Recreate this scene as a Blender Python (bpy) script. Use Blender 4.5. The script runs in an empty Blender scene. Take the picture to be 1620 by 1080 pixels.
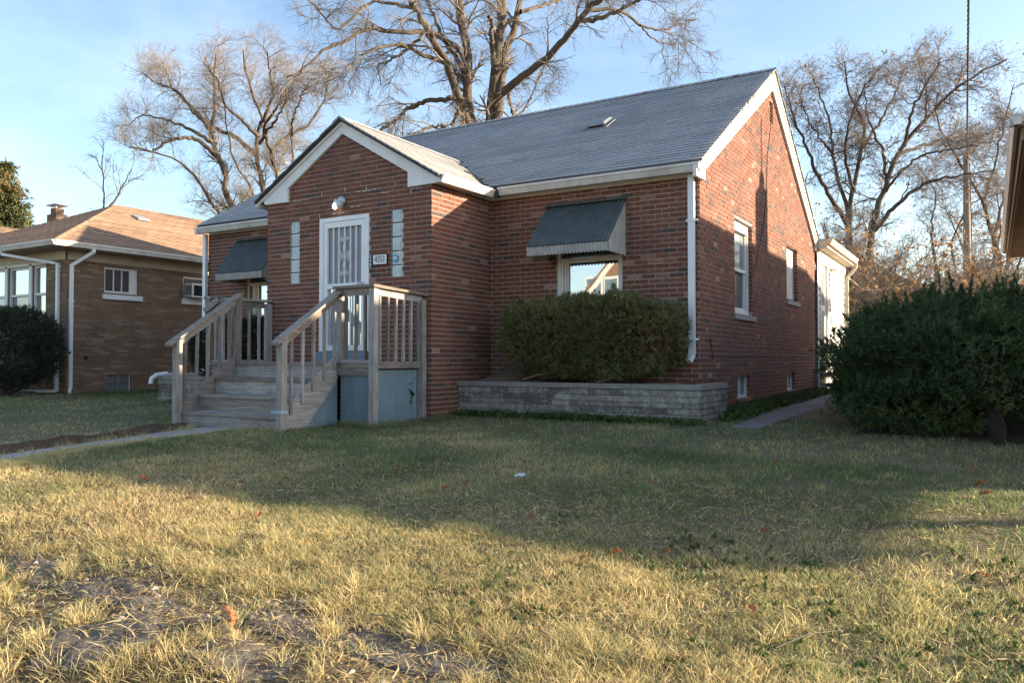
import bpy, bmesh, math, random
import numpy as np
from mathutils import Vector, Matrix
R = random.Random(7)
NR = np.random.default_rng(11)
C = bpy.context.scene.collection
SC = bpy.context.scene

# ------------------------------------------------------------------ camera
CAM = Vector((3.225, -10.229, 0.80))
YAW, PITCH = -0.5394, 0.02215
cd = bpy.data.cameras.new('camera')
cam = bpy.data.objects.new('camera', cd)
C.objects.link(cam)
cam.location = CAM
cam.rotation_euler = (math.pi/2+PITCH, 0, -YAW)
cd.sensor_width = 36.0
cd.lens = 1248.4/1620*36.0
cd.clip_start, cd.clip_end = 0.05, 3000
SC.camera = cam
FWD = Vector((math.sin(YAW)*math.cos(PITCH), math.cos(YAW)*math.cos(PITCH), math.sin(PITCH)))
RGT = Vector((math.cos(YAW), -math.sin(YAW), 0))
UPV = RGT.cross(FWD)

# ------------------------------------------------------------------ light
SUN = Vector((1.0, 0.572, 0.343)).normalized()      # towards the sun
EL = math.asin(SUN.z)
AZ = math.atan2(SUN.x, SUN.y)
w = bpy.data.worlds.new('World')
SC.world = w
w.use_nodes = True
nt = w.node_tree
nt.nodes.clear()
sky = nt.nodes.new('ShaderNodeTexSky')
sky.sky_type = 'NISHITA'
sky.sun_disc = False
sky.sun_elevation = EL
sky.sun_rotation = AZ
sky.air_density, sky.dust_density, sky.ozone_density = 1.0, 1.25, 1.5
bg = nt.nodes.new('ShaderNodeBackground')
bg.inputs['Strength'].default_value = 0.098
out = nt.nodes.new('ShaderNodeOutputWorld')
# thin high cloud veils
tc = nt.nodes.new('ShaderNodeTexCoord')
mp = nt.nodes.new('ShaderNodeMapping')
mp.inputs['Scale'].default_value = (1.2, 2.6, 5.0)
mp.inputs['Rotation'].default_value = (0.0, 0.15, 0.5)
nz = nt.nodes.new('ShaderNodeTexNoise')
nz.inputs['Scale'].default_value = 1.6
nz.inputs['Detail'].default_value = 7
nz.inputs['Roughness'].default_value = 0.55
rp = nt.nodes.new('ShaderNodeValToRGB')
rp.color_ramp.elements[0].position = 0.47
rp.color_ramp.elements[0].color = (0, 0, 0, 1)
rp.color_ramp.elements[1].position = 0.85
rp.color_ramp.elements[1].color = (0.30, 0.30, 0.30, 1)
mx = nt.nodes.new('ShaderNodeMix')
mx.data_type = 'RGBA'
mx.inputs[7].default_value = (4.6, 5.2, 5.9, 1)
L = nt.links.new
L(tc.outputs['Generated'], mp.inputs['Vector'])
L(mp.outputs['Vector'], nz.inputs['Vector'])
L(nz.outputs['Fac'], rp.inputs['Fac'])
L(rp.outputs['Color'], mx.inputs[0])
L(sky.outputs['Color'], mx.inputs[6])
L(mx.outputs[2], bg.inputs['Color'])
L(bg.outputs['Background'], out.inputs['Surface'])
sd = bpy.data.lights.new('sun', 'SUN')
sd.energy = 4.75
sd.angle = math.radians(0.55)
sd.color = (1.0, 0.81, 0.57)
so = bpy.data.objects.new('sun', sd)
C.objects.link(so)
so.location = (30, 16, 20)
so.rotation_euler = SUN.to_track_quat('Z', 'Y').to_euler()
SC.view_settings.view_transform = 'Standard'
SC.view_settings.look = 'None'
SC.view_settings.exposure = 1.85
SC.view_settings.gamma = 1.0
SC.view_settings.use_curve_mapping = False
SC.render.engine = 'CYCLES'
SC.cycles.max_bounces = 6
SC.cycles.transparent_max_bounces = 12

# ------------------------------------------------------------------ materials
def nmat(name):
    m = bpy.data.materials.new(name)
    m.use_nodes = True
    t = m.node_tree
    b = t.nodes['Principled BSDF']
    return m, t, b

def mat(name, c1, c2=None, scale=4.0, rough=0.8, ramp=None, bump=0.0, bscale=60.0, stretch=(1, 1, 1),
        spec=0.3, metal=0.0, dirt=None, dscale=1.2, damt=0.5, transl=0.0, var=0.25, coat=0.0, detail=5.0):
    """c1..c2 by noise, or ramp over the mesh's tint values; dirt = stain colour by a large noise."""
    m, t, b = nmat(name)
    n, l = t.nodes, t.links.new
    g = n.new('ShaderNodeNewGeometry')
    mp_ = n.new('ShaderNodeMapping')
    mp_.inputs['Scale'].default_value = stretch
    l(g.outputs['Position'], mp_.inputs['Vector'])
    ns = n.new('ShaderNodeTexNoise')
    ns.inputs['Scale'].default_value = scale
    ns.inputs['Detail'].default_value = detail
    ns.inputs['Roughness'].default_value = 0.6
    l(mp_.outputs['Vector'], ns.inputs['Vector'])
    if ramp:
        at = n.new('ShaderNodeAttribute')
        at.attribute_name = 'tint'
        cr = n.new('ShaderNodeValToRGB')
        e = cr.color_ramp.elements
        while len(e) < len(ramp):
            e.new(0.5)
        for i, (p_, c_) in enumerate(ramp):
            e[i].position = p_
            e[i].color = (*c_, 1)
        l(at.outputs['Fac'], cr.inputs['Fac'])
        mm = n.new('ShaderNodeMapRange')
        mm.inputs['From Min'].default_value = 0.25
        mm.inputs['From Max'].default_value = 0.75
        mm.inputs['To Min'].default_value = 1-var
        mm.inputs['To Max'].default_value = 1+var
        l(ns.outputs['Fac'], mm.inputs['Value'])
        mu = n.new('ShaderNodeVectorMath')
        mu.operation = 'SCALE'
        l(cr.outputs['Color'], mu.inputs[0])
        l(mm.outputs['Result'], mu.inputs['Scale'])
        col = mu.outputs['Vector']
    else:
        mi = n.new('ShaderNodeMix')
        mi.data_type = 'RGBA'
        mi.inputs[6].default_value = (*c1, 1)
        mi.inputs[7].default_value = (*(c2 or c1), 1)
        mm = n.new('ShaderNodeMapRange')
        mm.inputs['From Min'].default_value = 0.32
        mm.inputs['From Max'].default_value = 0.68
        l(ns.outputs['Fac'], mm.inputs['Value'])
        l(mm.outputs['Result'], mi.inputs[0])
        col = mi.outputs[2]
    if dirt:
        d = n.new('ShaderNodeTexNoise')
        d.inputs['Scale'].default_value = dscale
        d.inputs['Detail'].default_value = 6
        d.inputs['Roughness'].default_value = 0.65
        l(g.outputs['Position'], d.inputs['Vector'])
        dr = n.new('ShaderNodeMapRange')
        dr.inputs['From Min'].default_value = 0.48
        dr.inputs['From Max'].default_value = 0.75
        dr.inputs['To Max'].default_value = damt
        l(d.outputs['Fac'], dr.inputs['Value'])
        dm = n.new('ShaderNodeMix')
        dm.data_type = 'RGBA'
        l(dr.outputs['Result'], dm.inputs[0])
        l(col, dm.inputs[6])
        dm.inputs[7].default_value = (*dirt, 1)
        col = dm.outputs[2]
    l(col, b.inputs['Base Color'])
    b.inputs['Roughness'].default_value = rough
    b.inputs['Specular IOR Level'].default_value = spec
    b.inputs['Metallic'].default_value = metal
    b.inputs['Coat Weight'].default_value = coat
    if bump:
        bn = n.new('ShaderNodeTexNoise')
        bn.inputs['Scale'].default_value = bscale
        bn.inputs['Detail'].default_value = 4
        l(mp_.outputs['Vector'], bn.inputs['Vector'])
        bu = n.new('ShaderNodeBump')
        bu.inputs['Strength'].default_value = bump
        bu.inputs['Distance'].default_value = 0.01
        l(bn.outputs['Fac'], bu.inputs['Height'])
        l(bu.outputs['Normal'], b.inputs['Normal'])
    if transl:
        tr = n.new('ShaderNodeBsdfTranslucent')
        l(col, tr.inputs['Color'])
        ms = n.new('ShaderNodeMixShader')
        ms.inputs[0].default_value = transl
        o_ = n['Material Output']
        l(b.outputs['BSDF'], ms.inputs[1])
        l(tr.outputs['BSDF'], ms.inputs[2])
        l(ms.outputs['Shader'], o_.inputs['Surface'])
    return m

def glass_mat(name, col, gloss=0.5, rough=0.015):
    m, t, b = nmat(name)
    n, l = t.nodes, t.links.new
    g = n.new('ShaderNodeBsdfGlossy')
    g.inputs['Roughness'].default_value = rough
    g.inputs['Color'].default_value = (0.9, 0.93, 0.95, 1)
    b.inputs['Base Color'].default_value = (*col, 1)
    b.inputs['Roughness'].default_value = 0.5
    ms = n.new('ShaderNodeMixShader')
    ms.inputs[0].default_value = gloss
    # old panes are never quite flat
    bn = n.new('ShaderNodeTexNoise')
    bn.inputs['Scale'].default_value = 2.2
    bn.inputs['Detail'].default_value = 1
    gp = n.new('ShaderNodeNewGeometry')
    l(gp.outputs['Position'], bn.inputs['Vector'])
    bu = n.new('ShaderNodeBump')
    bu.inputs['Strength'].default_value = 0.03
    bu.inputs['Distance'].default_value = 0.02
    l(bn.outputs['Fac'], bu.inputs['Height'])
    l(bu.outputs['Normal'], g.inputs['Normal'])
    l(b.outputs['BSDF'], ms.inputs[1])
    l(g.outputs['BSDF'], ms.inputs[2])
    l(ms.outputs['Shader'], n['Material Output'].inputs['Surface'])
    return m

BRICK_RAMP = [(0.0, (0.080, 0.060, 0.055)), (0.085, (0.100, 0.066, 0.058)), (0.11, (0.155, 0.064, 0.044)),
              (0.55, (0.182, 0.071, 0.047)), (0.90, (0.205, 0.085, 0.058)), (0.97, (0.225, 0.105, 0.075)), (1.0, (0.36, 0.23, 0.18))]
M = {}
M['brick'] = mat('red_brick', (0, 0, 0), scale=38, ramp=BRICK_RAMP, rough=0.88, bump=0.5, bscale=120, var=0.28,
                 dirt=(0.10, 0.075, 0.065), dscale=0.9, damt=0.45)
M['mortar'] = mat('mortar', (0.40, 0.335, 0.28), (0.50, 0.425, 0.36), scale=16, rough=0.95, bump=0.6, bscale=150,
                  dirt=(0.22, 0.17, 0.14), dscale=0.9, damt=0.6)
M['joint'] = mat('dark_joint', (0.16, 0.15, 0.14), (0.11, 0.10, 0.095), scale=14, rough=0.95)
M['mortar_white'] = mat('pale_repointed_mortar', (0.62, 0.60, 0.56), (0.5, 0.47, 0.42), scale=30, rough=0.95)
M['tan_brick'] = mat('brown_roman_brick', (0, 0, 0), scale=25, rough=0.9, bump=0.4, bscale=120, var=0.22,
                     ramp=[(0, (0.165, 0.105, 0.068)), (0.3, (0.195, 0.125, 0.080)), (0.8, (0.225, 0.148, 0.095)), (1, (0.30, 0.225, 0.165))],
                     dirt=(0.10, 0.07, 0.05), dscale=0.8, damt=0.5)
M['tan_mortar'] = mat('brown_mortar', (0.16, 0.12, 0.09), (0.24, 0.19, 0.15), scale=14, rough=0.95)
M['shingle'] = mat('grey_asphalt_shingle', (0, 0, 0), scale=160, rough=0.9, var=0.3, detail=2, spec=0.25,
                   ramp=[(0, (0.145, 0.147, 0.15)), (0.06, (0.25, 0.254, 0.26)), (0.5, (0.31, 0.314, 0.32)), (1, (0.37, 0.373, 0.376))],
                   dirt=(0.43, 0.43, 0.43), dscale=0.55, damt=0.6, bump=0.3, bscale=300)
M['brown_shingle'] = mat('brown_asphalt_shingle', (0, 0, 0), scale=120, rough=0.92, var=0.3, detail=2,
                         ramp=[(0, (0.09, 0.06, 0.045)), (0.06, (0.22, 0.14, 0.095)), (0.5, (0.31, 0.20, 0.13)), (1, (0.40, 0.265, 0.18))], bump=0.3, bscale=300)
M['roof_under'] = mat('dark_roof_edge', (0.03, 0.03, 0.032), (0.06, 0.055, 0.05), scale=20)
M['white'] = mat('white_painted_wood', (0.78, 0.78, 0.76), (0.70, 0.70, 0.68), scale=3, rough=0.5, dirt=(0.48, 0.44, 0.38), dscale=2.2, damt=0.35)
M['white_metal'] = mat('white_enamelled_metal', (0.80, 0.81, 0.82), (0.74, 0.75, 0.76), scale=5, rough=0.38, spec=0.5, dirt=(0.5, 0.47, 0.42), dscale=3.0, damt=0.25)
M['gutter'] = mat('weathered_white_gutter', (0.72, 0.70, 0.66), (0.62, 0.59, 0.54), scale=6, rough=0.5, dirt=(0.28, 0.24, 0.20), dscale=3.5, damt=0.5)
M['trim'] = mat('warm_white_trim', (0.76, 0.73, 0.66), (0.68, 0.65, 0.58), scale=4, rough=0.6, dirt=(0.42, 0.37, 0.31), dscale=2, damt=0.35)
M['cream'] = mat('cream_fascia_board', (0.62, 0.54, 0.41), (0.54, 0.46, 0.34), scale=4, rough=0.65, dirt=(0.3, 0.25, 0.19), dscale=2, damt=0.4)
for ax, st in (('x', (1.2, 22, 22)), ('y', (22, 1.2, 22)), ('z', (22, 22, 1.2))):
    M['wood_'+ax] = mat('weathered_deck_wood_'+ax, (0, 0, 0), scale=2.6, rough=0.85, stretch=st, var=0.5, bump=0.35, bscale=5,
                        ramp=[(0, (0.185, 0.15, 0.125)), (0.4, (0.28, 0.25, 0.225)), (0.84, (0.37, 0.355, 0.34)), (0.92, (0.26, 0.21, 0.17)), (1, (0.32, 0.265, 0.215))],
                        dirt=(0.10, 0.085, 0.07), dscale=5.0, damt=0.5)
M['blue_ply'] = mat('blue_grey_painted_panel', (0.205, 0.27, 0.31), (0.155, 0.21, 0.25), scale=5, rough=0.6, bump=0.15, bscale=12, stretch=(3, 3, 0.35),
                    dirt=(0.09, 0.12, 0.13), dscale=1.5, damt=0.5)
M['stone'] = mat('grey_ashlar_stone', (0, 0, 0), scale=22, rough=0.92, bump=0.7, bscale=45, var=0.3,
                 ramp=[(0, (0.11, 0.098, 0.082)), (0.5, (0.175, 0.16, 0.135)), (1, (0.25, 0.23, 0.195))],
                 dirt=(0.50, 0.49, 0.46), dscale=5.5, damt=0.8)
M['cap'] = mat('concrete_cap', (0.25, 0.235, 0.21), (0.19, 0.18, 0.16), scale=9, rough=0.92, bump=0.4, bscale=80, dirt=(0.14, 0.13, 0.11), dscale=3, damt=0.5)
M['sill'] = mat('limestone_sill', (0.34, 0.33, 0.31), (0.28, 0.27, 0.25), scale=12, rough=0.9, bump=0.3, bscale=60)
M['concrete'] = mat('worn_concrete', (0.36, 0.35, 0.33), (0.29, 0.28, 0.26), scale=7, rough=0.93, bump=0.4, bscale=120, dirt=(0.19, 0.17, 0.14), dscale=1.8, damt=0.55)
M['shaded_concrete'] = mat('shade_dark_concrete', (0.20, 0.185, 0.175), (0.14, 0.13, 0.12), scale=5, rough=0.95, bump=0.5, bscale=90, dirt=(0.085, 0.075, 0.06), dscale=2.2, damt=0.7)  # concrete darkened in colour for the shade on the side path
M['soil'] = mat('bare_soil', (0.12, 0.092, 0.068), (0.20, 0.155, 0.118), scale=9, rough=1.0, bump=0.9, bscale=40)
M['awn'] = mat('dark_green_grey_awning', (0.055, 0.072, 0.076), (0.095, 0.112, 0.112), scale=5, rough=0.5, spec=0.4, dirt=(0.14, 0.145, 0.135), dscale=6, damt=0.4, bump=0.2, bscale=60)
M['awn_pale'] = mat('pale_grey_awning_trim', (0.45, 0.43, 0.39), (0.34, 0.33, 0.31), scale=7, rough=0.6, dirt=(0.22, 0.20, 0.17), dscale=6, damt=0.5)
M['glass'] = glass_mat('front_window_glass', (0.03, 0.038, 0.042), 0.5)
M['side_glass'] = glass_mat('side_window_glass', (0.16, 0.18, 0.19), 0.20)
M['dark_glass'] = glass_mat('dark_window_screen', (0.028, 0.038, 0.05), 0.16, 0.1)
M['screen'] = mat('grey_door_screen', (0.30, 0.31, 0.33), (0.25, 0.265, 0.28), scale=2, rough=0.4, spec=0.5)
M['storm_glass'] = glass_mat('storm_door_glass', (0.30, 0.34, 0.37), 0.5)
M['boarded'] = mat('white_painted_board', (0.66, 0.65, 0.62), (0.58, 0.57, 0.53), scale=3, rough=0.7, dirt=(0.4, 0.37, 0.32), dscale=2, damt=0.5)
M['block'] = mat('ribbed_glass_block', (0.36, 0.44, 0.445), (0.52, 0.60, 0.59), scale=7, rough=0.12, spec=0.8)
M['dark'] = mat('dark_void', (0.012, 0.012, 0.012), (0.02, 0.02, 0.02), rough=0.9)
M['black'] = mat('black_rubber', (0.018, 0.018, 0.02), (0.03, 0.03, 0.03), rough=0.55)
M['silver'] = mat('dull_aluminium', (0.48, 0.50, 0.51), (0.40, 0.42, 0.43), scale=8, rough=0.4, spec=0.5, metal=0.6)
M['vent'] = mat('galvanised_vent', (0.23, 0.255, 0.275), (0.18, 0.20, 0.22), scale=8, rough=0.6, spec=0.4, metal=0.0)
M['bark'] = mat('grey_brown_bark', (0.058, 0.046, 0.036), (0.115, 0.092, 0.073), scale=9, rough=0.95, stretch=(1, 1, 0.25), bump=0.9, bscale=14)
M['bark_dark'] = mat('dark_bark', (0.055, 0.045, 0.037), (0.11, 0.09, 0.07), scale=9, rough=0.95, stretch=(1, 1, 0.25), bump=0.9, bscale=14)
M['twig'] = mat('pale_twigs', (0.21, 0.175, 0.145), (0.16, 0.132, 0.108), scale=2, rough=0.9)
M['twig_dark'] = mat('brown_twigs', (0.16, 0.13, 0.11), (0.23, 0.19, 0.16), scale=2, rough=0.9)
M['arb'] = mat('olive_arborvitae', (0, 0, 0), scale=3, rough=0.75, var=0.25, transl=0.25,
               ramp=[(0, (0.085, 0.085, 0.036)), (0.5, (0.185, 0.185, 0.074)), (0.86, (0.29, 0.275, 0.12)), (0.92, (0.31, 0.19, 0.095)), (1, (0.34, 0.165, 0.085))])
M['yew'] = mat('dark_green_yew', (0, 0, 0), scale=3, rough=0.6, var=0.3, transl=0.2,
               ramp=[(0, (0.027, 0.050, 0.021)), (0.5, (0.056, 0.096, 0.036)), (0.88, (0.098, 0.145, 0.050)), (1, (0.19, 0.19, 0.06))])
M['box'] = mat('dark_boxwood', (0, 0, 0), scale=3, rough=0.6, var=0.25, transl=0.15,
               ramp=[(0, (0.018, 0.028, 0.018)), (1, (0.045, 0.060, 0.034))])
M['spruce'] = mat('spruce_needles', (0, 0, 0), scale=2, rough=0.8, var=0.25, transl=0.15,
                  ramp=[(0, (0.055, 0.075, 0.030)), (0.75, (0.12, 0.125, 0.05)), (0.85, (0.25, 0.155, 0.07)), (1, (0.30, 0.18, 0.09))])
M['dry_leaf'] = mat('dry_brown_leaves', (0, 0, 0), scale=3, rough=0.8, var=0.3, transl=0.3,
                    ramp=[(0, (0.20, 0.11, 0.05)), (0.5, (0.34, 0.20, 0.09)), (1, (0.46, 0.31, 0.16))])
M['oak_leaf'] = mat('fallen_oak_leaf', (0.33, 0.14, 0.06), (0.20, 0.09, 0.05), scale=25, rough=0.7, transl=0.25)
M['weed'] = mat('green_weed_leaves', (0, 0, 0), scale=3, rough=0.6, var=0.25, transl=0.25,
                ramp=[(0, (0.035, 0.065, 0.022)), (0.7, (0.085, 0.13, 0.035)), (1, (0.17, 0.17, 0.06))])
M['grass'] = mat('winter_lawn_grass', (0, 0, 0), scale=1.0, rough=0.75, var=0.15, transl=0.55, spec=0.25,
                 ramp=[(0, (0.11, 0.16, 0.055)), (0.3, (0.21, 0.262, 0.125)), (0.55, (0.46, 0.405, 0.20)), (0.76, (0.72, 0.585, 0.30)), (0.93, (0.84, 0.70, 0.43)), (0.965, (0.42, 0.29, 0.16)), (1, (0.28, 0.185, 0.10))])  # grey-green stop also holds the cool tone of shaded lawn
M['paper'] = mat('white_paper_scrap', (0.7, 0.7, 0.7), (0.6, 0.62, 0.65), scale=20, rough=0.7)
M['blue'] = mat('cyan_sticker', (0.05, 0.42, 0.62), (0.05, 0.38, 0.58), rough=0.3)
M['tan_soffit'] = mat('tan_vinyl_soffit', (0.30, 0.235, 0.165), (0.26, 0.20, 0.14), scale=2, rough=0.6)
M['yew_bark'] = mat('shaded_yew_bark', (0.018, 0.014, 0.012), (0.032, 0.025, 0.02), scale=12, rough=0.95, stretch=(1, 1, .3), bump=0.9, bscale=20)  # bark colour darkened for the shade under the yew crown
M['siding'] = mat('white_vinyl_siding', (0.64, 0.64, 0.63), (0.58, 0.58, 0.57), scale=3, rough=0.55)
M['orange'] = mat('orange_cable_cap', (0.55, 0.28, 0.04), rough=0.5)
M['green_edge'] = mat('dark_green_edging', (0.02, 0.07, 0.055), (0.03, 0.09, 0.07), rough=0.6)
M['tape'] = mat('pale_blue_tape', (0.38, 0.50, 0.60), (0.33, 0.45, 0.55), rough=0.6)
M['pole'] = mat('grey_utility_pole', (0.25, 0.20, 0.155), (0.32, 0.265, 0.21), scale=6, stretch=(4, 4, 0.4), rough=0.9)
M['asphalt'] = mat('asphalt', (0.045, 0.045, 0.047), (0.065, 0.064, 0.062), scale=20, rough=0.95)
M['far_brick'] = mat('far_brick', (0.20, 0.115, 0.075), (0.26, 0.16, 0.105), scale=6, rough=0.9)
M['dark_house'] = mat('dark_brown_siding', (0.075, 0.055, 0.05), (0.10, 0.075, 0.065), scale=4, rough=0.9)
bm_, bt_, bb_ = nmat('lit_bulb')
bb_.inputs['Emission Color'].default_value = (1.0, 0.86, 0.68, 1)
bb_.inputs['Emission Strength'].default_value = 2.2
bb_.inputs['Base Color'].default_value = (0.9, 0.85, 0.75, 1)
M['bulb'] = bm_
jm = mat('clear_jar_glass', (0.55, 0.60, 0.60), (0.5, 0.55, 0.55), rough=0.08, spec=0.8)
M['jar'] = jm

# ------------------------------------------------------------------ mesh helpers
WL = {}

def V3(a):
    return Vector(a)

class MB:
    def __init__(s):
        s.v, s.f, s.t, s.m = [], [], [], []
    def face(s, pts, tint=0.5, mi=0):
        b = len(s.v)
        s.v += [tuple(p) for p in pts]
        s.f.append(tuple(range(b, b+len(pts))))
        s.t.append(tint)
        s.m.append(mi)
    def hexa(s, p, tint=0.5, mi=0, skip=()):
        """8 corners: bottom ring 0-3 counter-clockwise seen from above, top ring 4-7."""
        b = len(s.v)
        s.v += [tuple(q) for q in p]
        for i, f in enumerate(((3, 2, 1, 0), (4, 5, 6, 7), (0, 1, 5, 4), (1, 2, 6, 5), (2, 3, 7, 6), (3, 0, 4, 7))):
            if i in skip:
                continue
            s.f.append(tuple(b+k for k in f))
            s.t.append(tint)
            s.m.append(mi)
    def box(s, x0, x1, y0, y1, z0, z1, tint=0.5, mi=0, skip=()):
        s.hexa([(x0, y0, z0), (x1, y0, z0), (x1, y1, z0), (x0, y1, z0), (x0, y0, z1), (x1, y0, z1), (x1, y1, z1), (x0, y1, z1)], tint, mi, skip)
    def beam(s, a, b, wid, hgt, tint=0.5, mi=0, up=(0, 0, 1), plumb=False):
        """a bar from a to b, wid across and hgt along up; plumb leaves its ends vertical"""
        a, b = V3(a), V3(b)
        d = (b-a).normalized()
        up = V3(up)
        side = d.cross(up)
        side = side.normalized() if side.length > 1e-6 else Vector((1, 0, 0))
        u2 = up.normalized() if plumb else side.cross(d).normalized()
        w_, h_ = side*wid/2, u2*hgt/2
        s.hexa([a-w_-h_, a+w_-h_, b+w_-h_, b-w_-h_, a-w_+h_, a+w_+h_, b+w_+h_, b-w_+h_], tint, mi)
    def extrude(s, pts, vec, tint=0.5, mi=0):
        vec = V3(vec)
        n = len(pts)
        a = [V3(p) for p in pts]
        b = [p+vec for p in a]
        s.face(a[::-1], tint, mi)
        s.face(b, tint, mi)
        for i in range(n):
            j = (i+1) % n
            s.face([a[i], a[j], b[j], b[i]], tint, mi)
    def tube(s, path, radii, k=6, tint=0.5, mi=0, cap=True):
        path = [V3(p) for p in path]
        if not hasattr(radii, '__len__'):
            radii = [radii]*len(path)
        base = len(s.v)
        n = len(path)
        prev = None
        for i, p in enumerate(path):
            d = (path[min(i+1, n-1)]-path[max(i-1, 0)])
            if d.length < 1e-9:
                d = Vector((0, 0, 1))
            d.normalize()
            if prev is None:
                ref = Vector((0, 0, 1)) if abs(d.z) < 0.9 else Vector((1, 0, 0))
                e1 = d.cross(ref).normalized()
            else:
                e1 = (prev-d*prev.dot(d))
                e1 = e1.normalized() if e1.length > 1e-6 else d.orthogonal().normalized()
            prev = e1
            e2 = d.cross(e1)
            for q in range(k):
                an = 2*math.pi*q/k
                s.v.append(tuple(p+(e1*math.cos(an)+e2*math.sin(an))*radii[i]))
        for i in range(n-1):
            for q in range(k):
                q2 = (q+1) % k
                s.f.append((base+i*k+q, base+i*k+q2, base+(i+1)*k+q2, base+(i+1)*k+q))
                s.t.append(tint)
                s.m.append(mi)
        if cap:
            s.f.append(tuple(base+q for q in range(k))[::-1])
            s.f.append(tuple(base+(n-1)*k+q for q in range(k)))
            s.t += [tint, tint]
            s.m += [mi, mi]
    def lathe(s, c, prof, axis=(0, 0, 1), k=14, tint=0.5, mi=0):
        ax = V3(axis).normalized()
        e1 = ax.orthogonal().normalized()
        e2 = ax.cross(e1)
        c = V3(c)
        b = len(s.v)
        for r_, h_ in prof:
            for q in range(k):
                an = 2*math.pi*q/k
                s.v.append(tuple(c+ax*h_+(e1*math.cos(an)+e2*math.sin(an))*r_))
        for i in range(len(prof)-1):
            for q in range(k):
                q2 = (q+1) % k
                s.f.append((b+i*k+q, b+i*k+q2, b+(i+1)*k+q2, b+(i+1)*k+q))
                s.t.append(tint)
                s.m.append(mi)
        for rr, o_ in ((0, True), (len(prof)-1, False)):
            ids = tuple(b+rr*k+q for q in range(k))
            s.f.append(ids[::-1] if o_ else ids)
            s.t.append(tint)
            s.m.append(mi)

def set_tint(me, tints):
    a = me.attributes.new('tint', 'FLOAT', 'FACE')
    a.data.foreach_set('value', np.asarray(tints, dtype=np.float32))

def mats_of(ms):
    return [M[q] for q in (ms if isinstance(ms, (list, tuple)) else [ms])]

def attach(o, parent, world):
    world = V3(world)
    C.objects.link(o)
    WL[o] = world
    if parent is not None:
        o.parent = parent
        o.location = world-WL[parent]
    else:
        o.location = world
    return o

def build(mb, name, ms, parent=None, smooth=False, kind=None, label=None, cat=None, group=None, top_origin=None):
    vs = np.array(mb.v, dtype=np.float64)
    lo, hi = vs.min(0), vs.max(0)
    o0 = (lo+hi)/2
    if parent is None:
        o0[2] = lo[2]
    if top_origin is not None:
        o0 = np.array(top_origin, dtype=float)
    vs = vs-o0
    me = bpy.data.meshes.new(name)
    me.from_pydata(vs.tolist(), [], mb.f)
    for q in mats_of(ms):
        me.materials.append(q)
    if len(me.materials) > 1:
        me.polygons.foreach_set('material_index', np.array(mb.m, dtype=np.int32))
    set_tint(me, mb.t)
    if smooth:
        me.polygons.foreach_set('use_smooth', np.ones(len(me.polygons), dtype=bool))
    me.update()
    o = bpy.data.objects.new(name, me)
    attach(o, parent, o0)
    return tag(o, label, cat, group, kind)

def tag(o, label=None, cat=None, group=None, kind=None):
    if label: o['label'] = label
    if cat: o['category'] = cat
    if group: o['group'] = group
    if kind: o['kind'] = kind
    return o

def thing(name, loc, label, cat, group=None):
    o = bpy.data.objects.new(name, None)
    o.empty_display_size = 0.2
    attach(o, None, loc)
    return tag(o, label, cat, group)

def piece(me, name, parent, loc, rot=None):
    o = bpy.data.objects.new(name, me)
    attach(o, parent, loc)
    if rot is not None:
        o.rotation_euler = rot
    return o

def np_obj(name, verts, faces, tints, ms, parent=None, kind=None, label=None, cat=None, group=None, smooth=False):
    """verts (N,3), faces: list of (M,k) int arrays; tints per face in the same order"""
    lo, hi = verts.min(0), verts.max(0)
    o0 = (lo+hi)/2
    if parent is None:
        o0[2] = lo[2]
    me = bpy.data.meshes.new(name)
    vs = (verts-o0).astype(np.float32)
    me.vertices.add(len(vs))
    me.vertices.foreach_set('co', vs.ravel())
    loops = np.concatenate([f.ravel() for f in faces]).astype(np.int32)
    tot = np.concatenate([np.full(len(f), f.shape[1]) for f in faces]).astype(np.int32)
    st = np.concatenate([[0], np.cumsum(tot)[:-1]]).astype(np.int32)
    me.loops.add(len(loops))
    me.loops.foreach_set('vertex_index', loops)
    me.polygons.add(len(tot))
    me.polygons.foreach_set('loop_start', st)
    me.polygons.foreach_set('loop_total', tot)
    for q in mats_of(ms):
        me.materials.append(q)
    me.update(calc_edges=True)
    set_tint(me, tints)
    if smooth:
        me.polygons.foreach_set('use_smooth', np.ones(len(me.polygons), dtype=bool))
    me.validate()
    o = bpy.data.objects.new(name, me)
    attach(o, parent, o0)
    return tag(o, label, cat, group, kind)

def cam_px(p):
    d = V3(p)-CAM
    z = d.dot(FWD)
    if z < 0.1:
        return None
    return 0.5+d.dot(RGT)/z*1248.4/1620, 0.5-d.dot(UPV)/z*1248.4/1080, z

# value noise for numpy
_T = NR.random((64, 64))
def vnoise(x, y, s):
    x = np.asarray(x)*s+100.3
    y = np.asarray(y)*s+57.7
    xi, yi = np.floor(x).astype(int), np.floor(y).astype(int)
    fx, fy = x-xi, y-yi
    fx, fy = fx*fx*(3-2*fx), fy*fy*(3-2*fy)
    a, b = _T[xi % 64, yi % 64], _T[(xi+1) % 64, yi % 64]
    c, d = _T[xi % 64, (yi+1) % 64], _T[(xi+1) % 64, (yi+1) % 64]
    return (a*(1-fx)+b*fx)*(1-fy)+(c*(1-fx)+d*fx)*fy

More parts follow.
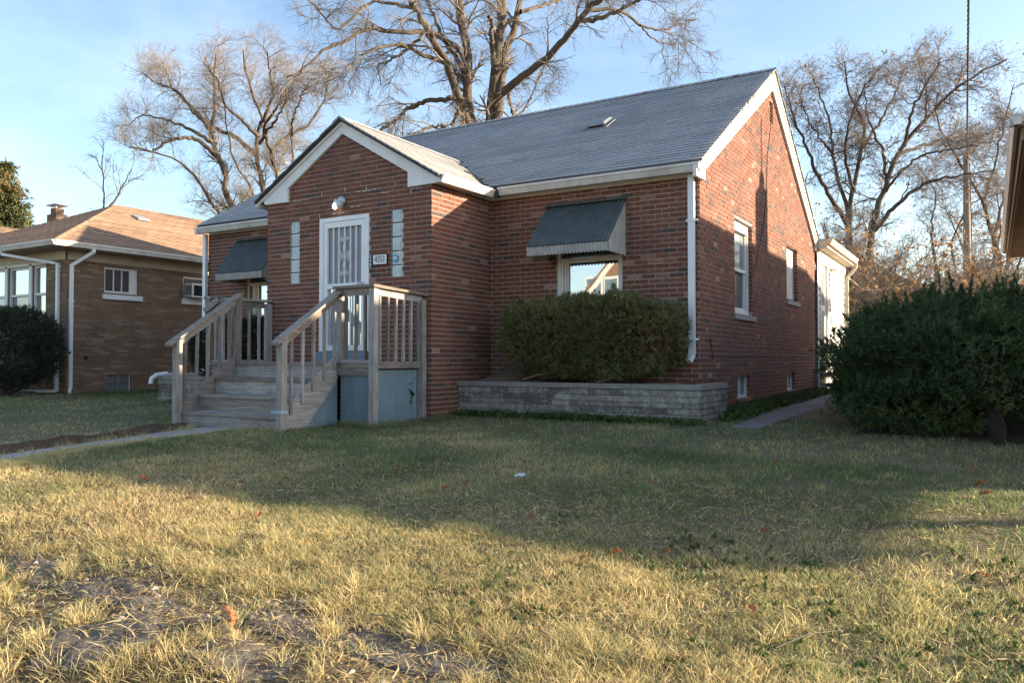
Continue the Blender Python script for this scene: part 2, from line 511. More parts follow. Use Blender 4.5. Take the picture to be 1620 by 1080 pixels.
# ------------------------------------------------------------------ terrain
GP_Y = [-400, -12.2, -9.7, -9.4, -8.8, -8.0, -7.4, -6.0, -3.6, -1.0, 8, 400]
GP_Z = [-0.85, -0.75, -0.72, -0.70, -0.56, -0.40, -0.31, -0.20, -0.09, 0.0, 0.08, 0.08]
def gz(x, y):
    x, y = np.asarray(x, float), np.asarray(y, float)
    z = np.interp(y, GP_Y, GP_Z)
    near = np.clip((12-np.abs(y+2))/12, 0, 1)
    z = z+near*(vnoise(x, y, 0.55)-0.5)*0.07*np.clip((-y-1.2)/2, 0, 1)
    side = np.abs(x+5.01)
    z = z+0.055*np.clip((side-0.5)/0.14, 0, 1)*np.clip(1-(side-0.7)/2.6, 0, 1)*np.clip((-3.5-y)/0.7, 0, 1)*np.clip((y+9.3)/0.8, 0, 1)
    bank = np.clip(1-np.abs(y+8.2)/1.2, 0, 1)
    z = z+bank*((vnoise(x, y, 1.7)-0.5)*0.12+(vnoise(x, y, 6.0)-0.5)*0.05+(vnoise(x, y, 13.0)-0.5)*0.02)
    z = z+0.05*np.clip((x+0.2)/1.5, 0, 1)*np.clip((y+1)/3, 0, 1)
    return z
def gzs(x, y):
    return float(gz(x, y))
# ------------------------------------------------------------------ laid pieces: bricks and shingles
def brick_rows(u0, u1, z0, z1, holes=(), zmax=None, Lb=0.2032, Hc=0.0677, jt=0.0122, phase=0.0, jit=0.0):
    rows, k = [], 0
    z = z0
    while z+Hc*0.5 < z1:
        za, zb = z+jt/2, min(z+Hc-jt/2, z1)
        zc = (za+zb)/2
        bars = sorted((h[0], h[1]) for h in holes if h[2] < zc < h[3])
        spans, a = [], u0
        for b0, b1 in bars:
            spans.append((a, b0))
            a = b1
        spans.append((a, u1))
        off = u0+phase+(Lb/2 if k % 2 else 0)+(R.uniform(-jit, jit) if jit else 0)-Lb
        n = int((u1-off)/Lb)+2
        for i in range(n):
            b0, b1 = off+i*Lb+jt/2, off+(i+1)*Lb-jt/2
            for s0, s1 in spans:
                c0, c1 = max(b0, s0+(0.002 if s0 > u0+1e-6 else 0)), min(b1, s1)
                if c1-c0 < 0.02:
                    continue
                if zmax:
                    if min(zmax(c0), zmax(c1)) < zb:
                        continue
                rows.append((c0, c1, za, zb, (c1-c0) > Lb-jt-0.004 and zb-za > Hc-jt-0.004))
        z += Hc
        k += 1
    return rows

def slab(mb, O, u, n, u0, u1, z0, z1, holes=(), depth=0.1, tint=0.5, mi=0, rmi=None):
    """wall face with real openings and their reveals"""
    O, u, n = V3(O), V3(u), V3(n)
    us = sorted({u0, u1, *[h[0] for h in holes], *[h[1] for h in holes]})
    zs = sorted({z0, z1, *[h[2] for h in holes], *[h[3] for h in holes]})
    P = lambda a, z, d=0.0: O+u*a+Vector((0, 0, z))-n*d
    flip = u.cross(Vector((0, 0, 1))).dot(n) < 0
    def q(a, b, c, d, m=mi):
        mb.face([d, c, b, a] if flip else [a, b, c, d], tint, m)
    for i in range(len(us)-1):
        for j in range(len(zs)-1):
            uc, zc = (us[i]+us[i+1])/2, (zs[j]+zs[j+1])/2
            if any(h[0] < uc < h[1] and h[2] < zc < h[3] for h in holes):
                continue
            q(P(us[i], zs[j]), P(us[i+1], zs[j]), P(us[i+1], zs[j+1]), P(us[i], zs[j+1]))
    for a, b, c, d in [h[:4] for h in holes]:
        r_ = mi if rmi is None else rmi
        q(P(a, c), P(a, d), P(a, d, depth), P(a, c, depth), r_)
        q(P(b, d), P(b, c), P(b, c, depth), P(b, d, depth), r_)
        q(P(a, d), P(b, d), P(b, d, depth), P(a, d, depth), r_)
        q(P(b, c), P(a, c), P(a, c, depth), P(b, c, depth), r_)

class Pieces:
    """collects laid pieces of one kind on one thing: the largest in view become objects, the rest one mesh"""
    def __init__(s, thing_, name, ms, rest_name, edge=None):
        s.edge = edge
        s.thing, s.name, s.ms, s.rest_name = thing_, name, ms, rest_name
        s.list = []
    def add(s, parent, O, u, v, n, ua, ub, va, vb, t_lo, t_hi, back, full, ok=True, tint=None):
        c = V3(O)+V3(u)*((ua+ub)/2)+V3(v)*((va+vb)/2)
        sc = 0
        if full and ok:
            px = cam_px(c)
            if px and 0.01 < px[0] < 0.99 and 0.01 < px[1] < 0.99:
                vw = (CAM-c)
                sc = max(0, vw.normalized().dot(V3(n)))/vw.length_squared
        s.list.append((sc, parent, V3(O), V3(u), V3(v), V3(n), ua, ub, va, vb, t_lo, t_hi, back, R.random() if tint is None else tint))
    @staticmethod
    def corners(u, v, n, a, b, c, d, lo, hi, back):
        return [u*a+v*c-n*back, u*b+v*c-n*back, u*b+v*c+n*lo, u*a+v*c+n*lo,
                u*a+v*d-n*back, u*b+v*d-n*back, u*b+v*d+n*hi, u*a+v*d+n*hi]
    def finish(s, limit=300):
        order = sorted(range(len(s.list)), key=lambda i: -s.list[i][0])
        pick = {i for i in order[:limit] if s.list[i][0] > 0}
        cache = {}
        rest = MB()
        X, Y, Z = Vector((1, 0, 0)), Vector((0, 1, 0)), Vector((0, 0, 1))
        for i, (sc, par, O, u, v, n, ua, ub, va, vb, lo, hi, back, tint) in enumerate(s.list):
            if i in pick:
                key = (round(ub-ua, 3), round(vb-va, 3), round(lo, 3), round(hi, 3), int(tint*14))
                if key not in cache:
                    m_ = MB()
                    a_, b_ = (ub-ua)/2, (vb-va)/2
                    m_.hexa(s.corners(X, Y, Z, -a_, a_, -b_, b_, lo, hi, back), tint)
                    if s.edge is not None:
                        m_.t[0] = s.edge
                    me = bpy.data.meshes.new(s.name)
                    me.from_pydata(m_.v, [], m_.f)
                    me.materials.append(M[s.ms])
                    set_tint(me, m_.t)
                    cache[key] = me
                rot = Matrix((u, v, n)).transposed().to_euler()
                piece(cache[key], s.name, par, O+u*((ua+ub)/2)+v*((va+vb)/2), rot)
            else:
                rest.hexa([O+q for q in s.corners(u, v, n, ua, ub, va, vb, lo, hi, back)], tint, skip=(2,))
                if s.edge is not None:
                    rest.t[-5] = s.edge
        if rest.v:
            build(rest, s.rest_name, s.ms, s.thing, kind='stuff')

def wall_bricks(ps, parent, O, u, n, rows, proud=0.007, ok=None):
    Z = Vector((0, 0, 1))
    for a, b, c, d, full in rows:
        pr = proud+R.uniform(-0.0025, 0.002)
        good = True
        if ok:
            good = ok((a+b)/2, (c+d)/2)
        ps.add(parent, O, u, Z, n, a, b, c, d, round(pr, 3), round(pr, 3), 0.004, full, good)

def shingle_rows(ps, parent, O, u, v, n, ulim, vlen, expo=0.127, tab=0.305, skip=None, ok=None, t=(0.013, 0.004)):
    O, u, v, n = V3(O), V3(u).normalized(), V3(v).normalized(), V3(n).normalized()
    k = 0
    while k*expo < vlen:
        va, vb = k*expo, min((k+1)*expo+0.012, vlen+0.01)
        u0, u1 = ulim(va+expo/2)
        off = (k % 3)*tab/3.0+R.uniform(-0.02, 0.02)-tab
        base_t = R.uniform(0.25, 0.75)
        i0 = math.floor((u0-off)/tab)
        i1 = math.ceil((u1-off)/tab)
        for i in range(i0, i1):
            a, b = off+i*tab, off+(i+1)*tab-0.010
            full = a >= u0 and b <= u1
            a, b = max(a, u0), min(b, u1)
            if b-a < 0.02:
                continue
            c = O+u*((a+b)/2)+v*((va+vb)/2)
            if skip and skip(c):
                continue
            tint = min(1, max(0.1, base_t+R.gauss(0, 0.16)))
            ps.add(parent, O, u, v, n, a, b, va+R.uniform(-0.003, 0.003) if not full else va, vb, t[0], t[1], 0.012, full, (ok(c) if ok else True), tint)
        k += 1

# ------------------------------------------------------------------ ground, walks
gx = np.concatenate([[-500, -250, -120, -70, -45, -32], np.arange(-26, -8, 0.6), np.arange(-8, 6, 0.16), np.arange(6, 16, 0.8), [20, 30, 50, 90, 160, 300, 500]])
gy = np.concatenate([[-400, -200, -100, -60, -35, -20, -14], np.arange(-12, -5, 0.14), np.arange(-5, 3, 0.25), np.arange(3, 14, 0.8), [18, 26, 40, 60, 100, 200, 400, 800]])
GX, GY = np.meshgrid(gx, gy, indexing='ij')
gv = np.stack([GX, GY, gz(GX, GY)], -1).reshape(-1, 3)
ni, nj = len(gx), len(gy)
ii, jj = np.meshgrid(np.arange(ni-1), np.arange(nj-1), indexing='ij')
gf = np.stack([ii*nj+jj, (ii+1)*nj+jj, (ii+1)*nj+jj+1, ii*nj+jj+1], -1).reshape(-1, 4)
M['ground'] = mat('lawn_soil_and_thatch', (0.17, 0.13, 0.08), (0.12, 0.105, 0.055), scale=3.5, rough=1.0, bump=1.0, bscale=35, dirt=(0.085, 0.062, 0.042), dscale=1.6, damt=0.75)
np_obj('ground', gv, [gf], np.full(len(gf), 0.5), 'ground', kind='structure', smooth=True)

WALK_X = (-5.52, -4.50)
def on_walk(x, y):
    return (x > WALK_X[0]) & (x < WALK_X[1]) & (y < -3.5) & (y > -9.4)
pv = MB()
ys = [-3.45, -4.6, -5.8, -7.0, -8.2, -9.4]
for i in range(len(ys)-1):
    a, b = ys[i]-0.006, ys[i+1]+0.006
    za, zb = gzs(-5, a)+0.008, gzs(-5, b)+0.008
    x0, x1 = WALK_X
    pv.hexa([(x0, b, zb-0.14), (x1, b, zb-0.14), (x1, a, za-0.14), (x0, a, za-0.14), (x0, b, zb), (x1, b, zb), (x1, a, za), (x0, a, za)], R.random())
build(pv, 'front_path', 'concrete', kind='structure')
SIDE_PATH = [(0.95, -1.0, 1.02, 0.66), (0.9, 0.4, 1.06, 0.66), (0.86, 2.2, 1.12, 0.66), (0.86, 4.2, 1.14, 0.64), (0.86, 6.5, 1.15, 0.6), (0.86, 9.5, 1.15, 0.6)]
pv = MB()
for i in range(len(SIDE_PATH)-1):
    (xa, ya, ea, la), (xb, yb, eb, lb) = SIDE_PATH[i], SIDE_PATH[i+1]
    za, zb = gzs(xa, ya)+0.010, gzs(xb, yb)+0.010
    ya += 0.008
    yb -= 0.008
    pv.hexa([(la, ya, za-0.1), (ea, ya, za-0.1), (eb, yb, zb-0.1), (lb, yb, zb-0.1), (la, ya, za), (ea, ya, za), (eb, yb, zb), (lb, yb, zb)], R.random())
build(pv, 'side_path', 'shaded_concrete', kind='structure')
pv = MB()
for i in range(-10, 12):
    pv.box(i*1.5+0.006, (i+1)*1.5-0.006, -11.6, -9.9, -0.85, -0.68)
build(pv, 'pavement', 'concrete', kind='structure')
pv = MB()
pv.box(-120, 120, -22.5, -14.5, -0.95, -0.79)
build(pv, 'road', 'asphalt', kind='structure')

# ------------------------------------------------------------------ the brick house
HX0, HX1, HD, HH = -9.85, 0.0, 8.25, 3.225
PX0, PX1, PY = -6.485, -3.27, -1.53
PC = (PX0+PX1)/2
RIDGE_Y, RIDGE_Z, SL = 4.1, 5.95, 0.59
roof_z = lambda y: RIDGE_Z-SL*abs(y-RIDGE_Y)
PSL, PPEAK = 0.585, 4.36
proof_z = lambda x: PPEAK-PSL*abs(x-PC)
house = thing('brick_house', (-4.9, 0, 0), 'red brick gabled house with white trim, gabled entrance and grey shingle roof', 'house')
BR = Pieces(house, 'brick', 'brick', 'brickwork')
HZ = Vector((0, 0, 1))
X_, Y_ = Vector((1, 0, 0)), Vector((0, 1, 0))
W_FR = (-2.14, -1.10, 1.30, 2.72)
W_FL = (-8.80, -7.76, 1.30, 2.72)
W_S1, W_S2 = (1.69, 2.75, 1.49, 2.945), (5.35, 6.38, 1.93, 2.99)
W_B1, W_B2, W_V = (1.80, 2.57, 0.20, 0.56), (5.33, 6.03, 0.20, 0.56), (4.04, 4.29, 4.99, 5.40)
DOOR = (-5.35, -4.38, 0.76, 2.90)
G1, G2 = (-5.99, -5.785, 1.93, 2.935), (-3.98, -3.775, 1.93, 2.93)

def house_wall(O, u, n, u0, u1, z1, holes, gable=None, phase=0, ok=None, ext=(0, 0), depth=0.11, bricks=True):
    mb = MB()
    slab(mb, O, u, n, u0, u1, -0.3, z1, [h for h in holes if h[3] <= z1+1e-6], depth)
    if gable:
        pts = [(u0, z1), (u1, z1)]+gable
        hs = [h for h in holes if h[2] > z1]
        P = lambda a, z: V3(O)+V3(u)*a+HZ*z
        flip = V3(u).cross(HZ).dot(V3(n)) < 0
        if not hs:
            f = [P(a, z) for a, z in pts]
            mb.face(f[::-1] if flip else f)
        else:
            h = hs[0]
            zt = lambda a: zg(a)
            zg = gable_fn
            for a, b in ((u0, h[0]), (h[1], u1)):
                mid = [gp for gp in gable if a < gp[0] < b]
                f = [P(a, z1), P(b, z1), P(b, zg(b))]+[P(*gp) for gp in mid]+[P(a, zg(a))]
                mb.face(f[::-1] if flip else f)
            f = [P(h[0], z1), P(h[1], z1), P(h[1], h[2]), P(h[0], h[2])]
            mb.face(f[::-1] if flip else f)
            mid = [gp for gp in gable if h[0] < gp[0] < h[1]]
            f = [P(h[0], h[3]), P(h[1], h[3]), P(h[1], zg(h[1]))]+[P(*gp) for gp in mid]+[P(h[0], zg(h[0]))]
            mb.face(f[::-1] if flip else f)
            for (a, c), (b, d) in (((h[0], h[2]), (h[0], h[3])), ((h[1], h[2]), (h[1], h[3])), ((h[0], h[3]), (h[1], h[3])), ((h[0], h[2]), (h[1], h[2]))):
                mb.face([P(a, c), P(b, d), P(b, d)-V3(n)*depth, P(a, c)-V3(n)*depth])
    wobj = build(mb, 'wall', 'mortar', house)
    zm = gable_fn if gable else None
    rows = brick_rows(u0-ext[0], u1+ext[1], 0.0677*-2, 6.2 if gable else z1, holes, zm, phase=phase)
    if bricks:
        wall_bricks(BR, wobj, O, u, n, rows, ok=ok)
    return wobj

gable_fn = None
ok_fr = lambda a, z: z > 1.75 and not (-2.35 < a < -0.98 and 2.2 < z < 3.1)
w_front_r = house_wall((0, 0, 0), X_, -Y_, PX1, 0, HH+0.05, [W_FR], ok=ok_fr, ext=(-0.01, 0.007))
w_front_l = house_wall((0, 0, 0), X_, -Y_, HX0, PX0, HH+0.05, [W_FL], ok=lambda a, z: False, ext=(0.007, -0.01))
gable_fn = lambda x: proof_z(x)-0.03
w_porch = house_wall((0, PY, 0), X_, -Y_, PX0, PX1, HH, [DOOR, G1, G2], gable=[(PX1, gable_fn(PX1)), (PC, gable_fn(PC)), (PX0, gable_fn(PX0))],
                     ok=lambda a, z: z > 1.0 and not (z < 1.75 and a < -3.4), ext=(0.007, 0.007))
gable_fn = None
w_side_p = house_wall((PX1, 0, 0), Y_, X_, PY, 0, HH+0.05, [], ok=lambda a, z: z > 0.6, phase=0.1)
w_side_pl = house_wall((PX0, 0, 0), Y_, -X_, PY, 0, HH+0.05, [], ok=lambda a, z: False, phase=0.1)
gable_fn = lambda y: roof_z(y)-0.03
w_right = house_wall((0, 0, 0), Y_, X_, 0, HD, HH, [W_S1, W_S2, W_B1, W_B2, W_V], gable=[(HD, gable_fn(HD)), (RIDGE_Y, gable_fn(RIDGE_Y)), (0, gable_fn(0))],
                     phase=0.1, ok=lambda a, z: z > 0.5)
w_left = house_wall((HX0, 0, 0), Y_, -X_, 0, HD, HH, [], gable=[(HD, gable_fn(HD)), (RIDGE_Y, gable_fn(RIDGE_Y)), (0, gable_fn(0))], phase=0.1, ok=lambda a, z: False)
gable_fn = None
w_back = house_wall((0, HD, 0), X_, Y_, HX0, 0, HH, [], ok=lambda a, z: False, ext=(0.007, 0.007), bricks=False)
# brick ends returning into the right-hand openings
for h in (W_S1, W_S2, W_B1, W_B2):
    for edge, sg in ((h[1], -1), (h[0], 1)):
        z = 0.0677*math.ceil(h[2]/0.0677)
        k = 0
        while z+0.06 < h[3]:
            dpt = 0.1 if k % 2 == 0 else 0.095
            BR.add(w_right, (0, edge, 0), -X_, HZ, Vector((0, sg, 0)), 0.0, dpt, z+0.005, z+0.0627, 0.004, 0.004, 0.002, False)
            z += 0.0677
            k += 1
# pale repointed joints and old mortar scars over the entrance
mb = MB()
for a, b, z in ((-4.62, -4.18, 3.235), (-4.15, -4.02, 3.17), (-4.75, -4.5, 3.028), (-5.92, -5.62, 3.235), (-3.62, -3.45, 3.17), (-5.1, -4.83, 2.96)):
    x = a
    while x < b:
        l_ = R.uniform(0.03, 0.09)
        mb.box(x, min(b, x+l_), PY-0.0105, PY, z-0.004+R.uniform(-0.003, 0.003), z+0.005+R.uniform(-0.002, 0.004))
        x += l_+R.uniform(0.005, 0.05)
for x, z in ((-4.44, 3.27), (-3.9, 3.27), (-3.62, 3.13), (-4.85, 3.3), (-5.32, 3.27), (-5.36, 2.95)):
    mb.box(x-0.005, x+0.006, PY-0.0105, PY, z-0.028, z+0.03)
build(mb, 'mortar_scar', 'mortar_white', house, kind='stuff')
mb = MB()                                                           # dusty grey patch of old cement on the wall by the shrub
for k in range(60):
    a, z = -2.55+R.gauss(0, 0.27), 0.72+R.gauss(0, 0.13)
    r_ = R.uniform(0.03, 0.10)
    n_ = R.randint(6, 9)
    if z < 0.46 or a < -3.2: continue
    mb.face([(a+r_*R.uniform(.6, 1.2)*math.cos(-q*2*math.pi/n_), -0.0105-k*0.00004, z+0.6*r_*R.uniform(.6, 1.2)*math.sin(-q*2*math.pi/n_)) for q in range(n_)][::-1])
M['smear'] = mat('cement_smear', (0.22, 0.185, 0.15), (0.15, 0.115, 0.095), scale=10, rough=1.0, bump=0.5)
build(mb, 'cement_smear', 'smear', house, kind='stuff')

# roof ------------------------------------------------------------
SH = Pieces(house, 'shingle', 'shingle', 'shingle_courses', 0.0)
ru = math.hypot(1, SL)
mb = MB()
rx0, rx1 = HX0-0.10, 0.095
mb.extrude([(rx0, -0.20, roof_z(-0.20)-0.045), (rx0, -0.20, roof_z(-0.20)-0.012), (rx0, RIDGE_Y, RIDGE_Z-0.012), (rx0, RIDGE_Y, RIDGE_Z-0.06)], (rx1-rx0, 0, 0))
rb = HD+0.12
mb.extrude([(rx0, RIDGE_Y, RIDGE_Z-0.06), (rx0, RIDGE_Y, RIDGE_Z-0.012), (rx0, rb, roof_z(rb)-0.012), (rx0, rb, roof_z(rb)-0.05)], (rx1-rx0, 0, 0))
main_roof = build(mb, 'roof', 'roof_under', house)
def in_proj(c):
    return c.y < 1.6 and abs(c.x-PC) < (PX1-PX0)/2+0.22 and proof_z(c.x) > roof_z(c.y)+0.02
vm = Vector((0, 1/ru, SL/ru))
nm = Vector((0, -SL/ru, 1/ru))
shingle_rows(SH, main_roof, (rx0, -0.212, roof_z(-0.212)-0.008), X_, vm, nm, lambda v: (0, rx1-rx0+0.012), (RIDGE_Y+0.212)*ru,
             skip=in_proj, ok=lambda c: c.x > -5.2 or c.y > 2.6)
shingle_rows(SH, main_roof, (rx1+0.012, rb+0.005, roof_z(rb+0.005)-0.008), -X_, Vector((0, -1/ru, SL/ru)), Vector((0, SL/ru, 1/ru)),
             lambda v: (0, rx1-rx0+0.012), (rb-RIDGE_Y)*ru, ok=lambda c: False)
x = rx0                                                             # ridge caps
capm = MB()
while x < rx1:
    t_ = R.random()
    for sg in (-1, 1):
        y1 = RIDGE_Y+sg*0.15
        a, b = x, min(x+0.30, rx1+0.014)
        lift = 0.006
        P = [(a, RIDGE_Y, RIDGE_Z+0.004), (b, RIDGE_Y, RIDGE_Z+0.004+lift), (b, y1, RIDGE_Z-0.15*SL+0.006+lift), (a, y1, RIDGE_Z-0.15*SL+0.006)]
        T = [V3(p)+Vector((0, 0, 0.012)) for p in P]
        if sg < 0:
            P, T = P[::-1], T[::-1]
        capm.hexa([V3(p) for p in P]+T, t_)
    x += 0.145
build(capm, 'ridge_cap', 'shingle', house, kind='stuff')
# entrance gable roof
pe = 1.86
mb = MB()
yf = -1.64
yi = lambda z: RIDGE_Y-(RIDGE_Z-z)/SL
for sg in (-1, 1):
    xe = PC+sg*(1.80)
    ze, zp = proof_z(xe), PPEAK
    A = [(PC, yf, zp-0.012), (xe, yf, ze-0.012), (xe, max(yi(ze), -0.3)+0.25, ze-0.012), (PC, yi(zp)+0.05, zp-0.012)]
    B = [(p[0], p[1], p[2]-0.045) for p in A]
    if sg > 0:
        mb.hexa([V3(p) for p in B[::-1]]+[V3(p) for p in A[::-1]])
    else:
        mb.hexa([V3(p) for p in B]+[V3(p) for p in A])
porch_roof = build(mb, 'entrance_roof', 'roof_under', house)
pu = math.hypot(1, PSL)
for sg in (-1, 1):
    xe = PC+sg*1.812
    O = Vector((xe, yf-0.012, proof_z(xe)-0.008))
    v = Vector((-sg/pu, 0, PSL/pu))
    n = Vector((sg*PSL/pu, 0, 1/pu))
    uu = Y_ if sg > 0 else -Y_
    def lim(vv, O=O, v=v, sg=sg):
        zz = O.z+v.z*vv
        e = yi(zz)-O.y+0.03
        e = max(e, 0.05)
        return (0, e) if sg > 0 else (-e, 0)
    shingle_rows(SH, porch_roof, O, uu, v, n, lim, 1.812*pu, ok=(lambda c: True) if sg > 0 else (lambda c: False))
SH.finish(300)
mb = MB()                                                           # valley flashing and ridge of the entrance roof
xe = PC+1.80
pts = []
for k in range(8):
    f_ = k/7
    xx = xe-f_*0.78
    zz = proof_z(xx)
    pts.append((xx+0.02, yi(zz)-0.01, zz+0.016))
mb.tube(pts, 0.011, 5)
mb.tube([pts[-1], (pts[-1][0]-0.14, pts[-1][1]-0.10, proof_z(pts[-1][0]-0.14)+0.014)], 0.010, 5)
build(mb, 'valley_flashing', 'roof_under', house)
mb = MB()
y = yf-0.01
while y < 1.2:
    t_ = R.random()
    for sg in (-1, 1):
        xx = PC+sg*0.13
        P = [(PC, y, PPEAK+0.004), (xx, y, PPEAK-0.13*PSL+0.005), (xx, y+0.3, PPEAK-0.13*PSL+0.011), (PC, y+0.3, PPEAK+0.010)]
        T = [V3(p)+Vector((0, 0, 0.011)) for p in P]
        if sg < 0: P, T = P[::-1], T[::-1]
        mb.hexa([V3(p) for p in P]+T, t_)
    y += 0.145
build(mb, 'entrance_ridge_cap', 'shingle', house, kind='stuff')

# bargeboards, friezes, gutters, downspouts -------------------------
def board(pts, vec, name='bargeboard', m='white'):
    mb = MB()
    mb.extrude(pts, vec)
    return build(mb, name, m, house)
bf = PY-0.050
zo = lambda x: proof_z(x)-0.055
board([(PC, bf, zo(PC)), (PC, bf, 4.125), (-3.65, bf, 3.405), (-3.65, bf, 3.195), (-3.20, bf, 3.20), (-3.06, bf, zo(-3.06)-0.03), (-3.06, bf, zo(-3.06))][::-1], (0, 0.048, 0))
board([(PC-0.001, bf, zo(PC)), (-6.56, bf, zo(-6.56)), (-6.50, bf, 3.23), (-6.00, bf, 3.225), (-6.00, bf, 3.435), (PC-0.001, bf, 4.125)][::-1], (0, 0.048, 0))
mb = MB()                                                           # thin crown strip on top of the boards
for sg in (-1, 1):
    mb.beam((PC, bf-0.012, zo(PC)-0.012), (PC+sg*1.80, bf-0.012, zo(PC+1.80)-0.012), 0.024, 0.075, up=(0, 0, 1), plumb=True)
build(mb, 'crown_strip', 'white', house)
zr = lambda y: roof_z(y)-0.055
bx = 0.008
board([(bx, RIDGE_Y, zr(RIDGE_Y)), (bx, RIDGE_Y, 5.58), (bx, 0.09, 3.325), (bx, 0.09, 3.185), (bx, -0.29, 3.17), (bx, -0.29, zr(-0.29))], (0.05, 0, 0))
board([(bx, RIDGE_Y+0.001, zr(RIDGE_Y)), (bx, HD+0.1, zr(HD+0.1)), (bx, HD+0.1, 3.2), (bx, HD-0.12, 3.2), (bx, HD-0.12, 3.30), (bx, RIDGE_Y+0.001, 5.58)], (0.05, 0, 0))
board([(HX0-0.058, RIDGE_Y, zr(RIDGE_Y)), (HX0-0.058, RIDGE_Y, 5.58), (HX0-0.058, -0.29, 3.2), (HX0-0.058, -0.29, zr(-0.29))], (0.05, 0, 0))
mb = MB()
for sg, y1 in ((-1, -0.28), (1, HD+0.09)):
    mb.beam((bx+0.062, RIDGE_Y, zr(RIDGE_Y)-0.015), (bx+0.062, y1, zr(y1)-0.015), 0.024, 0.07, plumb=True)
build(mb, 'crown_strip', 'white', house)
mb = MB()
mb.box(PX1+0.02, -0.0, -0.022, 0.0, HH, 3.30)
build(mb, 'frieze_board', 'trim', house)
mb = MB()
mb.box(HX0+0.03, PX0-0.02, -0.022, 0.0, HH, 3.30)
build(mb, 'frieze_board', 'trim', house)
mb = MB()
mb.box(PX1, PX1+0.022, PY+0.003, -0.024, HH-0.005, 3.22+0.06)
build(mb, 'frieze_board', 'trim', house)
mb = MB()
mb.box(PX1+0.02, 0.0, -0.155, 0.0, 3.30, 3.318)
mb.box(HX0-0.08, PX0-0.02, -0.155, 0.0, 3.30, 3.318)
mb.box(PX1, PX1+0.14, PY, -0.16, 3.262, 3.278)
build(mb, 'soffit', 'trim', house)

def gutter(a, b, outv, parent, m='gutter', name='gutter', wd=0.115, ht=0.115):
    a, b, o = V3(a), V3(b), V3(outv)
    prof = [(0, 0), (wd*0.6, 0), (wd*0.72, ht*0.25), (wd*0.85, ht*0.55), (wd, ht*0.75), (wd, ht), (wd*0.9, ht), (wd*0.9, ht*0.82), (wd*0.06, ht*0.82), (0, ht)]
    mb = MB()
    n_ = len(prof)
    pa = [a+o*p+HZ*q for p, q in prof]
    pb = [b+o*p+HZ*q for p, q in prof]
    if (b-a).cross(o).z > 0:
        pa, pb = pb, pa
    mb.face(pa[:6]+pa[6:])
    mb.face((pb)[::-1])
    for i in range(n_):
        j = (i+1) % n_
        mb.face([pa[j], pa[i], pb[i], pb[j]])
    return build(mb, name, m, parent)
gutter((-3.0, -0.155, 3.245), (0.085, -0.155, 3.245), (0, -1, 0), house)
gutter((HX0-0.10, -0.155, 3.235), (PX0-0.06, -0.155, 3.235), (0, -1, 0), house)
gutter((PX1+0.14, PY-0.06, 3.20), (PX1+0.14, -0.27, 3.215), (1, 0, 0), house)
gutter((PX0-0.14, PY-0.06, 3.20), (PX0-0.14, -0.27, 3.215), (-1, 0, 0), house)
mb = MB()                                                           # mitred box where the two gutters meet
mb.box(-3.03, -2.985, -0.29, -0.255, 3.20, 3.315)
build(mb, 'gutter_mitre', 'roof_under', house)

def downspout(parent, pts, wx, wy, straps=(), m='white_metal', lab=None):
    mb = MB()
    for i in range(len(pts)-1):
        a, b = V3(pts[i]), V3(pts[i+1])
        if abs((b-a).z) > 0.8*(b-a).length:
            q = lambda p: [(p.x-wx/2, p.y-wy/2, p.z), (p.x+wx/2, p.y-wy/2, p.z), (p.x+wx/2, p.y+wy/2, p.z), (p.x-wx/2, p.y+wy/2, p.z)]
            lo, hi = (a, b) if a.z < b.z else (b, a)
            mb.hexa(q(lo)+q(hi))
        else:
            mb.beam(a, b, wx, wy)
    d = build(mb, 'downspout', m, parent)
    for z, n_ in straps:
        sb = MB()
        p = V3(pts[0])
        sb.box(p.x-wx/2-0.045, p.x+wx/2+0.045, p.y+wy/2-0.012, p.y+wy/2+0.001, z-0.014, z+0.014)
        sb.box(p.x-wx/2-0.004, p.x+wx/2+0.004, p.y-wy/2-0.004, p.y+wy/2, z-0.016, z+0.016)
        for sx in (-1, 1):
            sb.lathe((p.x+sx*(wx/2+0.03), p.y+wy/2-0.012, z), [(0.016, 0), (0.016, 0.003)], (0, -1, 0), 8)
        build(sb, 'strap', m, d)
    return d
downspout(house, [(-0.088, -0.062, 3.25), (-0.088, -0.062, 0.86), (-0.115, -0.125, 0.77)], 0.082, 0.062, [(2.64, 1), (1.06, 1)])
downspout(house, [(HX0-0.03, -0.062, 3.24), (HX0-0.03, -0.062, 0.55), (-10.0, -0.30, 0.50), (-10.0, -0.86, 0.52)], 0.082, 0.062, [(2.75, 1)])
mb = MB()
mb.tube([(-9.98, -0.80, 0.53), (-10.05, -0.98, 0.50), (-10.08, -1.06, 0.44), (-10.08, -1.08, 0.34)], 0.042, 10)
build(mb, 'downspout_elbow', 'white_metal', house)

# windows -----------------------------------------------------------
def frame_bar(mb, O, u, n, a, b, c, d, back, front):
    """board over [a,b]x[c,d] in the wall plane, from depth back to depth front (positive outwards)"""
    O, u, n = V3(O), V3(u), V3(n)
    if u.cross(HZ).dot(n) > 0:
        f_, b_ = front, back
    else:
        f_, b_ = front, back
    P = lambda s_, z, q: O+u*s_+n*q+HZ*z
    ring = lambda z: [P(a, z, f_), P(b, z, f_), P(b, z, b_), P(a, z, b_)]
    lo, hi = ring(c), ring(d)
    if u.cross(HZ).dot(n) < 0:
        lo, hi = lo[::-1], hi[::-1]
    mb.hexa(lo+hi)

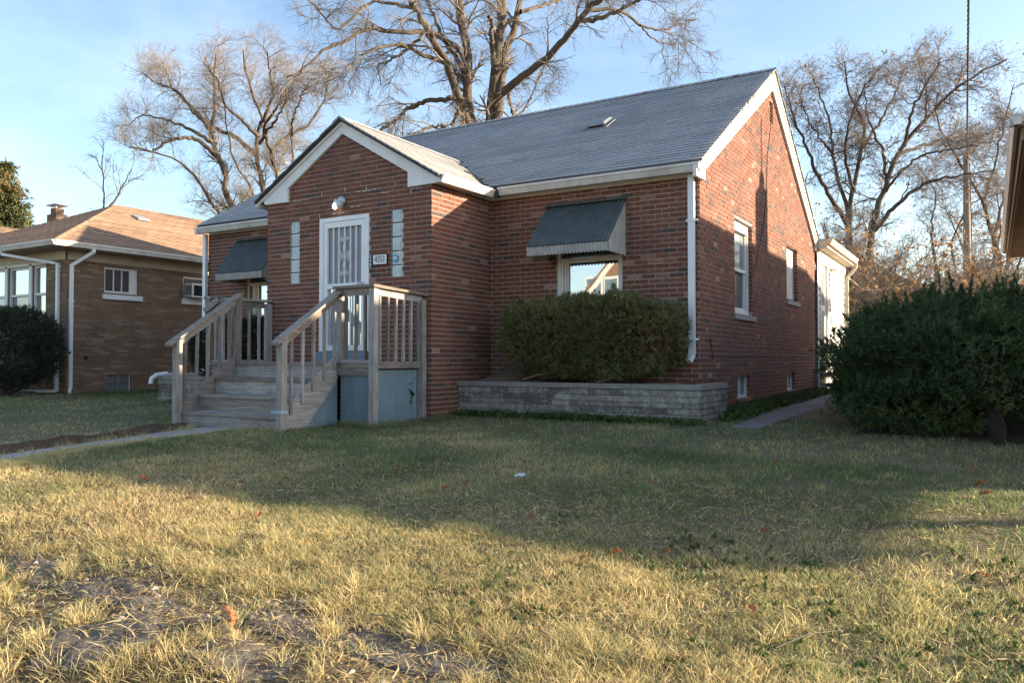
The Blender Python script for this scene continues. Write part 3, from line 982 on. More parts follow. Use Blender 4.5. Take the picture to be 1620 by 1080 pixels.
def window(parent, O, u, n, hole, rec=0.075, fw=0.06, panes=None, mullions=(), frame_m='white', sill=None, fdep=0.05):
    """frame (the part), with sashes, panes and a sill as its sub-parts; panes = list of (a,b,c,d,material,depth)"""
    a, b, c, d = hole[:4]
    mb = MB()
    g = 0.002
    for q in ((a+g, a+fw, c+g, d-g), (b-fw, b-g, c+g, d-g), (a+fw, b-fw, d-fw, d-g), (a+fw, b-fw, c+g, c+fw)):
        frame_bar(mb, O, u, n, *q, -rec-fdep, -rec)
    for q in mullions:
        frame_bar(mb, O, u, n, *q, -rec-fdep, -rec-0.004)
    wobj = build(mb, 'window', frame_m, parent)
    for (pa, pb, pc, pd, m_, dp) in panes:
        pm = MB()
        frame_bar(pm, O, u, n, pa, pb, pc, pd, -dp-0.02, -dp)
        build(pm, 'pane', m_, wobj)
    if sill:
        sm = MB()
        sa, sb_, sc_, sd_, sout, m_ = sill
        frame_bar(sm, O, u, n, sa, sb_, sc_, sd_, -0.09, sout)
        build(sm, 'sill', m_, wobj)
    return wobj

def sash(win, O, u, n, a, b, c, d, t, back, front, m='white'):
    mb = MB()
    for q in ((a, a+t, c, d), (b-t, b, c, d), (a+t, b-t, d-t, d), (a+t, b-t, c, c+t)):
        frame_bar(mb, O, u, n, *q, back, front)
    return build(mb, 'sash', m, win)

# front right window: one broad pane under the awning
a, b, c, d = W_FR
w = window(house, (0, 0, 0), X_, -Y_, W_FR, 0.03, 0.05, [(a+0.17, b-0.085, c+0.1, 2.20, 'glass', 0.085), (a+0.05, b-0.05, 2.26, d-0.05, 'dark_glass', 0.09)],
           [(a+0.05, b-0.05, 2.20, 2.26)], sill=(a-0.04, b+0.04, c-0.07, c-0.002, 0.03, 'sill'))
for q in ((a+0.05, a+0.09), (a+0.105, a+0.14), (a+0.15, a+0.17), (b-0.085, b-0.05)):
    mb = MB()
    frame_bar(mb, (0, 0, 0), X_, -Y_, q[0], q[1], c+0.05, 2.20, -0.12, -0.05)
    build(mb, 'stile', 'white', w)
# front left window
a, b, c, d = W_FL
w = window(house, (0, 0, 0), X_, -Y_, W_FL, 0.05, 0.06, [(a+0.30, b-0.09, c+0.1, 2.18, 'glass', 0.10), (a+0.06, b-0.06, 2.24, d-0.06, 'dark_glass', 0.1), (a+0.06, a+0.12, c+0.06, 2.18, 'dark_glass', 0.11)],
           [(a+0.06, b-0.06, 2.18, 2.24)], frame_m='cream', sill=(a-0.04, b+0.04, c-0.07, c-0.002, 0.03, 'sill'))
for q in ((a+0.12, a+0.19), (a+0.2, a+0.23), (a+0.25, a+0.30)):
    mb = MB()
    frame_bar(mb, (0, 0, 0), X_, -Y_, q[0], q[1], c+0.05, 2.18, -0.13, -0.07)
    build(mb, 'stile', 'cream', w)
# side double-hung window
a, b, c, d = W_S1
zm = 2.17
w = window(house, (0, 0, 0), Y_, X_, W_S1, 0.055, 0.07, [(a+0.11, b-0.14, zm+0.03, d-0.14, 'side_glass', 0.10), (a+0.12, b-0.13, c+0.10, zm-0.02, 'dark_glass', 0.125)],
           sill=(a-0.05, b+0.13, c-0.085, c-0.003, 0.035, 'sill'))
sash(w, (0, 0, 0), Y_, X_, a+0.07, b-0.09, zm, d-0.07, 0.05, -0.12, -0.075)
sash(w, (0, 0, 0), Y_, X_, a+0.075, b-0.09, c+0.07, zm+0.035, 0.045, -0.14, -0.095)
mb = MB()
for k, q in enumerate((d-0.10, d-0.135)):
    frame_bar(mb, (0, 0, 0), Y_, X_, a+0.07, b-0.08, q-0.02, q, -0.075, -0.045+0.006*k)
build(mb, 'storm_track', 'white', w)
# boarded side window
a, b, c, d = W_S2
w = window(house, (0, 0, 0), Y_, X_, W_S2, 0.075, 0.05, [(a+0.05, b-0.05, c+0.05, d-0.05, 'boarded', 0.085)], frame_m='boarded',
           sill=(a-0.05, b+0.13, c-0.085, c-0.003, 0.035, 'sill'))
for hB in (W_B1, W_B2):
    a, b, c, d = hB
    w = window(house, (0, 0, 0), Y_, X_, hB, 0.05, 0.035, [(a+0.035, b-0.035, c+0.035, d-0.035, 'side_glass', 0.085)],
               [((a+b)/2-0.018, (a+b)/2+0.018, c+0.035, d-0.035)])
    sb = MB()                                                       # sloping course of bricks as a sill
    n_ = 4
    for k in range(n_):
        u0 = a-0.06+k*(b-a+0.12)/n_
        sb.hexa([(0.0, u0+0.004, c-0.10), (0.055, u0+0.004, c-0.10), (0.055, u0+(b-a+0.12)/n_-0.004, c-0.10), (0.0, u0+(b-a+0.12)/n_-0.004, c-0.10),
                 (0.0, u0+0.004, c-0.004), (0.055, u0+0.004, c-0.03), (0.055, u0+(b-a+0.12)/n_-0.004, c-0.03), (0.0, u0+(b-a+0.12)/n_-0.004, c-0.004)], R.uniform(0.2, 0.8))
    build(sb, 'brick_sill', 'brick', w)
# gable louvre
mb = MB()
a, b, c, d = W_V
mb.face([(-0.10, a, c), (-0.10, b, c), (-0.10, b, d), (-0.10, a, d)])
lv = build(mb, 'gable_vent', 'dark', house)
for k in range(7):
    sb = MB()
    z = c+0.02+k*(d-c-0.02)/7
    sb.hexa([(-0.085, a, z), (-0.02, a, z-0.03), (-0.02, b, z-0.03), (-0.085, b, z), (-0.085, a, z+0.01), (-0.02, a, z-0.02), (-0.02, b, z-0.02), (-0.085, b, z+0.01)])
    build(sb, 'slat', 'brick', lv)

# glass block columns
for gi, g in enumerate((G1, G2)):
    mb = MB()
    frame_bar(mb, (0, PY, 0), X_, -Y_, g[0], g[1], g[2], g[3], -0.11, -0.028)
    gw = build(mb, 'glass_block_window', 'joint', house)
    n_ = 5
    hgt = (g[3]-g[2])/n_
    for k in range(n_):
        z0, z1 = g[2]+k*hgt+0.010, g[2]+(k+1)*hgt-0.010
        bmq = MB()
        frame_bar(bmq, (0, PY, 0), X_, -Y_, g[0]+0.007, g[1]-0.007, z0, z1, -0.03, -0.018)
        for q in range(6):
            xx = g[0]+0.034+q*0.0275
            frame_bar(bmq, (0, PY, 0), X_, -Y_, xx-0.007, xx+0.007, z0+0.018, z1-0.018, -0.019, -0.011 if q in (1, 4) else -0.0145)
        build(bmq, 'glass_block', 'block', gw)
mb = MB()
pts = []
for q in range(8):
    an = q*math.pi/4+math.pi/8
    pts.append((-3.905+0.047*math.cos(an), PY-0.006, 2.222+0.06*math.sin(an)))
mb.extrude(pts[::-1], (0, 0.002, 0))
st = build(mb, 'sticker', 'blue', house)
mb = MB()
mb.box(-3.945, -3.872, PY-0.008, PY-0.0065, 2.212, 2.243)
build(mb, 'sticker_band', 'paper', st)

# security door ------------------------------------------------------
da, db, dc, dd_ = DOOR
mb = MB()
for q in ((da, da+0.075, dc+0.15, dd_), (db-0.065, db, dc+0.15, dd_), (da+0.075, db-0.065, dd_-0.06, dd_)):
    frame_bar(mb, (0, PY, 0), X_, -Y_, *q, -0.06, 0.022)
door = build(mb, 'security_door', 'white_metal', house)
mb = MB()
x0, x1 = da+0.08, db-0.07
zA, zB, zC, zD = dc+0.16, 1.84, 1.915, dd_-0.065
for q in ((x0, x0+0.075, zA, zD), (x1-0.075, x1, zA, zD), (x0+0.075, x1-0.075, zD-0.085, zD), (x0+0.075, x1-0.075, zB, zC), (x0+0.075, x1-0.075, zA, zA+0.08)):
    frame_bar(mb, (0, PY, 0), X_, -Y_, *q, -0.025, 0.014)
build(mb, 'door_leaf', 'white_metal', door)
gx0, gx1 = x0+0.075, x1-0.075
for z0, z1, m_ in ((zC, zD-0.085, 'screen'), (zA+0.08, zB, 'storm_glass')):
    mb = MB()
    frame_bar(mb, (0, PY, 0), X_, -Y_, gx0, gx1, z0, z1, -0.05, -0.03)
    build(mb, 'door_panel', m_, door)
    for k in range(1, 6):
        mb = MB()
        xx = gx0+k*(gx1-gx0)/6+0.012*(3-k)*0
        frame_bar(mb, (0, PY, 0), X_, -Y_, xx-0.0085, xx+0.0085, z0-0.004, z1+0.004, -0.012, 0.005)
        build(mb, 'bar', 'white_metal', door)
def scroll(mb, cx, cz, r, sx, sz, turns=1.35):
    pts = []
    for i in range(15):
        f_ = i/14
        an = math.pi*(0.5)-f_*turns*2*math.pi
        rr = r*(1-0.72*f_)
        pts.append((cx+sx*rr*math.cos(an), PY-0.008, cz+sz*rr*math.sin(an)))
    mb.tube(pts, 0.0055, 5)
xm = (gx0+gx1)/2
mb = MB()
for sx in (-1, 1):
    for zc, r, sz in ((2.565, 0.035, 1), (2.335, 0.052, 1), (2.295, 0.052, -1), (2.065, 0.035, -1)):
        scroll(mb, xm+sx*(r+0.010), zc, r, sx, sz)
    for zc, sz in ((2.44, 1), (2.19, -1)):
        mb.tube([(xm+sx*0.006, PY-0.008, zc+sz*0.035), (xm+sx*0.03, PY-0.008, zc), (xm+sx*0.012, PY-0.008, zc-sz*0.03)], 0.005, 5)
mb.tube([(xm, PY-0.008, 2.02), (xm, PY-0.008, 2.61)], 0.010, 6)
build(mb, 'scrollwork', 'white_metal', door)
mb = MB()
mb.tube([(gx1+0.03, PY-0.02, 1.90), (gx1+0.03, PY-0.055, 1.90)], 0.014, 8)
mb.tube([(gx1+0.035, PY-0.055, 1.90), (gx1-0.06, PY-0.055, 1.885)], 0.009, 8)
build(mb, 'handle', 'silver', door)
mb = MB()
mb.box(da-0.05, db+0.03, PY-0.10, PY, dc-0.005, dc+0.15)
build(mb, 'door_sill', 'blue_ply', house)

# house number, doorbell and light ----------------------------------
mb = MB()
mb.box(-4.300, -4.030, PY-0.026, PY-0.009, 2.140, 2.298)
plate = build(mb, 'number_plate', 'dark', house)
mb = MB()
mb.box(-4.288, -4.042, PY-0.030, PY-0.026, 2.152, 2.286)
build(mb, 'plate_face', 'white', plate)
def text_mesh(txt, size):
    cu = bpy.data.curves.new('numerals', 'FONT')
    cu.body = txt
    cu.size = size
    cu.extrude = 0.001
    cu.align_x, cu.align_y = 'CENTER', 'CENTER'
    o = bpy.data.objects.new('numerals', cu)
    C.objects.link(o)
    dg = bpy.context.evaluated_depsgraph_get()
    me = bpy.data.meshes.new_from_object(o.evaluated_get(dg))
    C.objects.unlink(o)
    bpy.data.objects.remove(o)
    return me
me = text_mesh('4353', 0.115)
me.transform(Matrix.Diagonal((0.82, 1.12, 1, 1)))
me.materials.clear()
me.materials.append(M['black'])
piece(me, 'numerals', plate, (-4.165, PY-0.0312, 2.219), (math.pi/2, 0, 0))
mb = MB()
mb.box(-4.372, -4.312, PY-0.022, PY-0.006, 2.118, 2.262)
bell = build(mb, 'doorbell', 'dark', house)
mb = MB()
mb.box(-4.366, -4.318, PY-0.026, PY-0.022, 2.126, 2.136)
mb.box(-4.366, -4.318, PY-0.026, PY-0.022, 2.244, 2.254)
mb.box(-4.354, -4.330, PY-0.030, PY-0.022, 2.145, 2.178)
mb.box(-4.354, -4.330, PY-0.027, PY-0.022, 2.198, 2.226)
build(mb, 'button_plate', 'white', bell)
lc = Vector((-4.92, PY, 3.135))
mb = MB()
mb.lathe(lc+Vector((0, -0.008, 0)), [(0.078, 0), (0.078, 0.012), (0.062, 0.028), (0.02, 0.034)], (0, -1, 0), 18)
lamp = build(mb, 'porch_light', 'silver', house, smooth=True)
mb = MB()
mb.tube([lc+Vector((-0.01, -0.03, 0.0)), lc+Vector((-0.04, -0.075, -0.02))], 0.014, 8)
mb.tube([lc+Vector((0.02, -0.03, 0.0)), lc+Vector((0.02, -0.075, -0.03))], 0.014, 8)
build(mb, 'lamp_arm', 'silver', lamp)
mb = MB()
mb.lathe(lc+Vector((0.02, -0.075, -0.01)), [(0.022, 0), (0.05, -0.02), (0.056, -0.07), (0.038, -0.10), (0.012, -0.105)], (0, 0, 1), 14)
build(mb, 'glass_shade', 'jar', lamp, smooth=True)
mb = MB()
mb.tube([lc+Vector((-0.04, -0.075, 0.01)), lc+Vector((-0.055, -0.09, -0.045))], [0.026, 0.03], 10)
build(mb, 'lamp_holder', 'white', lamp)
mb = MB()
mb.lathe(lc+Vector((-0.056, -0.092, -0.045)), [(0.018, 0.0), (0.034, -0.03), (0.036, -0.05), (0.026, -0.075), (0.008, -0.084)], (0, 0, 1), 12)
build(mb, 'bulb', 'bulb', lamp, smooth=True)

# awnings -----------------------------------------------------------
def awning(x0, x1, ztop, yout, zfr, zval, ridge=True):
    n_ = 23
    m = n_*6
    amp = 0.011
    th = 0.004
    mb = MB()
    dirv = Vector((0, -yout, zfr-ztop)).normalized()
    nrm = Vector((0, dirv.z, -dirv.y))
    if nrm.z < 0: nrm = -nrm
    prof = [(x0+(x1-x0)*i/m, amp*math.sin(2*math.pi*n_*i/m)) for i in range(m+1)]
    top = [Vector((x, -0.008, ztop))+nrm*h for x, h in prof]
    bot = [Vector((x, -yout, zfr))+nrm*h for x, h in prof]
    for i in range(m):
        mb.face([bot[i], bot[i+1], top[i+1], top[i]])
        mb.face([top[i]-nrm*th, top[i+1]-nrm*th, bot[i+1]-nrm*th, bot[i]-nrm*th])
        mb.face([bot[i]-nrm*th, bot[i+1]-nrm*th, bot[i+1], bot[i]])
    aw = build(mb, 'awning', 'awn', house, smooth=False)
    mb = MB()
    vt = [Vector((x, -yout+0.004-h*0.9, zfr-0.012+h*0.4)) for x, h in prof]
    vb = [Vector((x, -yout+0.006-h*0.9, zval+0.010*math.sin(2*math.pi*n_*i/m+1.2))) for i, (x, h) in enumerate(prof)]
    for i in range(m):
        mb.face([vb[i], vb[i+1], vt[i+1], vt[i]])
        o_ = Vector((0, 0.004, 0))
        mb.face([vt[i]+o_, vt[i+1]+o_, vb[i+1]+o_, vb[i]+o_])
    build(mb, 'valance', 'awn_pale', aw)
    for xs, sg in ((x1-0.012, 1), (x0+0.012, -1)):
        mb = MB()
        k = 11*4
        pts_t, pts_b = [], []
        for i in range(k+1):
            f_ = i/k
            y = -0.01-(yout-0.015)*f_
            h = 0.008*math.sin(2*math.pi*11*i/k)
            zt = ztop+(zfr-ztop)*f_-0.015
            pts_t.append(Vector((xs+h, y, zt)))
            pts_b.append(Vector((xs+h, y, zval-0.005)))
        for i in range(k):
            mb.face([pts_b[i], pts_b[i+1], pts_t[i+1], pts_t[i]])
        build(mb, 'side_panel', 'awn_pale', aw)
    mb = MB()
    mb.hexa([(x0, -0.075, ztop-0.008), (x1+0.006, -0.075, ztop-0.008), (x1+0.006, -0.006, ztop+0.012), (x0, -0.006, ztop+0.012),
             (x0, -0.075, ztop+0.005), (x1+0.006, -0.075, ztop+0.005), (x1+0.006, -0.006, ztop+0.042), (x0, -0.006, ztop+0.042)])
    build(mb, 'top_flashing', 'awn', aw)
awning(-2.29, -1.035, 3.035, 0.62, 2.375, 2.245)
awning(-9.03, -7.78, 3.05, 0.50, 2.385, 2.255)

# roof vent, chimney --------------------------------------------------
def roof_vent(parent, c, u, v, n, m='vent'):
    c, u, v, n = V3(c), V3(u), V3(v), V3(n)
    mb = MB()
    def P(a, b, h): return c+u*a+v*b+n*h
    mb.hexa([P(-.22, -.20, 0.0), P(.22, -.20, 0.0), P(.22, .25, 0.0), P(-.22, .25, 0.0), P(-.22, -.20, .012), P(.22, -.20, .012), P(.22, .25, .012), P(-.22, .25, .012)])
    b_ = build(mb, 'roof_vent', m, parent)
    mb = MB()
    mb.hexa([P(-.14, -.12, .012), P(.14, -.12, .012), P(.14, .14, .012), P(-.14, .14, .012), P(-.14, -.12, .052), P(.14, -.12, .052), P(.14, .14, .052), P(-.14, .14, .052)])
    build(mb, 'vent_throat', 'dark', b_)
    mb = MB()
    mb.hexa([P(-.20, -.19, .05), P(.20, -.19, .05), P(.20, .2, .05), P(-.20, .2, .05), P(-.16, -.15, .085), P(.16, -.15, .085), P(.16, .16, .08), P(-.16, .16, .08)])
    build(mb, 'vent_hood', m, b_)
roof_vent(house, (-2.47, 2.22, roof_z(2.22)+0.004), X_, vm, nm)
mb = MB()
for k in range(9):
    for i in range(3):
        x = -5.78+i*0.17+(0.06 if k % 2 else 0)
        mb.box(x, x+0.16, 4.85, 4.95, 5.45+k*0.068, 5.45+k*0.068+0.058, R.random())
mb.box(-5.76, -5.22, 4.86, 5.30, 5.3, 6.06, 0.4)
build(mb, 'rear_chimney', 'brick', house)
# cables on the right wall
mb = MB()
mb.tube([(0.012, 4.12, 5.0), (0.014, 3.8, 4.3), (0.014, 3.72, 3.7), (0.016, 3.5, 3.1), (0.018, 3.12, 2.6), (0.02, 2.95, 2.35), (0.02, 2.83, 2.25), (0.045, 2.45, 1.98)], 0.006, 5)
mb.tube([(0.012, y, 0.845-0.008*math.sin(y)) for y in np.linspace(0.35, 8.2, 20)], 0.006, 5)
build(mb, 'wall_cable', 'black', house)
mb = MB()
mb.tube([(0.012, 0.44, 1.09), (0.02, 0.41, 1.0), (0.03, 0.47, 0.85), (0.03, 0.50, 0.80)], 0.007, 5)
stub = build(mb, 'cable_stub', 'black', house)
mb = MB()
mb.tube([(0.03, 0.50, 0.815), (0.03, 0.515, 0.765)], 0.010, 6)
build(mb, 'cable_cap', 'orange', stub)
BR.finish(300)
# ------------------------------------------------------------------ wooden porch
porch = thing('wooden_porch', (-5.0, -2.5, -0.05), 'weathered grey wooden porch with steps and baluster railings at the brick entrance', 'porch')
WX = ['wood_x', 'wood_y', 'wood_z']
DX0, DX1, DYF, DZ = -6.58, -3.41, -2.55, 0.757
SX0, SX1 = -5.97, -4.02
def wbox(name, x0, x1, y0, y1, z0, z1, ax, par=porch, jit=0.004):
    mb = MB()
    t_ = R.random()
    e = [R.uniform(-jit, jit) for _ in range(8)]
    b_ = 0.004
    mb.hexa([(x0, y0, z0), (x1, y0, z0), (x1, y1, z0), (x0, y1, z0), (x0, y0, z1+e[0]), (x1, y0, z1+e[1]), (x1, y1, z1+e[1]), (x0, y1, z1+e[0])], t_)
    return build(mb, name, 'wood_'+ax, par)
def wbeam(name, a, b, wid, hgt, ax, par=porch, plumb=False):
    mb = MB()
    mb.beam(a, b, wid, hgt, R.random(), plumb=plumb)
    return build(mb, name, 'wood_'+ax, par)
y = PY-0.11                                                         # deck boards
while y > DYF+0.02:
    wbox('deck_board', DX0+0.02, DX1-0.02, max(y-0.136, DYF-0.03), y, DZ-0.036, DZ, 'x')
    y -= 0.142
# posts
def post(x, y, z0, z1, s=0.088):
    lean = R.uniform(-0.006, 0.006)
    mb = MB()
    h = s/2
    mb.hexa([(x-h, y-h, z0), (x+h, y-h, z0), (x+h, y+h, z0), (x-h, y+h, z0), (x-h+lean, y-h, z1), (x+h+lean, y-h, z1), (x+h+lean, y+h, z1), (x-h+lean, y+h, z1)], R.random())
    return build(mb, 'post', 'wood_z', porch)
TOP = 1.705
post(-3.43, DYF+0.01, gzs(-3.43, DYF)-0.05, TOP)
post(-3.36, PY-0.09, gzs(-3.4, -1.6)-0.1, 1.60)
post(SX1+0.02, DYF+0.04, 0.70, TOP)
post(SX0-0.03, DYF+0.03, 0.70, TOP)
post(-6.57, DYF+0.02, gzs(-6.5, DYF)-0.05, 1.68)
post(-6.40, PY-0.06, 0.70, 1.66)
nl = post(SX0+0.02, -3.53, gzs(SX0, -3.5)-0.08, 1.04)
nr = post(SX1+0.06, -3.57, gzs(SX1, -3.5)-0.08, 1.06)
mb = MB()
x, y = SX1+0.06, -3.57
mb.box(x-0.049, x+0.049, y-0.049, y+0.049, 0.155, 0.185)
mb.box(x-0.12, x-0.045, y-0.050, y-0.046, 0.158, 0.178)
build(mb, 'tape_wrap', 'tape', nr)
# level rails with balusters
def rail_run(a, b, zb, zt, nbal, cap=True, skew=0.0, rails=True):
    a, b = V3(a), V3(b)
    d = (b-a).normalized()
    ax = 'x' if abs(d.x) > abs(d.y) else 'y'
    side = Vector((d.y, -d.x, 0))
    L_ = (b-a).length
    up = lambda z: Vector((0, 0, z))
    wbeam('rail', a+d*0.045+up(zb+0.045), b-d*0.045+up(zb+0.045), 0.038, 0.088, ax)
    wbeam('rail', a+d*0.045+up(zt-0.065), b-d*0.045+up(zt-0.065+skew), 0.038, 0.09, ax)
    if cap:
        wbeam('cap_rail', a-d*0.06+up(zt+0.002), b+d*0.07+up(zt+0.002+skew), 0.135, 0.036, ax)
    for k in range(nbal):
        f_ = (k+0.75)/(nbal+0.5)*L_
        p = a+d*f_-side*0.0385*0
        ln = R.uniform(-0.012, 0.012)
        mb = MB()
        q = p+up(zb+0.092)
        r_ = p+up(zt-0.112+skew*f_/L_)+d*ln
        mb.beam(q, r_, 0.034, 0.034, R.random(), up=(d.x, d.y, 0.001))
        build(mb, 'baluster', 'wood_z', porch)
rail_run((SX1+0.02, DYF+0.0, 0), (-3.43, DYF+0.0, 0), DZ-0.06, 1.725, 3)
rail_run((-3.42, DYF, 0), (-3.37, PY-0.05, 0), DZ-0.08, 1.725, 6, skew=-0.055)
rail_run((-6.57, DYF+0.02, 0), (-6.42, PY-0.08, 0), DZ-0.06, 1.70, 5)
rail_run((-6.57, DYF+0.02, 0), (SX0-0.03, DYF+0.02, 0), DZ-0.06, 1.70, 3, cap=False)
wbeam('cap_rail', (-6.66, DYF+0.02, 1.70), (-6.40, DYF+0.05, 1.715), 0.12, 0.034, 'x')
wbeam('loose_board', (-6.60, DYF-0.06, 1.50), (-6.36, DYF-0.02, 1.66), 0.035, 0.085, 'x')
# steps
TR = [(-3.48, 0.107), (-3.20, 0.322), (-2.92, 0.538)]
for i, (yf_, z) in enumerate(TR):
    yb = (TR[i+1][0] if i < 2 else DYF-0.04)
    wbox('tread', SX0+0.022, SX1-0.022, yf_-0.02, yf_+0.125, z-0.038, z, 'x')
    wbox('tread', SX0+0.022, SX1-0.022, yf_+0.131, yb+0.03, z-0.038, z, 'x')
    zlo = gzs(-5, -3.5)-0.03 if i == 0 else TR[i-1][1]
    wbox('riser', SX0+0.022, SX1-0.022, yf_+0.006, yf_+0.044, zlo+0.002, z-0.040, 'x')
wbox('riser', SX0+0.022, SX1-0.022, DYF-0.012, DYF+0.022, TR[2][1]+0.002, DZ-0.038, 'x')
for sx in (SX0, SX1):
    mb = MB()
    x0, x1 = sx-0.02, sx+0.02
    prof = [(-3.50, gzs(sx, -3.5)-0.06), (-3.50, 0.16), (DYF-0.05, 0.845), (DYF-0.05, 0.50), (-3.2, gzs(sx, -3.2)-0.05)]
    mb.extrude([(x0, p, q) for p, q in prof], (x1-x0, 0, 0), R.random())
    build(mb, 'stringer', 'wood_y', porch)
# sloping handrails and their balusters
for sx, off in ((SX0+0.02, -0.0), (SX1+0.06, 0.0)):
    a = V3((sx, -3.68, 0.985))
    b = V3((sx-0.03, DYF+0.06, 1.735))
    wbeam('handrail', a, b, 0.13, 0.036, 'y', plumb=True)
    wbeam('rail', a+Vector((0, 0.16, 0.02)), b-Vector((0, 0.05, 0.105)), 0.038, 0.075, 'y', plumb=True)
    for k in range(5):
        f_ = 0.24+k*0.155
        p = a.lerp(b, f_)
        zb = 0.16+(p.y+3.50)*(0.845-0.16)/0.95-0.06
        mb = MB()
        mb.beam((sx-(0.035 if sx < -5 else 0.03), p.y+R.uniform(-.015, .015), zb-0.05), (sx-0.02, p.y, p.z-0.075), 0.034, 0.034, R.random(), up=(0, 1, 0.001))
        build(mb, 'baluster', 'wood_z', porch)
# blue panels under the deck
def panel(pts, vec, m='blue_ply', name='skirt_panel'):
    mb = MB()
    mb.extrude(pts, vec)
    return build(mb, name, m, porch)
zg = -0.15
panel([(SX1+0.02, DYF+0.03, zg), (DX1-0.06, DYF+0.03, zg), (DX1-0.06, DYF+0.03, DZ-0.09), (SX1+0.02, DYF+0.03, DZ-0.09)], (0, 0.012, 0))
panel([(DX1-0.035, DYF+0.06, zg), (DX1-0.0, PY-0.14, zg), (DX1-0.0, PY-0.14, DZ-0.1), (DX1-0.035, DYF+0.06, DZ-0.1)], (-0.012, 0, 0))
panel([(SX1-0.032, -3.4, zg), (SX1-0.032, DYF+0.02, zg), (SX1-0.032, DYF+0.02, 0.70), (SX1-0.032, -3.4, 0.09)], (-0.010, 0, 0))
panel([(DX0+0.06, DYF+0.03, zg), (SX0-0.02, DYF+0.03, zg), (SX0-0.02, DYF+0.03, DZ-0.09), (DX0+0.06, DYF+0.03, DZ-0.09)], (0, 0.012, 0))
panel([(DX0+0.05, DYF+0.06, zg), (DX0+0.05, PY-0.05, zg), (DX0+0.05, PY-0.05, DZ-0.1), (DX0+0.05, DYF+0.06, DZ-0.1)], (0.012, 0, 0))
wbox('joist', DX0+0.03, DX1-0.05, DYF-0.004, DYF+0.026, DZ-0.17, DZ-0.04, 'x')

# ------------------------------------------------------------------ stone planters
def planter(x0, x1, y0, right_back, lab, left_open=True):
    p = thing('stone_planter', ((x0+x1)/2, y0/2, 0), lab, 'planter')
    zt = 0.42
    hts = [0.075, 0.068, 0.08, 0.066, 0.078, 0.085]
    def course(O, u, n, length):
        z = -0.03
        for k, h in enumerate(hts):
            a = 0.0
            while a < length-1e-6:
                l_ = R.choice((0.28, 0.4, 0.55, 0.7, 0.85))
                b = min(a+l_, length)
                if length-b < 0.12: b = length
                mb = MB()
                pr = R.uniform(-0.010, 0.010)
                O_, u_, n_ = V3(O), V3(u), V3(n)
                g = 0.005
                z1 = min(z+h, zt)
                def P(s_, zz, d_): return O_+u_*s_+n_*d_+Vector((0, 0, zz))
                e = lambda: R.uniform(-0.003, 0.003)
                mb.hexa([P(a+g, z+g+e(), pr+e()), P(b-g, z+g+e(), pr+e()), P(b-g, z+g, -0.10), P(a+g, z+g, -0.10),
                         P(a+g, z1-g+e(), pr+e()), P(b-g, z1-g+e(), pr+e()), P(b-g, z1-g, -0.10), P(a+g, z1-g, -0.10)], R.random())
                build(mb, 'stone', 'stone', p)
                a = b
            z += h
    course((x0, y0, 0), X_, -Y_, x1-x0)
    if right_back is not None:
        course((x1, y0+0.10, 0), Y_, X_, right_back-y0-0.10)
    if left_open is False:
        course((x0, y0+0.1, 0), Y_, -X_, -y0-0.10)
    mb = MB()
    mb.box(x0+0.01, x1-0.012, y0+0.012, y0+0.095, -0.1, zt-0.01)
    if right_back is not None:
        mb.box(x1-0.095, x1-0.012, y0+0.096, right_back, -0.1, zt-0.01)
    build(mb, 'joint_mortar', 'joint', p)
    n_ = 4
    for k in range(n_):
        mb = MB()
        a, b = x0-0.01+(x1+0.02-x0)*k/n_, x0-0.01+(x1+0.02-x0)*(k+1)/n_
        if k == n_-1 and right_back is not None:
            b = x1+0.02
        yb_ = y0+0.16
        mb.hexa([(a+.003, y0-.018, zt+.002), (b-.003, y0-.018, zt+.002), (b-.003, yb_, zt+.002), (a+.003, yb_, zt+.002),
                 (a+.003, y0-.010, zt+.066), (b-.003, y0-.010, zt+.066), (b-.003, yb_, zt+.066), (a+.003, yb_, zt+.066)], R.random())
        build(mb, 'cap_stone', 'cap', p)
    if right_back is not None:
        mb = MB()
        mb.hexa([(x1-.14, yb_+.005, zt+.002), (x1+.017, yb_+.005, zt+.002), (x1+.017, right_back, zt+.002), (x1-.14, right_back, zt+.002),
                 (x1-.14, yb_+.005, zt+.066), (x1+.010, yb_+.005, zt+.066), (x1+.010, right_back, zt+.066), (x1-.14, right_back, zt+.066)])
        build(mb, 'cap_stone', 'cap', p)
    mb = MB()
    nx = 26
    ys_ = np.linspace(y0+0.09, -0.012, 6)
    xs_ = np.linspace(x0+0.02, (min(x1, -0.02) if right_back is not None else x1)-0.01, nx)
    hgt = lambda x, y: 0.44+0.05*float(vnoise(x, y, 3.0))+0.34*math.exp(-((x+2.72)/0.36)**2)*max(0, (y+0.75)/0.75)+0.06*math.exp(-((x+1.3)/0.4)**2)
    for i in range(nx-1):
        for j in range(5):
            q = [(xs_[i], ys_[j]), (xs_[i+1], ys_[j]), (xs_[i+1], ys_[j+1]), (xs_[i], ys_[j+1])]
            mb.face([(a, b, hgt(a, b)) for a, b in q])
    if right_back is not None:
        mb.face([(-0.02, y0+0.09, 0.44), (x1-0.09, y0+0.09, 0.44), (x1-0.09, right_back, 0.44), (0.012, right_back, 0.44), (0.012, -0.02, 0.44)])
    build(mb, 'soil', 'soil', p, smooth=True)
    return p
planter(PX1+0.012, 0.285, -0.905, 0.25, 'low grey stone planter under the window with the clipped olive shrub')
planter(-10.10, PX0-0.012, -0.905, None, 'low grey stone planter left of the wooden porch', left_open=False)

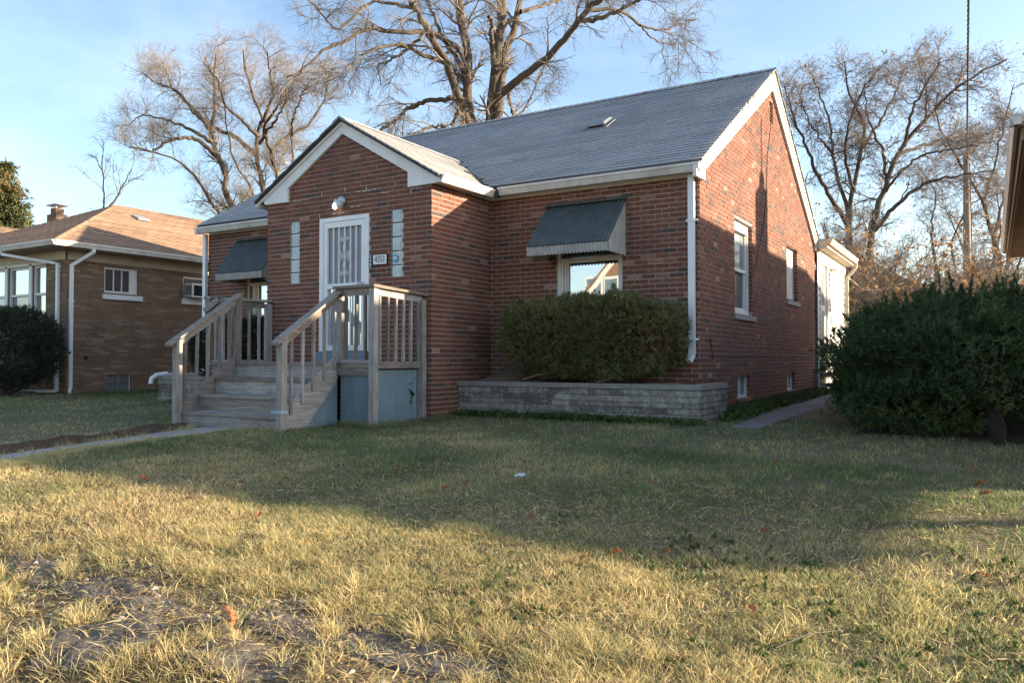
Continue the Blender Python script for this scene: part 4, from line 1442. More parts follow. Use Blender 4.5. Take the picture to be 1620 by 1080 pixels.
# ------------------------------------------------------------------ foliage
def blob_points(ells, n, inner=0.72, lump=0.12, ls=2.0, floor=None):
    """points in the outer shell of a union of ellipsoids, with outward directions"""
    vol = np.array([(e[3]*e[4]*e[5])**(2/3) for e in ells])
    cnt = (n*1.5*vol/vol.sum()).astype(int)
    P, D = [], []
    for e, k in zip(ells, cnt):
        d = NR.normal(size=(k, 3))
        d /= np.linalg.norm(d, axis=1)[:, None]
        sq = e[6] if len(e) > 6 else 2.0
        if sq != 2.0:                                               # squarer than an ellipsoid
            nrm = (np.abs(d)**sq).sum(1)**(1/sq)
            dd = d/nrm[:, None]
        else:
            dd = d
        th, ph = np.arctan2(d[:, 1], d[:, 0]), np.arcsin(np.clip(d[:, 2], -1, 1))
        lum = 1+lump*(2*vnoise(th*e[3]+e[0]*3, ph*e[5]*1.5+e[2]*5, ls)-1)
        r = inner+(1-inner)*NR.random(k)**0.55
        p = np.array(e[:3])+dd*np.array(e[3:6])*(r*lum)[:, None]
        ok = np.ones(k, bool)
        for f in ells:
            if f is e: continue
            q = (p-np.array(f[:3]))/np.array(f[3:6])
            ok &= (q*q).sum(1) > inner**2*0.9
        if floor is not None:
            ok &= p[:, 2] > floor
        P.append(p[ok])
        nn = d/np.array(e[3:6])
        D.append((nn/np.linalg.norm(nn, axis=1)[:, None])[ok])
    P, D = np.concatenate(P), np.concatenate(D)
    s = NR.permutation(len(P))[:n]
    return P[s], D[s]

def sprays(name, P, D, per, length, width, up, ms, parent, spread=0.7, tint_bias=None, kind=None, tri=False):
    """at each point a fan of `per` kite-shaped blades leaning along D"""
    n = len(P)
    base = np.repeat(P, per, 0)
    d = np.repeat(D, per, 0)+NR.normal(size=(n*per, 3))*spread
    d[:, 2] += up
    d /= np.linalg.norm(d, axis=1)[:, None]
    L_ = length*(0.55+0.9*NR.random(n*per))[:, None]
    W_ = width*(0.6+0.8*NR.random(n*per))[:, None]
    side = np.cross(d, NR.normal(size=d.shape))
    side /= np.linalg.norm(side, axis=1)[:, None]+1e-9
    if tri:                                                         # small needles: one face each
        v = np.stack([base+side*W_*0.42, base+d*L_, base-side*W_*0.42+d*L_*0.12], 1).reshape(-1, 3)
        f = np.arange(len(v)).reshape(-1, 3)
    else:
        v = np.stack([base, base+d*L_*0.5+side*W_*0.5, base+d*L_, base+d*L_*0.5-side*W_*0.5], 1).reshape(-1, 3)
        f = np.arange(len(v)).reshape(-1, 4)
    t = np.repeat(NR.random(n), per)*0.6+NR.random(n*per)*0.4
    if tint_bias is not None:
        t = np.clip(t*0.9+np.repeat(tint_bias, per), 0, 1)
    return np_obj(name, v, [f], t, ms, parent, kind=kind)

def stems(mb, root, tips, r0, k=5):
    for tp in tips:
        a, b = V3(root), V3(tp)
        m_ = a.lerp(b, 0.5)+Vector((R.uniform(-.1, .1), R.uniform(-.1, .1), R.uniform(-0.08, .04)))
        mb.tube([a+Vector((R.uniform(-.04, .04), R.uniform(-.04, .04), 0)), m_, b], [r0, r0*0.7, r0*0.3], k)

def shrub(name, loc, ells, n, per, length, width, up, m, label, cat, bark='bark_dark', inner=0.72, lump=0.12, ls=2.0, floor=None,
          stem_r=0.03, spread=0.7, tint=None, group=None, nst=14, lift=0.0, shoots=0):
    s = thing(name, loc, label, cat, group)
    P, D = blob_points(ells, n, inner, lump, ls, floor)
    if shoots:                                                      # loose leaders standing out of the outline
        P2, D2 = blob_points(ells, shoots*3, 0.96, lump, ls, floor+0.25)
        P2, D2 = P2[D2[:, 2] > -0.1][:shoots], D2[D2[:, 2] > -0.1][:shoots]
        d_ = D2*0.8+NR.normal(size=D2.shape)*0.35+np.array([0, 0, 0.55])
        d_ /= np.linalg.norm(d_, axis=1, keepdims=True)
        ln_ = 0.06+0.16*NR.random(len(P2))
        k_ = 9
        f_ = np.linspace(0, 1, k_)
        Pq = (P2[:, None, :]+d_[:, None, :]*(f_[None, :, None]*ln_[:, None, None])).reshape(-1, 3)
        P, D = np.concatenate([P, Pq]), np.concatenate([D, np.repeat(d_, k_, 0)])
    sprays('foliage', P, D, per, length, width, up, m, s, spread, tint(P) if tint else None, tri=True)
    mb = MB()
    idx = NR.integers(0, len(P), nst)
    root = (loc[0], loc[1], loc[2]+lift)
    stems(mb, root, [tuple(P[i]*0.9+np.array(loc)*0.1) for i in idx], stem_r)
    build(mb, 'stem', bark, s)
    return s
def arb_tint(P):
    r = ((P[:, 0]+0.55)**2+(P[:, 2]-1.05)**2*1.4)
    return np.where((r < 0.12) & (NR.random(len(P)) < 0.35), 0.5, 0.0)
shrub('clipped_shrub', (-1.35, -0.48, 0.45), [(-1.80, -0.50, 1.11, 0.80, 0.50, 0.53, 2.6), (-0.98, -0.49, 1.10, 0.84, 0.52, 0.55, 2.6)], 14000, 8, 0.066, 0.0155, 0.35,
      'arb', 'wide clipped olive green shrub in the planter below the front window', 'shrub', lump=0.22, ls=3.4, stem_r=0.022, tint=arb_tint, floor=0.56, spread=0.5)
for pts, lab in (([(-2.25, -0.80, 0.52), (-2.08, -0.77, 0.57), (-1.9, -0.74, 0.60)], 'pale bare stick under the left half of the clipped shrub'),
                 ([(-1.15, -0.78, 0.49), (-0.93, -0.79, 0.55), (-0.72, -0.80, 0.60), (-0.78, -0.77, 0.66), (-0.86, -0.74, 0.72)], 'bent bare stick under the middle of the clipped shrub')):
    mb = MB()
    mb.tube(pts, [0.010, 0.009, 0.007, 0.006, 0.004][:len(pts)], 5)
    build(mb, 'bare_stick', 'twig', None, label=lab, cat='stick')
shrub('dark_shrub', (-8.1, -0.45, 0.45), [(-8.2, -0.48, 0.98, 1.35, 0.48, 0.55, 3)], 4500, 5, 0.075, 0.024, 0.3, 'box',
      'dark shrub behind the left railing of the porch', 'shrub', floor=0.47)
# the yews along the right edge
def yew_tint(P):
    return np.where(vnoise(P[:, 0], P[:, 1]+P[:, 2]*2, 2.3) > 0.78, 0.3, 0.0)
shrub('yew_bush', (3.30, -1.30, gzs(3.3, -1.3)), [(3.20, -1.00, 0.80, 0.98, 0.72, 0.54), (2.50, -0.45, 0.72, 0.70, 0.80, 0.54), (3.85, -0.75, 0.88, 0.7, 0.7, 0.62), (3.05, -0.25, 0.92, .8, .75, .52), (2.62, -0.95, 0.36, 0.75, 0.42, 0.34), (2.12, -0.15, 0.42, 0.42, 0.55, 0.38)], 28000, 7, 0.054, 0.0145, 0.3,
      'yew', 'broad dark green yew bush with a thick trunk at the right edge of the lawn', 'bush', inner=0.58, lump=0.34, ls=3.2, floor=0.05, stem_r=0.022, spread=0.9, tint=yew_tint, bark='yew_bark', nst=22, lift=0.36, shoots=420)
shrub('yew_bush', (2.35, 1.25, gzs(2.3, 1.2)), [(2.16, 0.95, 0.64, 0.72, 0.95, 0.56), (2.9, 1.5, 0.95, 0.95, 0.95, 0.68), (2.2, 2.1, 0.80, 0.7, 0.8, 0.58)], 14000, 7, 0.058, 0.016, 0.3,
      'yew', 'dark green yew bush nearer the brick side wall and the side path', 'bush', inner=0.58, lump=0.34, ls=3.2, floor=0.06, stem_r=0.022, spread=0.9, tint=yew_tint, bark='yew_bark', nst=20, lift=0.3, shoots=300)
mb = MB()
tr = [(3.32, -1.36, gzs(3.3, -1.4)-0.05), (3.33, -1.34, 0.15), (3.28, -1.28, 0.36)]
mb.tube(tr, [0.085, 0.068, 0.06], 9)
for b in ((2.9, -0.95, 0.72), (3.7, -1.0, 0.7), (3.2, -0.6, 0.75), (3.05, -1.3, 0.7)):
    mb.tube([tr[2], V3(tr[2]).lerp(V3(b), .5)+Vector((0, 0, .05)), b], [0.06, 0.045, 0.03], 6)
yb_ = [o for o in C.objects if o.name == 'yew_bush'][0]
build(mb, 'trunk', 'yew_bark', yb_, smooth=True)
mb = MB()
pts = [(3.60, -1.86, 0.55), (3.585, -1.87, 0.85), (3.605, -1.87, 1.05), (3.595, -1.88, 1.22)]
mb.tube(pts, [0.006, 0.005, 0.004, 0.002], 4)
mb.tube([pts[1], (3.55, -1.88, 0.98)], [0.003, 0.002], 4)
build(mb, 'dead_sprig', 'twig', yb_)
# under the yews: bare dirt with litter
mb = MB()
for i in range(12):
    for j in range(11):
        x, y = 2.0+i*0.2, -1.25+j*0.28
        q = [(x, y), (x+.2, y), (x+.2, y+.28), (x, y+.28)]
        mb.face([(a, b, gzs(a, b)+0.012) for a, b in q], R.random())
M['dirt'] = mat('dark_leafy_dirt', (0.04, 0.03, 0.022), (0.08, 0.058, 0.04), scale=12, rough=1, bump=0.8)
build(mb, 'bare_dirt', 'dirt', kind='structure', smooth=True)

# ------------------------------------------------------------------ white sided addition at the back
add = thing('white_addition', (0, 10.4, 0), 'low white sided addition behind the brick house with a side door', 'annex')
AX, AY0, AY1, AZ = 0.03, HD+0.05, 12.35, 3.18
mb = MB()
DOORA = (8.72, 9.60, 0.98, 2.98)
slab(mb, (AX, 0, 0), Y_, X_, AY0, AY1, -0.1, AZ, [DOORA], 0.08)
mb.face([(AX, AY1, -0.1), (-5.5, AY1, -0.1), (-5.5, AY1, AZ), (AX, AY1, AZ)])
build(mb, 'wall', 'white', add)
z = 0.0
while z < AZ-0.05:
    for a, b in ((AY0, DOORA[0]-0.07), (DOORA[1]+0.07, AY1)):
        if z+0.15 > DOORA[2] or True:
            mb = MB()
            mb.hexa([(AX, a, z), (AX+0.030, a, z), (AX+0.030, b, z), (AX, b, z), (AX, a, z+0.148), (AX+0.006, a, z+0.148), (AX+0.006, b, z+0.148), (AX, b, z+0.148)], R.random())
            build(mb, 'siding_board', 'siding', add)
    z += 0.15
for a, b in ((AY0, AY0+0.09), (AY1-0.09, AY1)):
    mb = MB()
    mb.box(AX, AX+0.03, a, b, -0.05, AZ)
    build(mb, 'corner_board', 'white', add)
mb = MB()
mb.box(AX, AX+0.035, DOORA[0]-0.07, DOORA[0]-0.002, DOORA[2], DOORA[3]+0.07)
mb.box(AX, AX+0.035, DOORA[1]+0.002, DOORA[1]+0.07, DOORA[2], DOORA[3]+0.07)
mb.box(AX, AX+0.034, DOORA[0]-0.002, DOORA[1]+0.002, DOORA[3], DOORA[3]+0.07)
build(mb, 'door_casing', 'white', add)
mb = MB()
mb.box(AX-0.05, AX-0.02, DOORA[0]+0.003, DOORA[1]-0.003, DOORA[2], DOORA[3])
dr = build(mb, 'door', 'white_metal', add)
mb = MB()
mb.box(AX-0.02, AX-0.012, DOORA[0]+0.13, DOORA[1]-0.13, 2.05, 2.85)
build(mb, 'pane', 'side_glass', dr)
mb = MB()
mb.box(AX-0.02, AX-0.012, DOORA[0]+0.13, DOORA[1]-0.13, 1.12, 1.92)
build(mb, 'lower_panel', 'screen', dr)
mb = MB()
mb.hexa([(-5.6, AY0, 3.40), (0.33, AY0, 3.40), (0.33, AY1+0.1, 3.40), (-5.6, AY1+0.1, 3.40), (-5.6, AY0, 3.75), (0.33, AY0, 3.45), (0.33, AY1+0.1, 3.45), (-5.6, AY1+0.1, 3.75)])
build(mb, 'roof', 'shingle', add)
mb = MB()
mb.box(0.24, 0.27, AY0-0.0, AY1+0.10, 3.27, 3.40)
mb.box(AX+0.03, 0.27, AY0-0.03, AY0-0.001, 3.25, 3.40)
build(mb, 'fascia', 'cream', add)
gutter((0.271, AY0-0.05, 3.33), (0.271, AY1+0.12, 3.33), (1, 0, 0), add, m='cream')
y = AY0+0.01
while y < AY1:
    mb = MB()
    mb.hexa([(AX+0.03, y, 3.235), (0.237, y, 3.262), (0.237, y+0.145, 3.262), (AX+0.03, y+0.145, 3.235), (AX+0.03, y, 3.25), (0.237, y, 3.277), (0.237, y+0.145, 3.277), (AX+0.03, y+0.145, 3.25)], R.random())
    build(mb, 'soffit_panel', 'cream', add)
    y += 0.155
mb = MB()
mb.box(AX+0.0305, AX+0.05, AY0+0.1, AY1, 3.05, 3.235)
build(mb, 'frieze_board', 'white', add)
mb = MB()
mb.tube([(0.33, AY1+0.05, 3.33), (0.32, AY1+0.05, 3.22), (0.22, AY1+0.02, 3.08), (0.13, AY1-0.03, 2.98), (0.11, AY1-0.04, 2.85), (0.11, AY1-0.04, 0.2)], 0.042, 8)
build(mb, 'downspout', 'cream', add)
mb = MB()
mb.lathe((AX+0.05, 9.85, 2.93), [(0.05, 0), (0.055, 0.03), (0.03, 0.06)], (1, 0, 0.0), 10)
mb.tube([(AX+0.1, 9.85, 2.93), (AX+0.16, 9.80, 2.90)], [0.02, 0.04], 8)
build(mb, 'floodlight', 'cream', add)
mb = MB()
mb.tube([(AX+0.05, 9.75, 2.85), (AX+0.06, 9.75, 2.2), (AX+0.06, 9.9, 1.7), (AX+0.07, 10.2, 1.35)], 0.012, 5)
build(mb, 'hanging_cable', 'black', add)
st = thing('back_step', (0.5, 9.1, 0), 'dark wooden steps below the side door of the white addition', 'steps')
for k, (z, xo) in enumerate(((0.24, 1.05), (0.48, 0.78), (0.72, 0.52))):
    mb = MB()
    mb.box(AX+0.03, xo, 8.55, 9.75, z-0.05, z)
    build(mb, 'tread', 'wood_y', st)
    mb = MB()
    mb.box(xo-0.05, xo-0.03, 8.57, 9.73, z-0.23, z-0.052)
    build(mb, 'riser', 'wood_y', st)
mb = MB()
mb.extrude([(0.55, 7.95, 0.30), (0.70, 7.92, 0.28), (0.64, 7.98, 0.62), (0.50, 8.0, 0.58)], (0.0, 0.02, 0.0))
mb.tube([(0.5, 8.0, 0.58), (0.46, 8.0, 0.7)], 0.01, 5)
mb.box(0.5, 0.75, 7.9, 8.05, gzs(.6, 8), 0.28)
build(mb, 'white_bag', 'paper', None, label='small white bag standing by the back corner of the brick wall', cat='bag')
# ------------------------------------------------------------------ brown brick bungalow on the left
lh = thing('brick_bungalow', (-18.0, 5.5, 0), 'brown brick bungalow with hipped brown roof and white downspouts, left of the red brick house', 'house')
LB = Pieces(lh, 'brick', 'tan_brick', 'brickwork')
LX, LY, LYB, LXL = -14.6, -0.10, 11.4, -21.45
LW1, LWB, LWA = (0.79, 1.66, 2.37, 2.985), (0.90, 1.50, -0.02, 0.44), (2.93, 3.90, 2.36, 2.95)
LF = [(-18.25, -17.19, 1.80, 2.99), (-17.08, -16.12, 1.80, 2.99), (-16.0, -15.44, 1.80, 2.99)]
def lwall(O, u, n, u0, u1, holes, ok, ext=(0, 0)):
    mb = MB()
    slab(mb, O, u, n, u0, u1, -0.3, 3.26, holes, 0.09)
    wo = build(mb, 'wall', 'tan_mortar', lh)
    wall_bricks(LB, wo, O, u, n, brick_rows(u0-ext[0], u1+ext[1], -0.1, 3.10, holes, Lb=0.305, Hc=0.0535, jt=0.008), proud=0.005, ok=ok)
    return wo
lwr = lwall((LX, 0, 0), Y_, X_, LY, LYB, [LW1, LWB, LWA], lambda a, z: a < 4.0 and z > 0.1)
lwf = lwall((0, LY, 0), X_, -Y_, LXL, LX, LF, lambda a, z: False, ext=(0.005, 0.005))
mb = MB()
slab(mb, (LXL, 0, 0), Y_, -X_, LY, LYB, -0.3, 3.26)
slab(mb, (0, LYB, 0), X_, Y_, LXL, LX, -0.3, 3.26)
build(mb, 'wall', 'tan_mortar', lh)
LB.finish(300)
mb = MB()
mb.box(LX+0.006, LX+0.030, LY-0.03, LYB, 3.06, 3.26)
mb.box(LXL, LX+0.030, LY-0.030, LY-0.006, 3.06, 3.26)
build(mb, 'frieze_board', 'cream', lh)
EX, EY, EB, EL = -14.16, -0.63, 11.9, -21.9
mb = MB()
mb.box(LX, EX, EY, EB, 3.262, 3.275)
mb.box(EL, LX-0.001, EY, LY, 3.262, 3.275)
build(mb, 'soffit', 'tan_soffit', lh)
gutter((EX+0.01, EY-0.02, 3.285), (EX+0.01, EB, 3.285), (1, 0, 0), lh)
gutter((EL, EY-0.0, 3.285), (EX+0.115, EY-0.0, 3.285), (0, -1, 0), lh)
LS = 0.464
RXc = (EX+EL)/2
hw = (EX-EL)/2
RZ = 3.385+hw*LS
RYa, RYb = EY+hw, EB-hw
mb = MB()
e = lambda x, y: (x, y, 3.385)
A, B, C_, D_ = e(EX+0.04, EY-0.03), e(EX+0.04, EB), e(EL, EB), e(EL, EY-0.03)
P1, P2 = (RXc, RYa, RZ), (RXc, RYb, RZ)
mb.face([A, B, P2, P1])
mb.face([D_, A, P1])
mb.face([C_, D_, P1, P2])
mb.face([B, C_, P2])
mb.face([A, D_, C_, B])
lroof = build(mb, 'roof', 'roof_under', lh)
lu = math.hypot(1, LS)
LSH = Pieces(lh, 'shingle', 'brown_shingle', 'shingle_courses', 0.0)
O1 = (EX+0.05, EY-0.04, 3.389)
shingle_rows(LSH, lroof, O1, Y_, (-1/lu, 0, LS/lu), (LS/lu, 0, 1/lu), lambda v: (v/lu+0.0, EB-EY-v/lu), hw*lu, expo=0.14, tab=0.33, ok=lambda c: c.y < 5.5)
shingle_rows(LSH, lroof, (EL, EY-0.04, 3.389), X_, (0, 1/lu, LS/lu), (0, -LS/lu, 1/lu), lambda v: (v/lu, EX+0.05-EL-v/lu), hw*lu, expo=0.14, tab=0.33, ok=lambda c: c.x > -18)
LSH.finish(300)
mb = MB()
n_ = 34
a_, b_ = V3((EX+0.05, EY-0.04, 3.392)), V3((RXc, RYa, RZ+0.008))
for k in range(n_):
    p, q = a_.lerp(b_, k/n_), a_.lerp(b_, min(1, (k+1.7)/n_))
    mb.hexa([p+Vector((0.0, -0.13, -.045)), p+Vector((0.13, 0.0, -.045)), q+Vector((0.13, 0.0, -.042)), q+Vector((0.0, -0.13, -.042)),
             p+Vector((0, 0, .012))+Vector((-.004, -.004, 0)), p+Vector((0.002, 0.002, .012)), q+Vector((0.002, 0.002, .018)), q+Vector((-.004, -.004, .018))], R.random())
build(mb, 'hip_cap', 'brown_shingle', lh, kind='stuff')
roof_vent(lh, (-16.9, 3.25, 3.385+(EX+16.9)*LS+0.01), Y_, (-1/lu, 0, LS/lu), (LS/lu, 0, 1/lu))
downspout(lh, [(-16.27, EY-0.05, 3.30), (-16.27, EY-0.02, 3.22), (-14.92, LY-0.06, 2.98)], 0.075, 0.06)
downspout(lh, [(-14.88, LY-0.045, 2.99), (-14.88, LY-0.045, 0.06)], 0.075, 0.06, [(2.9, 1), (0.25, 1)])
mb = MB()
mb.beam((-14.88, LY-0.07, 0.07), (-17.2, LY-0.35, 0.02), 0.08, 0.06)
build(mb, 'drain_leader', 'white_metal', lh)
downspout(lh, [(EX+0.06, 0.22, 3.28), (EX+0.05, 0.22, 3.21), (LX+0.05, 0.0, 2.93)], 0.06, 0.075)
downspout(lh, [(LX+0.05, -0.02, 2.94), (LX+0.05, -0.02, 0.12), (LX+0.16, -0.10, 0.03)], 0.06, 0.075, [(2.1, 1)])
# its windows
a, b, c, d = LW1
w = window(lh, (LX, 0, 0), Y_, X_, LW1, 0.045, 0.05, [(a+0.05, b-0.20, c+0.07, d-0.05, 'dark_glass', 0.075)],
           [(b-0.20, b-0.05, c+0.05, d-0.05), (a+0.05+0.205, a+0.05+0.225, c+0.05, d-0.05), (a+0.05+0.415, a+0.05+0.435, c+0.05, d-0.05)], sill=(a-0.05, b+0.10, 2.215, 2.33, 0.05, 'white'))
a, b, c, d = LWA
w = window(lh, (LX, 0, 0), Y_, X_, LWA, 0.045, 0.05, [(a+0.05, b-0.05, c+0.05, d-0.05, 'dark_glass', 0.08)], sill=(a-0.06, b+0.06, 2.225, 2.352, 0.05, 'white'))
mb = MB()
mb.hexa([(LX-0.08, a+0.10, 2.43), (LX+0.24, a+0.10, 2.40), (LX+0.24, a+0.72, 2.40), (LX-0.08, a+0.72, 2.43), (LX-0.08, a+0.10, 2.78), (LX+0.24, a+0.10, 2.76), (LX+0.24, a+0.72, 2.76), (LX-0.08, a+0.72, 2.78)])
ac = build(mb, 'air_conditioner', 'white', None, label='small white air conditioner hanging out of the brown bungalow side window', cat='air conditioner')
mb = MB()
for k in range(4):
    mb.box(LX-0.02+k*0.062, LX+0.015+k*0.062, a+0.094, a+0.098, 2.46, 2.72)
mb.box(LX+0.2405, LX+0.244, a+0.14, a+0.68, 2.44, 2.72)
build(mb, 'grille', 'dark', ac)
a, b, c, d = LWB
w = window(lh, (LX, 0, 0), Y_, X_, LWB, 0.05, 0.02, [])
for i in range(3):
    for j in range(2):
        mb = MB()
        x0, x1 = a+0.02+i*(b-a-0.04)/3+0.006, a+0.02+(i+1)*(b-a-0.04)/3-0.006
        z0, z1 = c+0.02+j*(d-c-0.04)/2+0.006, c+0.02+(j+1)*(d-c-0.04)/2-0.006
        frame_bar(mb, (LX, 0, 0), Y_, X_, x0, x1, z0, z1, -0.085, -0.055)
        build(mb, 'glass_block', 'side_glass', w)
mb = MB()
mb.lathe((LX+0.004, 0.36, 0.83), [(0.05, 0), (0.05, 0.02)], (1, 0, 0), 12)
build(mb, 'pipe_cap', 'black', lh)
for h in LF:
    a, b, c, d = h
    m_ = (c+d)/2-0.08
    w = window(lh, (0, LY, 0), X_, -Y_, h, 0.03, 0.05, [(a+0.06, b-0.06, m_+0.03, d-0.06, 'glass', 0.07), (a+0.06, b-0.06, c+0.06, m_-0.02, 'side_glass' if a < -17 else 'glass', 0.085)], [(a+0.05, b-0.05, m_-0.025, m_+0.03)])
mb = MB()
for x0, x1 in ((-17.19, -17.08), (-16.12, -16.0)):
    mb.box(x0, x1, LY-0.035, LY-0.008, 1.78, 3.03)
mb.box(-18.3, -15.40, LY-0.035, LY-0.008, 2.99, 3.055)
mb.box(-18.3, -15.40, LY-0.06, LY-0.008, 1.72, 1.78)
build(mb, 'window_trim', 'white', lh)
mb = MB()
x = -18.4
while x < -15.0:
    mb.box(x, x+0.6, LY-0.62, LY-0.56, -0.05, 0.09)
    x += 0.604
build(mb, 'garden_edging', 'green_edge', None, label='low dark green garden edging in front of the brown bungalow', cat='edging')
shrub('rounded_shrub', (-15.1, -1.15, 0), [(-15.3, -1.15, 1.05, 1.85, 0.75, 0.86, 2.8)], 9000, 5, 0.075, 0.026, 0.2, 'box',
      'dark clipped rounded shrub below the front windows of the brown bungalow', 'shrub', lump=0.1, ls=3, floor=0.12, stem_r=0.03)

# ------------------------------------------------------------------ plain houses: far left, behind, across the street
def plain_house(name, label, x0, x1, y0, y1, zw, slope, wall_m, roof_m, hip_front=True, hip_back=True, ov=0.45, hip_run=None, sun_notch=None, T=None):
    h = thing(name, ((x0+x1)/2, (y0+y1)/2, gzs((x0+x1)/2, (y0+y1)/2)), label, 'house')
    T = T or (lambda p: p)
    def tr(mb):
        mb.v = [tuple(T(p)) for p in mb.v]
        return mb
    mb = MB()
    if sun_notch:                                                       # unseen corner cut away to let low sun reach the lawn
        nx_, ny_ = sun_notch
        mb.box(x0, nx_, y0, y1, -0.9, zw, skip=(0, 1))
        mb.box(nx_+0.002, x1, ny_, y1, -0.9, zw, skip=(0, 1))
    else:
        mb.box(x0, x1, y0, y1, -0.9, zw, skip=(0, 1))
    hwid = (x1-x0)/2+ov
    xc = (x0+x1)/2
    ze, zr_ = zw+0.02, zw+0.02+hwid*slope
    ya = y0-ov+((hip_run or hwid) if hip_front else 0)
    yb = y1+ov-(hwid if hip_back else 0)
    if not hip_front:
        mb.face([(x0, y0, zw), (x1, y0, zw), (xc, y0, zw+(x1-x0)/2*slope)])
    if not hip_back:
        mb.face([(x1, y1, zw), (x0, y1, zw), (xc, y1, zw+(x1-x0)/2*slope)])
    build(tr(mb), 'wall', wall_m, h)
    mb = MB()
    A, B, C1, D1 = (x1+ov, y0-ov, ze), (x1+ov, y1+ov, ze), (x0-ov, y1+ov, ze), (x0-ov, y0-ov, ze)
    P, Q = (xc, ya, zr_), (xc, yb, zr_)
    up = Vector((0, 0, 0.09))
    for f in ([A, B, Q, P], [C1, D1, P, Q]) + (([D1, A, P],) if hip_front else ()) + (([B, C1, Q],) if hip_back else ()):
        mb.face([V3(p)+up for p in f])
        mb.face([V3(p) for p in f][::-1])
    for a, b in ((A, B), (B, C1), (C1, D1), (D1, A)):
        if (not hip_front and {a, b} == {D1, A}) or (not hip_back and {a, b} == {B, C1}):
            continue
        mb.face([V3(a), V3(b), V3(b)+up, V3(a)+up])
    build(tr(mb), 'roof', roof_m, h)
    return h, tr
fh, _ = plain_house('far_bungalow', 'distant bungalow with orange brown hipped roof and brick chimney at the far left', -31.6, -23.6, 0.6, 13, 3.3, 0.50, 'far_brick', 'brown_shingle')
mb = MB()
for k in range(32):
    z = 3.6+k*0.068
    for q in range(2):
        x = -24.48+q*0.28+(0.0 if k % 2 else -0.05)
        mb.box(max(-24.48, x), min(-23.92, x+0.27), 4.80, 5.20, z, z+0.058, R.random())
mb.box(-24.46, -23.94, 4.82, 5.18, 3.5, 5.77, 0.5)
ch = build(mb, 'chimney', 'tan_brick', fh)
mb = MB()
mb.box(-24.36, -24.04, 4.86, 5.14, 5.78, 5.98)
build(mb, 'chimney_neck', 'tan_brick', ch)
mb = MB()
for sx in (-24.33, -24.07):
    mb.box(sx-.015, sx+.015, 4.88, 4.91, 5.98, 6.07)
mb.hexa([(-24.52, 4.75, 6.07), (-23.88, 4.75, 6.07), (-23.88, 5.25, 6.07), (-24.52, 5.25, 6.07), (-24.45, 4.8, 6.12), (-23.95, 4.8, 6.12), (-23.95, 5.2, 6.12), (-24.45, 5.2, 6.12)])
build(mb, 'chimney_cap', 'silver', ch)
roof_vent(fh, (-26.3, 5.9, 3.41+(26.3-23.15)*0.50+0.02), Y_, (-0.894, 0, 0.447), (0.447, 0, 0.894))
bh, _ = plain_house('dark_house', 'dark brown house with a sloping roof half hidden behind the bare trees', -6.2, 0.7, 33.5, 44, 3.9, 0.62, 'dark_house', 'dark_house', hip_front=False, hip_back=False)
for x in (-2.8, -0.6):
    mb = MB()
    mb.box(x-0.5, x+0.5, 33.42, 33.48, 1.5, 2.9)
    wq = build(mb, 'window', 'white', bh)
    mb = MB()
    mb.box(x-0.42, x+0.42, 33.39, 33.418, 1.58, 2.82)
    build(mb, 'pane', 'side_glass', wq)
oh, _ = plain_house('opposite_house', 'brick house across the street with a steep white edged gable', -14.4, -6.6, -34, -24, 2.4, 1.09, 'far_brick', 'brown_shingle', hip_front=False, hip_back=False, ov=0.2)
mb = MB()
for sg in (-1, 1):
    mb.beam((-10.5, -23.93, 2.42+4.1*1.09-0.1), (-10.5+sg*4.1, -23.93, 2.32), 0.06, 0.34, plumb=True)
build(mb, 'bargeboard', 'white', oh)
for x, z0, z1 in ((-12.75, 3.75, 4.70), (-11.85, 3.75, 4.70), (-10.5, 3.75, 4.7), (-12.6, 0.6, 1.9), (-8.6, 0.6, 1.9)):
    mb = MB()
    mb.box(x-0.42, x+0.42, -23.99, -23.93, z0, z1)
    wq = build(mb, 'window', 'white', oh)
    mb = MB()
    mb.box(x-0.32, x+0.32, -23.929, -23.91, z0+0.1, z1-0.1)
    build(mb, 'pane', 'glass', wq)
# the house on the right: only its eave corner is in view
def TR(p):
    return (3.487+p[0]+0.0081*p[1], -0.17+p[1]-0.0081*p[0], p[2]+0.05)
rh, rtr = plain_house('tan_bungalow', 'bungalow on the right showing only its weathered gutter and tan soffit', 0.50, 9.0, 0.45, 11.85, 3.25, 0.455, 'far_brick', 'brown_shingle', hip_front=True, hip_back=False, ov=0.42, hip_run=3.0, sun_notch=(6.85, 3.0))  # unseen hip run and corner gap shaped for the sun on lawn and porch
for o in list(rh.children):                                          # turn it by half a degree like the real one
    me = o.data
    off = WL[o]
    for v in me.vertices:
        p = TR(V3(v.co)+off)
        v.co = V3(p)-off
def rbuild(mb, name, m, parent=rh):
    mb.v = [TR(p) for p in mb.v]
    return build(mb, name, m, parent)
def rgutter(a, b, o):
    a, b, o = V3(a), V3(b), V3(o)
    wd, ht = 0.11, 0.12
    prof = [(0, 0), (wd*.6, 0), (wd*.72, ht*.25), (wd*.85, ht*.55), (wd, ht*.75), (wd, ht), (wd*.9, ht), (wd*.9, ht*.85), (wd*.06, ht*.85), (0, ht)]
    mb = MB()
    pa, pb = [a+o*p+HZ*q for p, q in prof], [b+o*p+HZ*q for p, q in prof]
    mb.face(pa)
    mb.face(pb[::-1])
    for i in range(len(prof)):
        j = (i+1) % len(prof)
        mb.face([pa[i], pa[j], pb[j], pb[i]])
    return rbuild(mb, 'gutter', 'gutter')
rgutter((0.11, -0.0, 3.28), (0.11, 12.26, 3.28), (-1, 0, 0))
rgutter((0.0, 0.11, 3.28), (9.5, 0.11, 3.28), (0, -1, 0))
